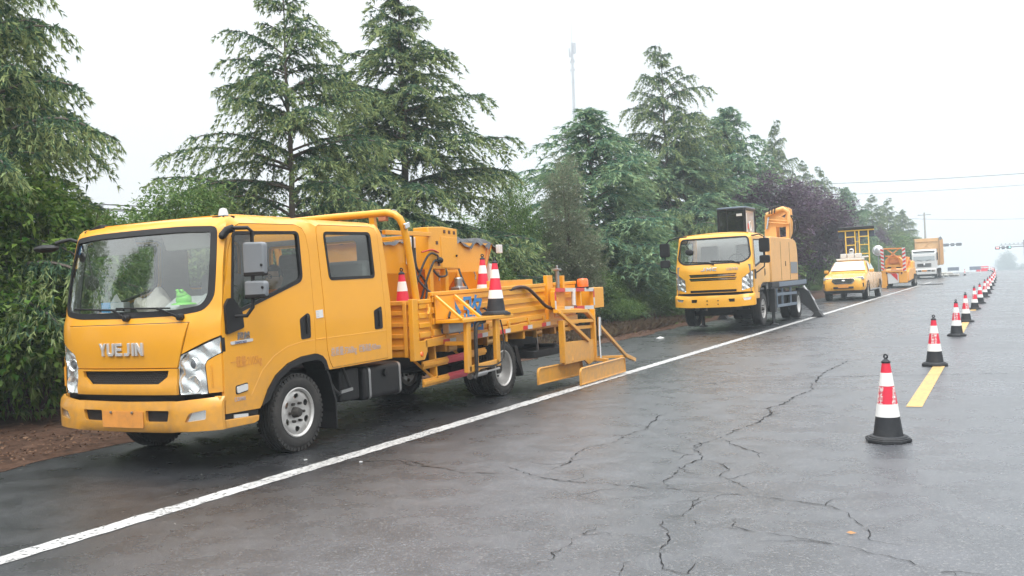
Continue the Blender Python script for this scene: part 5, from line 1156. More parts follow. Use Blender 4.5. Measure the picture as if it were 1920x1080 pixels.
# ------------------------------------------------------------------ the driver and the things lying on the dashboard
TL = Vector(T1.location)
def skin_mesh(V, E, Rr, sub=2):
    me = bpy.data.meshes.new('skin'); me.from_pydata(V, E, []); o = bpy.data.objects.new('skin', me); COL.objects.link(o)
    sk = o.modifiers.new('s', 'SKIN'); sk.use_smooth_shade = True
    for i, d in enumerate(me.skin_vertices[0].data): d.radius = (Rr[i] if isinstance(Rr[i], tuple) else (Rr[i], Rr[i])); d.use_root = i == 0
    sb = o.modifiers.new('d', 'SUBSURF'); sb.levels = sub
    r_ = bpy.data.meshes.new_from_object(o.evaluated_get(bpy.context.evaluated_depsgraph_get()))
    bpy.data.objects.remove(o); return r_
M_SKIN = mat('skin', (.52, .30, .20), .5, vary=.06); M_HAIR = mat('hair', (.02, .017, .015), .6); M_VEST = mat('orange vest', (.85, .16, .03), .7, vary=.1); M_CLO = mat('dark clothes', (.05, .06, .09), .8, vary=.15)
drv = thing('person', 'driver with glasses and an orange vest sitting behind the crew cab wheel', 'person', (TL.x+.47, TL.y+.33, 1.18))
def person():
    V = [(0,0,0), (0,.03,.14), (0,.03,.28), (0,.02,.37)]; E = [(0,1),(1,2),(2,3)]; Rr = [(.16,.12), (.15,.11), (.17,.11), .055]
    for s in (1, -1):
        b = len(V); V += [(s*.17,.03,.29), (s*.25,-.13,.10), (s*.19,-.52,.20), (s*.18,-.60,.235)]; E += [(2,b), (b,b+1), (b+1,b+2), (b+2,b+3)]; Rr += [.062, .048, .034, .03]
        b = len(V); V += [(s*.11,-.02,-.02), (s*.14,-.45,.05), (s*.14,-.62,-.26), (s*.14,-.74,-.28)]; E += [(0,b), (b,b+1), (b+1,b+2), (b+2,b+3)]; Rr += [.085, .062, .045, .04]
        h = len(V)-5                                         # hand: four fingers curled round the wheel rim and a thumb
        for k in range(4):
            f = len(V); V += [(s*(.165+.012*k),-.64,.235-.014*k+.02), (s*(.15+.01*k),-.655,.215-.014*k)]; E += [(h,f),(f,f+1)]; Rr += [.010, .008]
        f = len(V); V += [(s*.14,-.60,.26), (s*.125,-.63,.265)]; E += [(h,f),(f,f+1)]; Rr += [.011, .009]
    body = link('body', skin_mesh(V, E, Rr), M_CLO, drv, 0, 0); body.data.polygons.foreach_set('use_smooth', [True]*len(body.data.polygons))
    hd = MB(); hc = Vector((0, 0, .455))
    b = MB().ball((0, 0, 0), 1, (1, 1, 1), 28, 20)
    P = []
    for x, y, z in b.v:                                      # face: narrower jaw, brow, nose, cheeks
        w = .078*(1-.22*max(0, -z)**1.5); d = .098; h = .122
        q = Vector((x*w, y*d*(1 if y > 0 else .93), z*h))
        if y < -.5:
            q.y -= .022*math.exp(-((x/.16)**2+((z+.12)/.22)**2))      # nose
            q.y += .010*math.exp(-(((abs(x)-.38)/.2)**2+((z-.14)/.14)**2))  # eye sockets
            q.y -= .006*math.exp(-((x/.35)**2+((z+.52)/.1)**2))      # lips
            q.y -= .010*math.exp(-((x/.3)**2+((z+.85)/.18)**2))      # chin
        P.append(q+hc)
    hd.add(P, b.f)
    for s in (1, -1): hd.ball((s*.078, .012, .45), .03, (.35, .7, 1), 10, 8)
    hd.tube([(0,.02,.34), (0,.012,.42)], .052, 12); hd = hd.build('head', M_SKIN, drv, smooth=70)
    hr = MB()
    for x, y, z in b.v: pass
    hv = [(hc.x+x*.083, hc.y+.006+y*.104, hc.z+.006+z*.128) for x, y, z in b.v]; keep = [f for f in b.f if all(b.v[i][2] > (.42 if b.v[i][1] < -.35 else -.15+.55*max(0, -b.v[i][1])) for i in f)]
    hr.add(hv, keep); hr.build('hair', M_HAIR, drv, smooth=70)
    g = MB()
    for s in (1, -1):
        g.tube([(s*.034+.026*math.cos(a), -.096, .468+.020*math.sin(a)) for a in [2*math.pi*i/16 for i in range(16)]], .003, 5, True); g.tube([(s*.06,-.09,.470), (s*.080,.01,.468)], .003, 5)
        MB().ball((s*.033, -.081, .468), .012, (1, .5, .6), 8, 6).build('eye', MATS.get('eye') or mat('eye', (.05, .04, .035), .2), drv)
    g.tube([(-.01,-.098,.472), (.01,-.098,.472)], .003, 5); g.build('glasses', M_BLK, drv)
    MB().tube([(-.02,-.098,.398), (0,-.101,.396), (.02,-.098,.398)], .004, 5).build('mouth', mat('lips', (.40, .16, .13), .5), drv)
    v = MB(); v.lathe([(.135,-.02), (.165,.10), (.175,.20), (.165,.29), (.09,.345)], 24); v.v = [(x*1.12, y*.80+.03, z) for x, y, z in v.v]; v.build('vest', M_VEST, drv, smooth=60)
    for z in (.10, .20):
        s_ = MB(); s_.lathe([(.172+.04*(z-.1), z-.02), (.176+.04*(z-.1), z+.02)], 24); s_.v = [(x*1.13, y*.82+.03, q) for x, y, q in s_.v]; s_.build('vest_stripe', M_TAPEW, drv)
person()
dz = 1.365
t = thing('tissue_box', 'blue and white tissue box on the crew cab dashboard', 'box', (TL.x-.60, TL.y-.66, dz+.01), .35)
b = MB(); b.span(-.11, .11, -.06, .06, 0, .095); b.build('carton', mat('pale card', (.72, .74, .76), .6, vary=.05), t, .004); b = MB(); b.span(-.112, -.02, -.062, .062, .001, .097); b.build('blue_print', mat('light blue print', (.10, .42, .80), .5), t, .004)
b = MB(); b.add([(-.05,0,.097), (.05,.01,.097), (.015,.0,.175), (-.02,.02,.16), (0,-.03,.10), (0,.04,.10)], [(0,4,2), (4,1,2), (1,5,2), (5,0,3), (0,2,3), (5,3,2)]); b.build('tissue', M_WHITE, t)
t = thing('crumpled_cloth', 'heap of crumpled pale cloth in the middle of the crew cab dashboard', 'cloth', (TL.x-.17, TL.y-.60, dz-.01))
b = MB().ball((0, 0, .06), .2, (1, .7, .62), 30, 18); b.v = [(x*(1+.22*math.sin(23*z+5*x)), y*(1+.25*math.sin(17*x+9*z)), max(0, z*(1+.25*math.sin(21*y+13*x)+.15*math.sin(37*x)))) for x, y, z in b.v]; b.build('cloth', mat('pale cloth', (.62, .56, .50), .85, vary=.25, scale=14, bump=.5), t, smooth=70)
t = thing('paper_sheets', 'white papers leaning on the crew cab dashboard under the windscreen corner', 'paper', (TL.x+.36, TL.y-.70, dz+.03))
for i, (x, y, r_, tl_) in enumerate(((-.06, .02, .1, .5), (.16, .06, -.25, .55))): b = MB(); b.box((x, y, .04+.012*i), (.34, .24, .004), (tl_, 0, r_)); b.build('sheet', M_WHITE, t)
t = thing('toy_frog', 'bright green round toy figure on the papers at the corner of the crew cab dashboard', 'toy', (TL.x+.40, TL.y-.78, dz+.055))
M_FROG = mat('green toy plastic', (.20, .72, .06), .4, coat=.2, vary=.08)
b = MB(); b.ball((0, 0, .045), .075, (1, .85, .75), 18, 12); b.lathe([(.11,.0), (.105,.012), (.06,.02)], 20); b.ball((0, -.02, .085), .05, (1.05, .9, .8), 16, 10); b.build('body', M_FROG, t, smooth=60)
for s in (1, -1):
    b = MB(); b.ball((s*.025, -.045, .12), .020, (1, 1, 1), 12, 8); e = b.build('eye', M_FROG, t); b = MB(); b.ball((s*.026, -.062, .121), .008, (1, .6, 1), 8, 6); b.build('pupil', M_BLK, e)
# ------------------------------------------------------------------ the boom truck with raised operator cabin
M_YEL2 = mat('second truck paint', (.82, .40, .035), .36, coat=.3, vary=.05, dirt=(.36, .2, .09), dirt_amt=.15)
M_TAN = mat('machine house paint', (.76, .42, .15), .5, vary=.06, dirt=(.4, .22, .1), dirt_amt=.25)
T2 = thing('boom_truck', 'yellow JMC truck with operator cabin, folded boom and one outrigger foot on the white line', 'truck', (-6.62, 25.28, 0))
def hx2(z): q = min(1, max(0, (z-2.38)/.12)); return 1.01-.06*max(0, (z-1.5)/.9)-.12*(1-math.sqrt(max(0, 1-q*q)))
def y2(z):
    y = float(np.interp(z, [.6, .96, .99, 1.62, 1.70, 2.40], [-1.20, -1.20, -1.16, -1.16, -1.12, -.92])); q = min(1, max(0, (z-2.40)/.10)); return y+.22*(1-math.sqrt(max(0, 1-q*q)))
def F2(u, v, d): s = abs(u)/1.01; return (u, y2(v)+.12*s**2.6+.06*s**12+d, v)
def S2(u, v, d): return (hx2(v)-d, u, v)
def S2L(u, v, d): return (-hx2(v)+d, u, v)
zs2 = [2.50, 2.47, 2.42, 2.3, 2.1, 1.9, 1.7, 1.5, 1.3, 1.1, .9, .80]
arch2 = [(-.46,.80), (-.44,.92), (-.36,1.05), (-.2,1.14), (.0,1.19), (.30,1.19), (.42,1.19)]
so = arch2+[(.86,1.19), (.90,1.6), (.84,2.1), (.74,2.40), (.62,2.50)]+[(F2(hx2(z), z, 0)[1]+.004, z) for z in zs2]
d2 = [(-.90,.83), (-.49,.83), (-.45,.95), (-.36,1.08), (-.2,1.17), (.0,1.215), (.42,1.22), (.52,1.5), (.55,2.0), (.50,2.34), (.40,2.40), (-.62,2.39), (-.70,2.30), (-.86,1.80)]
w2 = rounded([(-.66,2.31), (.44,2.34), (.48,1.88), (.30,1.78), (-.78,1.60)], .05)
for W_ in (S2, S2L):
    MB().sheet(so, [offset(d2, .006)], .11, W_, .03).build('cab_side', M_YEL2, T2, smooth=40)
    d = MB().sheet(d2, [w2], .10, lambda u, v, q: W_(u, v, q-.002), .035).build('door', M_YEL2, T2, smooth=40)
    MB().sheet(offset(w2, .006), [offset(w2, -.03)], .08, lambda u, v, q: W_(u, v, q-.006), .03).build('window_seal', M_BLK, d)
    MB().sheet(offset(w2, -.02), [], .15, lambda u, v, q: W_(u, v, q+.012), .005).build('window', M_GLASS, d)
    MB().sheet(rounded([(.22,1.35), (.34,1.40), (.34,1.55), (.24,1.55)], .02), [], .06, lambda u, v, q: W_(u, v, q-.008), .012).build('handle', M_BLK, d)
tri = MB().sheet([(-.60,.95), (-.38,.95), (-.49,1.13)], [offset([(-.60,.95), (-.38,.95), (-.49,1.13)], -.03)], .06, lambda u, v, d: S2(u, v, d-.006), .004).build('triangle_mark', M_BLK, T2)
gl2 = rounded([(.88,2.40), (.96,1.86), (.78,1.725), (-.78,1.725), (-.96,1.86), (-.88,2.40)], [.10, .12, .10, .10, .12, .10])
fo = [(1.01,.99)]+[(hx2(z), z) for z in (1.2,1.4,1.6,1.8,2.0,2.2,2.38,2.42,2.45,2.48,2.50)]; fo = fo+[(-a, b) for a, b in reversed(fo)]
hl2 = rounded([(.74,1.33), (1.0,1.53), (.985,1.10), (.72,1.02)], .02, 2); sl2 = [[(-.62,z0), (.62,z0), (.58,z1), (-.58,z1)] for z0, z1 in ((1.47,1.395), (1.375,1.30))]
lowgap = [(-.60,1.065), (.60,1.065), (.60,1.0), (-.60,1.0)]
MB().sheet(fo, [gl2, hl2, [(-a, b) for a, b in hl2], *sl2, lowgap], .10, lambda u, v, d: F2(u, v, d-(.025*max(0, min(1, (.72-abs(u))/.04)) if v < 1.60 else 0)), .03).build('cab_front', M_YEL2, T2, smooth=45)
for s in (1, -1): headlamp(T2, hl2, F2, (.87,1.27), .045, mirror=s)
for z0, z1 in ((1.45,1.415), (1.355,1.32)): MB().sheet([(-.61,z0), (.61,z0), (.60,z1), (-.60,z1)], [], .3, lambda u, v, d: F2(u, v, d-.02), .02).build('grille_bar', M_CHROME, T2)
bb = MB(); bb.sheet([(-.68,1.50), (.68,1.50), (.66,.97), (-.66,.97)], [], .3, lambda u, v, d: F2(u, v, d+.03), .02); bb.build('grille_back', M_BLK, T2)
ws = MB().sheet(offset(gl2, -.004), [], .16, lambda u, v, d: F2(u, v, d+.012), .006).build('windscreen', M_WSC, T2)
MB().sheet(offset(gl2, .006), [offset(gl2, -.035)], .1, lambda u, v, d: F2(u, v, d-.003), .012).build('windscreen_seal', M_BLK, ws)
for (a, b, c) in (((.05,1.70), (-.1,1.77), (-.75,1.80)), ((.70,1.70), (.5,1.78), (-.05,1.80))):
    w = MB(); w.beam(F2(*a, -.03), F2(*b, -.03), .025, .015, up=(0, 1, 0)); w.beam(F2(*b, -.025), F2(*c, -.012), .02, .02, up=(0, 1, 0)); w.build('wiper', M_BLK, T2)
block_letters('JMC', -.30, 1.55, .125, .085, .02, lambda u, v, d: F2(u, v, d-.022), M_LETT, T2, .012, .2)
link('lettering', text_mesh('江铃汽车', .075, lambda u, v, d: F2(u, v, d-.03), .52, 1.555, .004, 'CENTER', 1.0, .001), M_LETT, T2, 0, 30)
def B2(u, v, d): s = abs(u)/1.04; return (u, -1.26+.15*s**2.6+.08*s**12+.05*max(0, (v-.88)/.06)**2+d-.03*(1 if abs(u) > .64 else 0), v)
hb = [[(-.56,.83), (-.40,.83), (-.42,.75), (-.56,.75)], [(.40,.83), (.56,.83), (.56,.75), (.42,.75)]]; fg = rounded([(.76,.84), (.97,.86), (.95,.79), (.80,.77)], .012, 2)
bp2 = MB().sheet([(-1.04,.95), (-.62,.92), (.62,.92), (1.04,.95), (1.04,.65), (.6,.62), (-.6,.62), (-1.04,.65)], hb+[fg, [(-a, b) for a, b in fg]], .08, B2, .03).build('front_bumper', M_YEL2, T2, smooth=45)
b = MB(); b.sheet([(-.95,.90), (.95,.90), (.95,.68), (-.95,.68)], [], .2, lambda u, v, d: B2(u, v, d+.035), .02); b.build('bumper_back', M_BLK, bp2)
for s in (1, -1): MB().sheet([(s*a, c) for a, c in fg], [], .1, lambda u, v, d: B2(u, v, d+.01), .01).build('fog_lamp', M_REFL, bp2)
for u in (-.14, .14):
    for v in (.70, .79): MB().box(B2(u, v, -.004), (.035, .006, .025)).build('plate_mount', M_BLK, bp2)
b = MB(); b.prism([(-1.08,.93), (-.90,.93), (-.90,.66), (-1.08,.66)], 'x', .95, 1.03); b = b.build('bumper_side', M_YEL2, T2, .01)
b = MB(); b.prism([(-1.08,.93), (-.90,.93), (-.90,.66), (-1.08,.66)], 'x', -1.03, -.95); b.build('bumper_side', M_YEL2, T2, .01)
MB().sheet([(.84,-.70), (.84,.62), (-.84,.62), (-.84,-.70)], [], .2, lambda u, v, d: (u, v, 2.50+.05*(1-(abs(u)/.84)**2.2)*min(1, (v+.75)/.3)-d), .02).build('roof', M_YEL2, T2, smooth=45)
b = MB(); b.span(-.95,.95,.84,.87,1.0,2.42); b.build('cab_back', mat('pale lining', (.42,.43,.43), .8), T2); b = MB(); b.span(-.95,.95,-.95,.85,1.0,1.05); b.span(-.95,.95,-1.04,-.7,1.0,1.68); b.build('cab_floor', M_INT, T2)
for x in (.48, -.48):
    s_ = MB(); s_.box((x,.10,1.45), (.5,.5,.16)); s_.box((x,.40,1.85), (.48,.14,.75), (-.15,0,0)); s_.build('seat', M_SEAT, T2, .04)
b = MB(); b.span(.1,.7,-.92,-.66,1.705,1.712); b.build('papers', M_WHITE, T2)
b = MB(); b.tube([(.48+.2*math.cos(a), -.52+.09*math.sin(a), 1.80+.16*math.sin(a)) for a in [2*math.pi*i/24 for i in range(24)]], .016, 6, True); b.build('steering_wheel', M_BLK, T2)
b = MB(); b.span(-.75,.75,-.6,-.1,2.40,2.42); b.build('head_lining', mat('pale trim', (.5,.5,.48), .8), T2)
b = MB(); b.ball((-.62,-1.02,2.06), .11, (.95,.3,.75), 16, 10); b.tube([(-.62,-1.0,2.1), (-.72,-.95,2.25), (-.66,-.93,2.36)], .012, 6); b.build('kerb_mirror', M_BLK, T2)
for s in (1, -1):
    a = MB(); X = s*1.20
    if s > 0: a.tube([(.95,-.78,2.40), (1.10,-.60,2.43), (X,-.50,2.36), (X,-.50,1.80), (X-.02,-.52,1.60), (1.05,-.66,1.48), (.99,-.80,1.44)], .018, 7); a.box((.99,-.82,1.42), (.05,.20,.24))
    else: a.tube([(-.70,-.90,2.47), (-.95,-.98,2.46), (-1.15,-1.0,2.40), (-1.30,-.95,2.26), (-1.30,-.92,1.8), (-1.20,-.85,1.58), (-.99,-.72,1.48)], .018, 7); X = -1.30
    a.build('mirror_arm', M_BLK, T2, smooth=60); y_ = -.50 if s > 0 else -.93
    for z0, z1 in ((1.97,2.33), (1.69,1.89)): MB().prism(rounded([(X-.13,z0), (X+.13,z0), (X+.13,z1), (X-.13,z1)], .05), 'y', y_-.05, y_+.04).build('side_mirror', M_BLK, T2, .015)
# chassis, platform, guards
c = MB()
for x in (-.38,.38): c.span(x-.04,x+.04,-1.0,5.9,.62,.82)
c.span(-.9,.9,-.06,.06,.36,.50); c.span(-.85,.85,4.83,4.97,.34,.48); c.ball((0,4.9,.42),.22); c.span(-.30,.30,-.7,.6,.45,.90); c.span(-.7,.7,1.4,4.4,.5,.9); c.span(-.95,.95,-1.1,-1.0,.62,.95); c.span(-.9,.9,-.9,.6,.85,.98); c.build('chassis', M_CHAS, T2, .01)
p = MB(); p.span(-1.0,1.0,1.0,6.0,.98,1.16); p.span(1.0,1.03,1.0,6.02,1.03,1.17); p.build('platform', M_CHAS, T2, .01)
M_BLU = mat('blue grey steel', (.16,.20,.25), .5, .3, vary=.1, dirt=(.2,.2,.2), dirt_amt=.3)
p = MB(); p.prism([(1.9,1.03), (6.03,1.03), (6.03,1.165), (1.9,1.165)], 'x', 1.031, 1.04); p.build('platform_edge', M_BLU, T2)
for z in (.82, .50): MB().beam((1.0,1.62,z), (1.0,4.48,z-.03), .04, .08).build('guard_rail', M_BLU, T2, .004)
for y in (1.64, 2.4, 3.6): MB().beam((1.0,y,.98), (1.0,y,.46), .05, .05).build('guard_post', M_BLU, T2)
for x, s in ((.88, 1), (-.88, -1)): wheel(T2, x, 0, .50, .42, .235, .25, s, 'disc', 6)
for x, s, k in ((.87, 1, 'deep'), (.60, -1, 'disc'), (-.87, -1, 'deep'), (-.60, 1, 'disc')): wheel(T2, x, 4.9, .425, .42, .25, .24, s, k, rim_m=M_WHITE)
for s in (1, -1):
    f = MB(); f.prism([(-.46,.80), (-.44,.92), (-.36,1.05), (-.2,1.14), (.0,1.18), (.38,1.17), (.50,.95), (.54,.5), (.50,.5), (.46,.92), (.34,1.10), (-.0,1.11), (-.2,1.06), (-.32,.95), (-.38,.80)], 'x', s*.72, s*1.0); f.build('mud_guard', M_BLK, T2)
# jacks: two straight ones behind the front wheels, two splayed legs at the rear
for x in (.98, -.98):
    j = MB(); j.span(x-.08,x+.08,1.15,1.33,.35,1.0); j.tube([(x,1.24,.5), (x,1.24,.03)], .045, 10); j.lathe([(.12,.0), (.12,.03), (.05,.05)], 14, 'z', (x,1.24,.003)); j.build('jack_leg', M_CHAS, T2, .006)
for s in (1, -1):
    j = MB(); j.prism([(s*.85,.92), (s*1.10,.90), (s*1.24,.80), (s*1.52,.16), (s*1.46,.10), (s*1.36,.12), (s*.98,.48), (s*.85,.52)], 'y', 5.18, 5.40); j = j.build('outrigger_leg', M_CHAS, T2, .01)
    f = MB(); f.prism([(s*1.28,.003), (s*1.66,.003), (s*1.60,.06), (s*1.52,.17), (s*1.42,.17), (s*1.33,.06)], 'y', 5.10, 5.48); f.build('outrigger_foot', M_CHAS, j, .008)
    MB().lathe([(.001,5.16), (.035,5.165), (.035,5.20)], 12, 'y', (s*1.46,0,.12)).build('pivot_pin', M_STEEL, j)
    cyl = MB(); cyl.tube([(s*1.06,5.30,.96), (s*1.36,5.30,.50)], .05, 10); cyl.tube([(s*1.36,5.30,.50), (s*1.50,5.30,.20)], .025, 8); cyl.build('outrigger_cylinder', M_STEEL, j)
# machine house
h = MB(); h.prism(rounded([(1.35,1.17), (5.05,1.17), (5.12,2.0), (4.95,2.36), (4.3,2.42), (1.35,2.42)], [.02,.02,.25,.3,.1,.05]), 'x', .20, .97); h = h.build('machine_house', M_TAN, T2, .05, seg=4)
MB().prism([(3.95,1.38), (4.95,1.38), (4.95,1.72), (3.95,1.72)], 'x', .972, .98).build('vent_panel', M_GREY, h); MB().beam((.98,3.2,1.60), (.98,3.2,1.74), .015, .02).build('house_handle', M_BLK, h)
for y in (2.6, 3.85): MB().beam((.9725,y,1.2), (.9725,y,2.3), .008, .004).build('panel_seam', M_BLK, h)
h2 = MB(); h2.span(-.97,.18,2.9,5.1,1.17,2.1); h2.build('counterweight', M_TAN, T2, .06)
# operator cabin
x0, x1, y0_, y1_, z0, z1 = -.62, .13, 2.05, 3.25, 1.2, 3.28
k = MB()
for x in (x0, x1):
    for y in (y0_, y1_): k.beam((x,y,z0), (x,y,z1), .07, .07)
for y in (y0_, y1_): k.beam((x0,y,z1), (x1,y,z1), .07, .06); k.beam((x0,y,2.45), (x1,y,2.45), .06, .06)
for x in (x0, x1): k.beam((x,y0_,z1), (x,y1_,z1), .07, .06); k.beam((x,y0_,2.45), (x,y1_,2.45), .06, .06)
k.beam((x0+.24,y0_,z0), (x0+.24,y0_,z1), .035, .04); k.span(x0,x1,y0_,y1_,1.18,1.3); k = k.build('operator_cabin', M_BLK, T2, .01)
r_ = MB(); r_.prism(rounded([(x0-.05,y0_-.06), (x1+.05,y0_-.06), (x1+.05,y1_+.05), (x0-.05,y1_+.05)], .12), 'z', z1+.02, z1+.075); r_.build('cabin_roof', M_BLU, k, .015)
MB().box(((x0+x1)/2,y0_-.0,2.87), (x1-x0-.06,.008,.78)).build('cabin_glass', M_DARKG, k); MB().box((x1,2.65,2.87), (.008,1.1,.78)).build('cabin_glass', M_SKYG, k); MB().box((x0,2.65,2.87), (.008,1.1,.78)).build('cabin_glass', M_DARKG, k); MB().box(((x0+x1)/2,y1_,2.87), (x1-x0-.06,.008,.78)).build('cabin_glass', M_DARKG, k)
MB().span(x0+.03,x1-.03,y1_-.06,y1_-.03,1.3,3.25).build('cabin_back', M_BLK, k)
s_ = MB(); s_.box((-.22,2.9,2.35), (.45,.5,.14)); s_.box((-.22,3.1,2.70), (.42,.12,.6)); s_.build('operator_seat', M_SEAT, k, .05)
MB().box((-.02,y0_-.01,3.12), (.16,.006,.07)).build('cabin_sticker', M_TAPEW, k); MB().tube([(x1+.05,y0_,2.55), (x1+.05,y0_,3.15)], .014, 6).build('hand_rail', M_WHITE, k)
o_ = MB(); o_.tube([(x1+.012,2.62+.11*math.cos(a),2.80+.14*math.sin(a)) for a in [2*math.pi*i/20 for i in range(20)]], .018, 6, True); o_.build('round_mark', M_WHITE, k); MB().box((x1+.012,2.40,2.80), (.006,.10,.16)).build('red_mark', M_RED, k)
# folded boom
Lx = lambda u, v: (at_y(u, v, 25.28+5.0)[0]+6.62, at_y(u, v, 30.28)[2])
outl = [Lx(*p) for p in ((1436,452), (1436,404), (1444,400), (1462,391), (1474,388), (1480,392), (1482,410), (1482,452))]; hole = [Lx(*p) for p in ((1457,426), (1475,424), (1476,444), (1458,446))]; hole2 = [Lx(*p) for p in ((1461,405), (1472,398), (1476,402), (1472,410))]
bm_ = MB(); bm_.sheet(outl, [hole, hole2], .12, lambda u, v, d: (u, 4.85+d, v), .10); bm_.sheet(outl, [hole, hole2], .12, lambda u, v, d: (u, 5.30+d, v), .10)
cx = sum(p[0] for p in outl)/8; bm_.span(outl[0][0]+.02, outl[0][0]+.20, 4.95, 5.30, 2.2, outl[1][1]-.1); bm_.span(outl[7][0]-.08, outl[7][0], 4.95, 5.30, 2.2, outl[5][1]-.2); bm_ = bm_.build('boom', M_TAN, T2, .012)
tb = MB(); tb.tube([(Lx(1440,404)[0],4.80,Lx(1440,404)[1]), (Lx(1456,396)[0],4.80,Lx(1456,396)[1]), (Lx(1470,390)[0],4.82,Lx(1470,390)[1]-.02), (Lx(1479,398)[0],4.85,Lx(1479,398)[1]), (Lx(1480,420)[0],4.85,Lx(1480,420)[1])], .07, 12); tb.build('boom_tube', M_TAN, bm_, smooth=60)
MB().tube([(Lx(1444,408)[0],4.80,Lx(1444,408)[1]), (Lx(1441,430)[0],4.80,Lx(1441,430)[1])], .035, 10).build('boom_cylinder', M_CHROME, bm_)
for du in (0, 5, 10): hose([(Lx(1446+du,404)[0],4.7,Lx(1446,402)[1]), (Lx(1447+du,392)[0],4.75,Lx(1447,390)[1]), (Lx(1452+du,388)[0],4.9,Lx(1452,389)[1]), (Lx(1455+du,396)[0],5.0,Lx(1455,398)[1])], .02, M_BLK, bm_, 'hose')
for du in (0, 4, 7): hose([(Lx(1478,402)[0],4.9,Lx(1478,402)[1]), (Lx(1487+du,412)[0],4.9,Lx(1487,410)[1]), (Lx(1489+du,430)[0],5.0,Lx(1489,430)[1]), (Lx(1482,448)[0],5.0,Lx(1482,450)[1])], .016, M_CHAS, bm_, 'hose')
for v in (412, 417): MB().tube([(Lx(1440,v)[0],4.79,Lx(1440,v)[1]), (Lx(1478,v+3)[0],4.79,Lx(1478,v+3)[1])], .018, 6).build('boom_pipe', M_TAN, bm_)
# ------------------------------------------------------------------ pickup with sign board
M_YEL3 = mat('pickup paint', (.82, .40, .05), .28, coat=.5, vary=.04)
T3 = thing('pickup_truck', 'yellow pickup with a raised dark sign board and white light bar on its roof', 'pickup', (-6.40, 45.84, 0))
def loft(st, name, m, par, smooth=40, bev=0):
    """body from cross sections: (y, [(x, z) from the keel outwards and up to the middle of the roof])"""
    q = MB(); n = None; V = []; F = []
    for y, half in st:
        L = half+[(-a, b) for a, b in reversed(half)]; n = len(L); V += [(x, y, z) for x, z in L]
    for i in range(len(st)-1):
        a, b = i*n, (i+1)*n; F += [(a+j, a+(j+1) % n, b+(j+1) % n, b+j) for j in range(n)]
    F += [tuple(range(n)), tuple(range((len(st)-1)*n, len(st)*n))]
    return q.add(V, F).build(name, m, par, bev, smooth)
def sec(w, zb, zs, zt, wt, wb=None): return [(.02, zb), ((wb or w)-.06, zb), (wb or w-.01, zb+.10), (w, (zb+zs)/2), (w-.012, zs-.06), (wt, zt-.02), (.02, zt)]
body = loft([(-1.06, sec(.62,.52,.74,.90,.55)), (-1.02, sec(.80,.46,.78,.98,.72)), (-.90, sec(.89,.44,.96,1.06,.80)), (-.6, sec(.92,.46,1.06,1.13,.84)), (.0, sec(.93,.5,1.10,1.20,.85)), (.62, sec(.93,.44,1.14,1.24,.86)), (1.4, sec(.93,.42,1.16,1.24,.88)), (3.0, sec(.93,.42,1.18,1.22,.90)), (3.05, sec(.93,.42,1.18,1.22,.90)), (5.7, sec(.92,.46,1.18,1.20,.89)), (5.76, sec(.88,.5,1.14,1.17,.86))], 'body', M_YEL3, T3)
cabp = [(.55,1.24), (1.25,1.74), (1.7,1.79), (2.3,1.77), (2.95,1.66), (3.1,1.22)]
def gx(z): return .86-.19*(z-1.22)/.55
loft([(y, [(.02,1.20), (.86,1.20), (gx(min(z, 1.5)), min(z, 1.5)), (gx(z)-.02, z-.02), (gx(z)-.12, z), (.02, z+.015)]) for y, z in cabp], 'cabin', M_YEL3, T3)
def quad(name, P, m, par, t=.006): n = (Vector(P[1])-Vector(P[0])).cross(Vector(P[2])-Vector(P[0])).normalized()*t; return MB().add([Vector(p) for p in P]+[Vector(p)+n for p in P], [tuple(range(len(P)-1, -1, -1)), tuple(range(len(P), 2*len(P)))]+[(i, (i+1) % len(P), len(P)+(i+1) % len(P), len(P)+i) for i in range(len(P))]).build(name, m, par, 0, 0)
M_DGL = mat('dark pickup glass', (.30, .34, .35), .04, 0., coat=1, vary=.1, spec=1)
quad('windscreen', [(-.76,.62,1.325), (.76,.62,1.325), (.62,1.19,1.735), (-.62,1.19,1.735)], M_DGL, T3, .02)
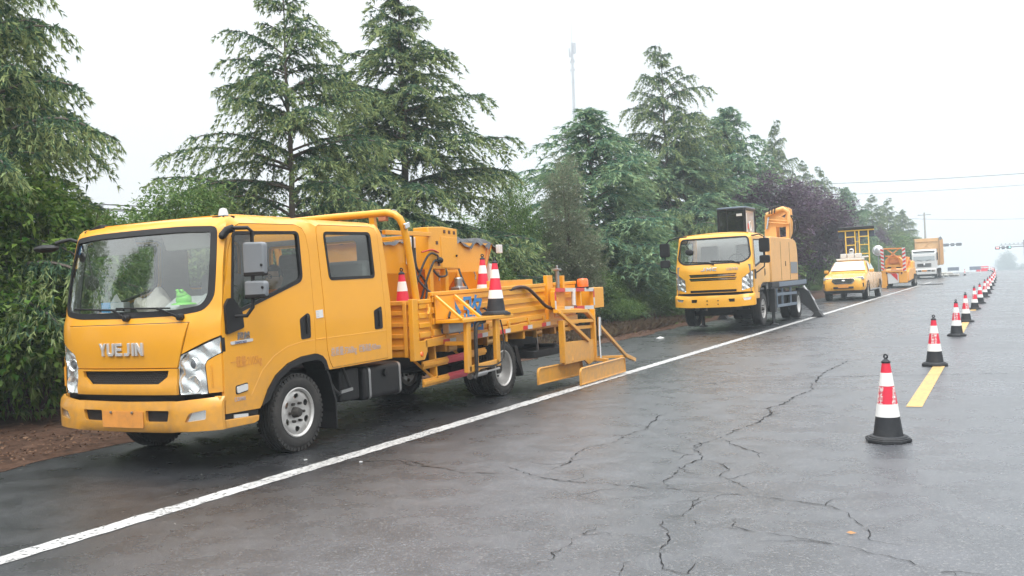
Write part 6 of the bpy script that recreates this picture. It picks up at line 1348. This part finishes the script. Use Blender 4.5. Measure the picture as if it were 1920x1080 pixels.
for s in (1, -1):
    P = [(s*.875,.95,1.27), (s*.885,1.95,1.28), (s*.725,1.95,1.70), (s*.735,1.38,1.69)]; quad('window', P if s > 0 else P[::-1], M_DGL, T3); P = [(s*.885,2.05,1.28), (s*.885,2.85,1.28), (s*.735,2.75,1.64), (s*.725,2.05,1.70)]; quad('window', P if s > 0 else P[::-1], M_DGL, T3)
    MB().box((s*1.0,.86,1.30), (.20,.10,.15), (0,0,s*.3)).build('side_mirror', M_YEL3, T3, .03, seg=3)
    hl = MB(); hl.prism([(s*.46,1.03), (s*.84,1.06), (s*.88,.94), (s*.60,.91)], 'y', -.99, -.86); hl = hl.build('headlight', M_REFL, T3, .01); MB().ball((s*.68,-.985,.98), .045, (1,.5,1), 14, 8).build('lens', MATS['lamp lens'], hl); MB().ball((s*.80,-.95,.99), .035, (1,.5,1), 14, 8).build('lens', MATS['lamp lens'], hl)
    f = MB(); f.prism([(s*.58,.72), (s*.86,.78), (s*.86,.60), (s*.58,.62)], 'y', -1.0, -.93); f = f.build('fog_recess', M_BLK, T3, .008); MB().ball((s*.74,-1.0,.68), .05, (1,.4,.8), 14, 8).build('fog_lamp', M_CHROME, f)
    for y in (0, 4.6):
        a = MB(); P = [(y+.47*math.cos(t_), .40+.47*math.sin(t_)) for t_ in [math.pi*i/14 for i in range(15)]]; Q = [(y+.40*math.cos(t_), .40+.40*math.sin(t_)) for t_ in [math.pi*i/14 for i in range(15)]]; a.prism(P+Q[::-1], 'x', s*.60, s*.945); a.build('wheel_arch', M_BLK, T3)
        wheel(T3, s*.80, y, .385, .385, .235, .25, s, 'alloy', rim_m=M_RIM)
    MB().beam((s*.92,.6,.42), (s*.92,4.0,.42), .10, .05).build('side_step', M_STEEL, T3, .01)
    for y in (1.98, 3.0): MB().beam((s*.9325,y,.5), (s*.9325,y,1.15), .012, .004, up=(1,0,0)).build('door_seam', M_BLK, T3)
g = MB(); g.prism(rounded([(-.44,1.0), (.44,1.0), (.50,.88), (.36,.74), (-.36,.74), (-.50,.88)], .03), 'y', -1.085, -.95); g = g.build('grille', M_CHROME, T3, .01)
for z in (.80,.86,.92,.975): MB().box((0,-1.088,z), (.80-abs(z-.88)*1.2,.012,.034)).build('grille_slot', M_BLK, g, .004)
MB().ball((0,-1.10,.885), .06, (1.4,.3,.7), 14, 8).build('emblem', M_CHROME, g)
b = MB(); b.box((0,-1.07,.585), (.86,.05,.09)); b.build('lower_grille', M_BLK, T3, .01); MB().box((0,-1.09,.64), (.44,.02,.13)).build('number_plate', MATS['orange plate'], T3, .004)
b = MB(); b.span(-.8,.8,-.9,5.6,.32,.48); b.span(-.86,.86,-.98,-.9,.38,.46); b.build('chassis', M_CHAS, T3, .01)
b = MB(); b.span(-.86,.86,3.1,5.7,1.18,1.19); b.build('bed_cover', M_CHAS, T3); MB().beam((-.7,.64,1.275), (.1,.60,1.265), .02,.02).build('wiper', M_BLK, T3); MB().beam((0,.64,1.275), (.7,.62,1.265), .02,.02).build('wiper', M_BLK, T3)
lb = MB(); lb.span(-.62,.62,1.45,1.75,1.80,1.90); lb = lb.build('light_bar', M_WHITE, T3, .02)
for x, w in ((-.30,.26), (.03,.30), (.36,.28)): MB().span(x-w/2, x+w/2, 1.46,1.74,1.905,2.12).build('lamp_box', M_WHITE, lb, .02)
MB().span(.52,.80,1.5,1.7,1.905,1.98).build('lamp_box', M_WHITE, lb, .02)
cm = MB(); cm.lathe([(.001,.24),(.08,.22),(.11,.14),(.11,.05),(.08,0)], 18, 'z', (.06,1.6,2.125)); cm.build('camera_dome', M_WHITE, lb); MB().box((.06,1.49,2.26), (.14,.03,.06)).build('camera_window', M_BLK, lb, .008)
sg = MB(); yS = 2.3
sg.span(-.60,1.02,yS+.06,yS+.13,2.90,3.36); sg = sg.build('sign_board', mat('sign board back', (.055,.07,.105), .5), T3, .01); MB().box((.21,yS+.0,3.35), (1.64,.22,.10), (.12,0,.0)).build('board_hood', M_CHAS, sg)
M_FRM = mat('sign frame paint', (.80,.52,.09), .45)
for x in (-.27,.16,.34,.76): MB().beam((x,yS,1.22), (x,yS,3.24), .05, .05).build('frame_post', M_FRM, T3)
for z in (2.10,2.53,2.92): 
    for a, b_ in ((-.27,.16), (.34,.76)): MB().beam((a+.03,yS,z), (b_-.03,yS,z), .045, .045).build('frame_rail', M_FRM, T3)
MB().beam((-.60,yS-.01,3.22), (1.02,yS-.01,3.22), .06, .06).build('frame_rail', M_FRM, T3); MB().tube([(.25,yS,1.9), (.25,yS,3.1)], .03, 8).build('lift_cylinder', M_STEEL, T3); MB().beam((.18,yS,2.68),(.32,yS,2.68),.05,.05).build('lift_bracket', M_FRM, T3)

# ------------------------------------------------------------------ barrier truck seen from behind, with its striped frame raised
T4 = thing('barrier_truck', 'orange yellow crash barrier truck with red and white striped posts and crossed arms', 'truck', (-6.40, 67, 0))
M_ORY = mat('barrier truck paint', (.80,.37,.06), .45, vary=.08, dirt=(.4,.2,.1), dirt_amt=.25); M_ORR = mat('orange frame paint', (.78,.27,.07), .5, vary=.08)
def chevron(x, z0, z1, w, par, y=-.06, flip=1):
    p = MB(); p.span(x-w/2,x+w/2,y,y+.10,z0,z1); p = p.build('striped_post', M_WHITE, par, .004); n = 6; h = (z1-z0)/n
    for i in range(n):
        a = z0+h*i; q = MB(); k = .10*flip
        L = [(x-w/2, a+max(0,-k)), (x+w/2, a+max(0,k)), (x+w/2, min(z1, a+max(0,k)+h*.5)), (x-w/2, min(z1, a+max(0,-k)+h*.5))]; q.prism(L, 'y', y-.006, y-.001); q.build('red_stripe', M_RED, p)
chevron(-.66,1.18,2.62,.19,T4,flip=-1); chevron(.66,1.08,2.60,.19,T4,flip=1)
for a, b_, w in (((-.62,0,2.58),(.62,0,2.55),.10), ((-.36,.05,2.55),(.30,.05,1.95),.10), ((.36,.05,2.55),(-.30,.05,1.95),.10), ((-.5,.2,2.1),(.5,.2,2.05),.10), ((-.75,0,1.12),(.80,0,1.05),.10), ((-.55,.1,1.45),(.5,.1,1.40),.05)): MB().beam(a, b_, w, .08).build('frame_bar', M_ORR if a[2] > 1.9 else M_ORY, T4, .008)
m_ = MB(); m_.prism(rounded([(-.52,1.35), (.52,1.30), (.55,1.75), (.30,2.05), (-.30,2.08), (-.55,1.80)], .12), 'y', .35, 1.6); m_.build('folded_barrier', M_ORY, T4, .03)
MB().ball((0,.34,1.70), .22, (1.5,.4,.7), 18, 10).build('barrier_hub', M_ORR, T4); b = MB(); b.prism([(-.40,1.28), (.45,1.28), (.35,1.45), (-.30,1.45)], 'y', .2, .34); b.build('shadow_box', M_CHAS, T4)
MB().box((.0,.1,1.28), (.30,.06,.16)).build('number_plate', MATS['orange plate'], T4, .01)
MB().span(-.78,-.42,-.02,.3,.02,1.06).build('left_panel', M_ORY, T4, .02); MB().span(.30,.80,-.02,.5,.32,1.0).build('right_panel', M_ORY, T4, .02); w = MB(); w.prism([(-.40,.98), (.28,.94), (.28,.34), (-.36,.28)], 'y', .0, .06); w.build('warning_board', M_WHITE, T4); w = MB(); w.prism([(-.22,.965), (.14,.945), (.22,.86), (.22,.46)], 'y', -.008, -.002); w.build('red_triangle', M_RED, T4)
for x, z in ((-.42,.99),(-.42,.10),(.48,.96)): MB().box((x,-.04,z), (.08,.06,.10)).build('rubber_stop', M_BLK, T4)
b = MB(); b.prism([(.5,.40), (6.2,.55), (6.2,1.25), (2.0,1.25), (.5,1.0)], 'x', -.80,.86); b.build('truck_body', M_ORY, T4, .03); b = MB(); b.span(-.8,.8,.4,6.2,.30,.5); b.build('chassis', M_CHAS, T4)
for y in (4.6, 5.9):
    for s in (1,-1): wheel(T4, s*.80, y, .42, .42, .24, .26, s, 'deep')
b = MB(); b.span(-.80,.70,6.3,7.9,.6,1.75); b.build('cab', M_ORY, T4, .12, seg=4)
for a_, b2 in (((-.5,.3,1.3),(-.2,.3,2.0)), ((.5,.3,1.3),(.2,.3,2.0)), ((.60,1.0,1.2),(.85,1.4,1.95)), ((.85,1.4,1.95),(.60,2.2,1.3)), ((-.6,.15,1.2),(-.6,1.2,1.2))): MB().beam(a_, b2, .09, .07).build('folding_arm', M_ORR, T4, .01)
for x, z in ((.62,1.9),(.75,1.7),(.7,1.5)): MB().box((x,1.9,z), (.28,.4,.20)).build('side_lamp_box', M_ORR, T4, .03)

# ------------------------------------------------------------------ white tipper
T5 = thing('dump_truck', 'white cab tipper with a high tan yellow body, farthest vehicle in the row', 'truck', (-7.0, 103, 0))
c = MB(); c.prism(rounded([(-.05,.95), (2.0,.95), (2.0,2.9), (.25,2.92), (.0,2.5), (-.06,1.7)], [.03,.03,.15,.2,.1,.05]), 'x', -1.10, 1.10); c = c.build('cab', M_WHITE, T5, .08, seg=3)
quad('windscreen', [(-.98,-.045,1.80), (.98,-.045,1.80), (.93,.06,2.62), (-.93,.06,2.62)], M_DGL, T5, .03); MB().box((0,.10,2.70), (2.0,.10,.10)).build('windscreen_top', M_CHAS, T5)
quad('window', [(1.105,.3,1.8), (1.105,1.3,1.8), (1.105,1.25,2.55), (1.105,.35,2.55)], M_DGL, T5)
for z in (1.48,1.36,1.24): MB().box((0,-.08,z), (1.30-.12*(1.48-z),.05,.07)).build('grille_slot', M_CHAS, T5, .01)
MB().ball((0,-.12,1.40), .10, (1,.3,1), 14, 8).build('emblem', M_CHROME, T5)
b = MB(); b.box((0,-.10,.70), (2.2,.25,.55)); b = b.build('front_bumper', M_WHITE, T5, .06, seg=3)
for s in (1,-1):
    MB().box((s*.82,-.235,.80), (.34,.03,.22)).build('headlight', M_CHROME, b, .02); MB().box((s*.42,-.235,.80), (.30,.03,.12)).build('bumper_grille', M_BLK, b); MB().box((s*1.22,-.02,2.2), (.10,.20,.75)).build('side_mirror', M_CHAS, T5, .03)
    w = MB(); w.beam((s*.2,-.075,1.77), (s*.65,-.06,1.88), .03,.03); w.build('wiper', M_BLK, T5)
    for y in (.9, 5.6, 7.0): wheel(T5, s*.98, y, .50, .50, .28, .30, s, 'deep')
MB().box((0,-.23,.80), (.46,.03,.15)).build('number_plate', MATS['orange plate'], b); MB().box((.1,-.14,.20), (1.1,.03,.09)).build('underrun_bar', M_TAPEW, T5); k = MB(); k.span(-1.0,1.0,-.1,8,.25,.6); k.build('chassis', M_CHAS, T5)
M_DUMP = mat('tipper body paint', (.62,.39,.19), .6, vary=.08, dirt=(.3,.18,.1), dirt_amt=.3)
d = MB(); d.span(-1.02,1.30,2.6,2.68,1.35,4.05); d.span(-1.02,-.96,2.6,8.6,1.35,4.0); d.span(1.24,1.30,2.6,8.6,1.35,4.0); d.span(-1.0,1.3,2.6,8.6,1.3,1.4); d = d.build('tipper_body', M_DUMP, T5, .01)
for a, b_ in (((-.95,2.55,3.75),(1.2,2.55,3.72)), ((-.95,2.55,3.0),(1.2,2.55,2.98)), ((-.92,2.55,3.0),(-.92,2.55,4.0)), ((1.2,2.55,1.4),(1.2,2.55,4.0)), ((-.2,2.55,3.0),(.35,2.55,3.7))): MB().beam(a, b_, .08, .06).build('body_rib', M_DUMP, d, .01)
for y in (3.4,4.6,5.8,7.0,8.2): MB().beam((1.33,y,1.4), (1.33,y,4.0), .10,.06).build('body_rib', M_DUMP, d)
MB().beam((1.30,2.6,3.9), (1.55,2.6,4.05), .05,.3).build('cover_arm', M_GREY, d)

# ------------------------------------------------------------------ things beyond the vehicles
M_PALE = mat('pale barrier blue', (.20,.24,.30), .6)
for i, (u0, u1, v0, v1, vb) in enumerate(((1777,1798,500.5,508,518), (1818,1839,499,506.5,513))):
    Y = ground_at((u0+u1)/2, vb)[1]; p0 = at_y(u0, v1, Y); p1 = at_y(u1, v0, Y); z0, z1 = p0[2], p1[2]; xm = (p0[0]+p1[0])/2
    t = thing('barrier_board', ('grey road works board on a white stand, nearer of the two beyond the tipper', 'grey road works board on a white stand, farther one by the end of the cones')[i], 'barrier', (xm, Y, zc(Y)))
    w = (p1[0]-p0[0])/2; b = MB(); b.span(-w, w, -.03, .03, z0, z1); b.build('board', M_PALE, t, .01)
    for s in (1,-1): MB().beam((s*w*.95,0,0), (s*w*.95,0,z0), .06,.05).build('leg', M_WHITE, t); MB().beam((s*w*.95,-.35,.02), (s*w*.95,.35,.02), .08,.05).build('foot', M_WHITE, t)
    MB().beam((-w,0,z0*.35), (w,0,z0*.35), .04,.05).build('crossbar', M_WHITE, t)
for i, (u, v) in enumerate(((1836,506.5), (1842,504.9), (1848,504.2))):
    x, y, _ = ground_at(u, v); y = min(y, 172); x, y, _ = at_y(u, v, y)
    t = thing('water_barrier', ('red and white plastic barrier beside the farther board', 'red and white plastic barrier in the middle of the far row', 'red and white plastic barrier next to the end of the cone line')[i], 'barrier', (x, y, zc(y)), .2, 'plastic barriers closing the road')
    b = MB(); b.prism([(-.25,0), (.25,0), (.12,.55), (.10,.85), (-.10,.85), (-.12,.55)], 'x', -.42,.42); b.build('body', M_CRED, t, .03); MB().box((0,-.13,.62), (.7,.03,.18)).build('reflector_band', M_WHITE, t)
t = thing('sack_pile', 'low heap of pale sandbags on the road in front of the tipper wheels', 'sandbag', (*ground_at(1775, 518.5)[:2], 0)); t['label'] = 'low heap of pale sandbags on the road just right of the tipper'
for i, (x, y, z) in enumerate(((-.6,0,.14), (0,-.1,.14), (.6,.05,.12), (-.3,.1,.36), (.3,0,.34), (.95,.1,.10))): MB().ball((x,y,z), .36, (1,.7,.42), 14, 8).build('sandbag', mat('sandbag %d' % (i % 2), ((.55,.54,.5), (.40,.40,.36))[i % 2], .9, vary=.3), t)
# convex traffic mirror
t = thing('traffic_mirror', 'round convex traffic mirror on a pole behind the pickup', 'mirror', (-9.2, 84.5, 0))
MB().tube([(0,0,0), (0,0,2.9)], .04, 10).build('pole', M_GREY, t)
b = MB(); b.lathe([(.001,-.16), (.2,-.145), (.36,-.10), (.40,-.06)], 28, 'y', (0,0,2.78)); b.build('mirror_dish', mat('mirror dish', (.82,.84,.86), .12, .6), t); b = MB(); b.tube([(.41*math.cos(a),-.06,2.78+.41*math.sin(a)) for a in [2*math.pi*i/28 for i in range(28)]], .025, 6, True); b.build('mirror_rim', M_WHITE, t)
# traffic signals on their arms beyond the crest
M_SIG = mat('signal housing', (.03,.035,.05), .5)
def signal(u0, u1, v, lab, pole_u, lit):
    Y = 196; x0, _, z = at_y(u0, v, Y); x1 = at_y(u1, v, Y)[0]; xp = at_y(pole_u, v, Y)[0]
    t = thing('traffic_light', lab, 'traffic light', (xp, Y, zc(Y))); zz = z-zc(Y)
    MB().tube([(0,0,0), (0,0,zz+1.2)], .14, 10).build('pole', M_SIG, t)
    MB().tube([(0,0,zz+.05), ((x1 if pole_u < u0 else x0)-xp,0,zz)], .07, 8).build('arm', M_SIG, t)
    k = 3; w = (x1-x0)/k
    for i in range(k):
        cx = x0-xp+w*(i+.5); hw = w*(.42 if i != 1 else .28); b = MB(); b.span(cx-hw, cx+hw, -.22,-.02, zz-.30, zz+.24); h = b.build('signal_head', M_SIG, t, .03)
        if lit and i != 1:
            e = MATS.get('lamp %d' % i)
            if not e:
                e, tr, bs = _principled('lamp %d' % i); bs.inputs['Emission Color'].default_value = ((1,.08,.05,1), None, (.05,1,.75,1))[i]; bs.inputs['Emission Strength'].default_value = 1.3
            for q in (-.3,.3) if i == 0 else (.35,): MB().ball((cx+hw*q, -.24, zz), .13, (1,.35,1), 12, 8).build('lit_lens', e, h)
        else:
            for q in (-.5, 0, .5): MB().ball((cx+hw*q, -.22, zz), .10, (1,.35,1), 10, 6).build('lens', M_GREY, h)
    return t, zz, xp
signal(1768, 1804, 459.5, 'dark horizontal traffic light on an arm right of the tipper body', 1742, False)
sg_, zz, xp = signal(1865, 1897, 465, 'lit traffic light with red and green lamps at the right edge', 1921, True)
Y = 197; x0, _, z = at_y(1874, 460, Y); x1 = at_y(1921, 459, Y)[0]
t = thing('camera_gantry', 'thin gantry with a row of traffic cameras above the lit traffic light', 'gantry', (x1, Y, zc(Y))); MB().tube([(0,.5,0), (0,.5,z-zc(Y)+.3)], .10, 8).build('pole', M_GREY, t); MB().tube([(0,.5,z-zc(Y)), (x0-x1,.5,z-zc(Y))], .05, 6).build('arm', M_GREY, t)
for i in range(6): q = (x0-x1)*(i+.5)/6; MB().box((q,.4,z-zc(Y)+.22), (.18,.4,.18)).build('camera', M_GREY, t)
# telecom mast
Y = 240; x, _, zt = at_y(1070.5, 36, Y); _, _, zb = at_y(1072, 80, Y); xb = at_y(1076, 300, Y)[0]
M_MAST = mat('mast paint', (.40,.42,.45), .5, .0)
t = thing('telecom_mast', 'tall pale telecom mast with antenna panels rising behind the trees', 'mast', (xb, Y, 0)); lean = (x-xb)/zt
f = lambda z, dx=0, dy=0: (lean*z+dx, dy, z)
MB().tube([f(0), f(zb*.55), f(zb)], [.55,.42,.30], 12).build('shaft', M_MAST, t, smooth=60); MB().tube([f(zb), f(zt)], [.10,.05], 8).build('spike', M_MAST, t)
for z in (zb*.62, zb*.72, zb*.84, zb*.93): MB().lathe([(.36,-.12),(.50,-.12),(.50,.12),(.36,.12)], 14, 'z', f(z)).build('collar', M_MAST, t)
for dx, dy, z, h in ((.75,0,zb-1.6,2.9), (-.65,-.3,zb-2.6,2.3), (.2,.8,zb-1.6,2.6), (-.2,-.9,zb-3.4,1.4)): MB().box(f(z, dx, dy), (.75 if dx > .5 else .35,.3,h)).build('antenna_panel', M_MAST, t, .03)
for z in (zb-5.2, zb-7.4):
    for s in (1,-1): MB().box(f(z, s*.55), (.18,.18,.5)).build('radio_unit', M_GREY, t)
# overhead cables and their poles
M_CAB = mat('cable', (.04,.042,.045), .6)
def cable(P0, P1, r, lab, sag=.3, grp='overhead cables'):
    P0, P1 = Vector(P0), Vector(P1); pts = [tuple(P0.lerp(P1, i/16)-Vector((0,0,sag*4*(i/16)*(1-i/16)))) for i in range(17)]
    o = MB().tube(pts, r, 5).build('power_cable', M_CAB, None, smooth=60); return tag(o, lab, 'cable', grp)
def wire(u0, v0, u1, v1, Y, r, lab, x_pole=None):
    a, b = Vector(at_y(u0, v0, Y)), Vector(at_y(u1, v1, Y)); d = b-a; return cable(a-d*.15, b+d*.25, r, lab, .15), a-d*.15, b+d*.25
ends = []
for u0, v0, u1, v1, Y, r, lab in ((1560,343,1920,323,92,.020,'upper dark cable crossing above the road at the right'), (1600,363,1920,345,104,.015,'thin middle cable crossing above the road at the right'), (1735,410,1920,409,150,.02,'lowest cable, nearly level above the tipper')):
    _, a, b = wire(u0, v0, u1, v1, Y, r, lab); ends.append((a, b))
def upole(p, lab, arm=True):
    t = thing('utility_pole', lab, 'pole', (p.x, p.y, zc(p.y))); h = p.z-zc(p.y)+.35
    MB().tube([(0,0,0), (0,0,h)], [.17,.11], 10).build('shaft', mat('concrete pole', (.36,.35,.33), .8), t)
    if arm: MB().beam((-.9,0,h-.35), (.9,0,h-.35), .08,.08).build('crossarm', M_GREY, t); [MB().lathe([(.001,.16),(.05,.12),(.05,0)], 8, 'z', (q,0,h-.31)).build('insulator', M_WHITE, t) for q in (-.8,.8)]
    return t
for (a, b), n in zip(ends, ('upper', 'middle', 'lowest')):
    if n != 'lowest': upole(a, 'concrete pole among the trees carrying the %s cable' % n); upole(b, 'concrete pole right of the road carrying the %s cable' % n)
p_ = Vector(at_y(1733, 403, 152)); upole(p_, 'pole with a crossarm showing above the end of the cedar row')
for i, (v0, v1) in enumerate(((369, 376), (377, 384), (385, 380))): cable(at_x(60, v0, -42), at_x(420, v1+6, -42), .03, ('top one of the three thin cables seen left of the cab roof', 'middle one of the three thin cables seen left of the cab roof', 'bottom one of the three thin cables seen left of the cab roof')[i], .3)
# small things lying on the road
o = MB(); x, y, _ = ground_at(1596, 1002); o.add([(x-.026,y,.010), (x-.004,y+.015,.016), (x+.03,y+.003,.009), (x,y-.013,.006), (x,y,.014)], [(0,4,1), (1,4,2), (2,4,3), (3,4,0)]); tag(o.build('fallen_leaf', mat('ochre leaf', (.36,.18,.07), .7), smooth=0), 'single ochre leaf lying on the cracked asphalt', 'leaf')
o = MB(); x, y, _ = ground_at(1237, 635); o.add([(x-.10,y,.008), (x-.02,y+.10,.03), (x+.12,y+.03,.012), (x+.03,y-.08,.010), (x+.01,y,.05)], [(0,4,1), (1,4,2), (2,4,3), (3,4,0)]); tag(o.build('paper_scrap', M_WHITE, smooth=0), 'white paper scrap on the shoulder before the boom truck', 'litter')
o = MB(); x, y, _ = ground_at(1745, 534); o.box((x, y, .03), (1.6,.10,.05), (0,0,.05)); tag(o.build('rubber_strip', M_RUB, smooth=0), 'thin dark rubber strip lying across the far lane', 'strip')
for i, (u, v) in enumerate(((677,868), (573,864))):
    x, y, _ = ground_at(u, v); o = MB(); o.box((x,y,.010), (.028,.014,.008), (0,0,.3+i)); tag(o.build('paper_scrap', M_WHITE, smooth=0), ('tiny white scrap by the crack right of the front wheel', 'tiny white scrap between the front wheel and the white line')[i], 'litter')
n = 900; P = np.stack([rng.uniform(-8.2, 3, n), rng.uniform(2.2, 20, n), np.full(n, .004)], 1); D = rng.normal(size=(n, 3)); D[:, 2] = np.abs(D[:, 2])*.3
V, F = leaves(P, D, .006+.010*rng.random(n), .006+.006*rng.random(n), 0); tag(soup('grit', V, F, leaf_mat('grit', [(.10,.10,.10), (.22,.21,.20), (.30,.28,.25)], .8, 0)), 'loose grit and crumbs scattered over the asphalt', None, None, 'stuff')
# ------------------------------------------------------------------ wet air
def haze():
    m = bpy.data.materials.new('haze'); m.use_nodes = True; t = m.node_tree; t.nodes.clear()
    o = t.nodes.new('ShaderNodeOutputMaterial'); v = t.nodes.new('ShaderNodeVolumePrincipled')
    v.inputs['Color'].default_value = (.84, .94, 1, 1); v.inputs['Density'].default_value = HAZE
    t.links.new(v.outputs[0], o.inputs['Volume'])
    tag(MB().span(-260, 60, -45, 760, -60, 78).build('haze', m, smooth=0), kind='stuff')
HAZE = .0014
haze()
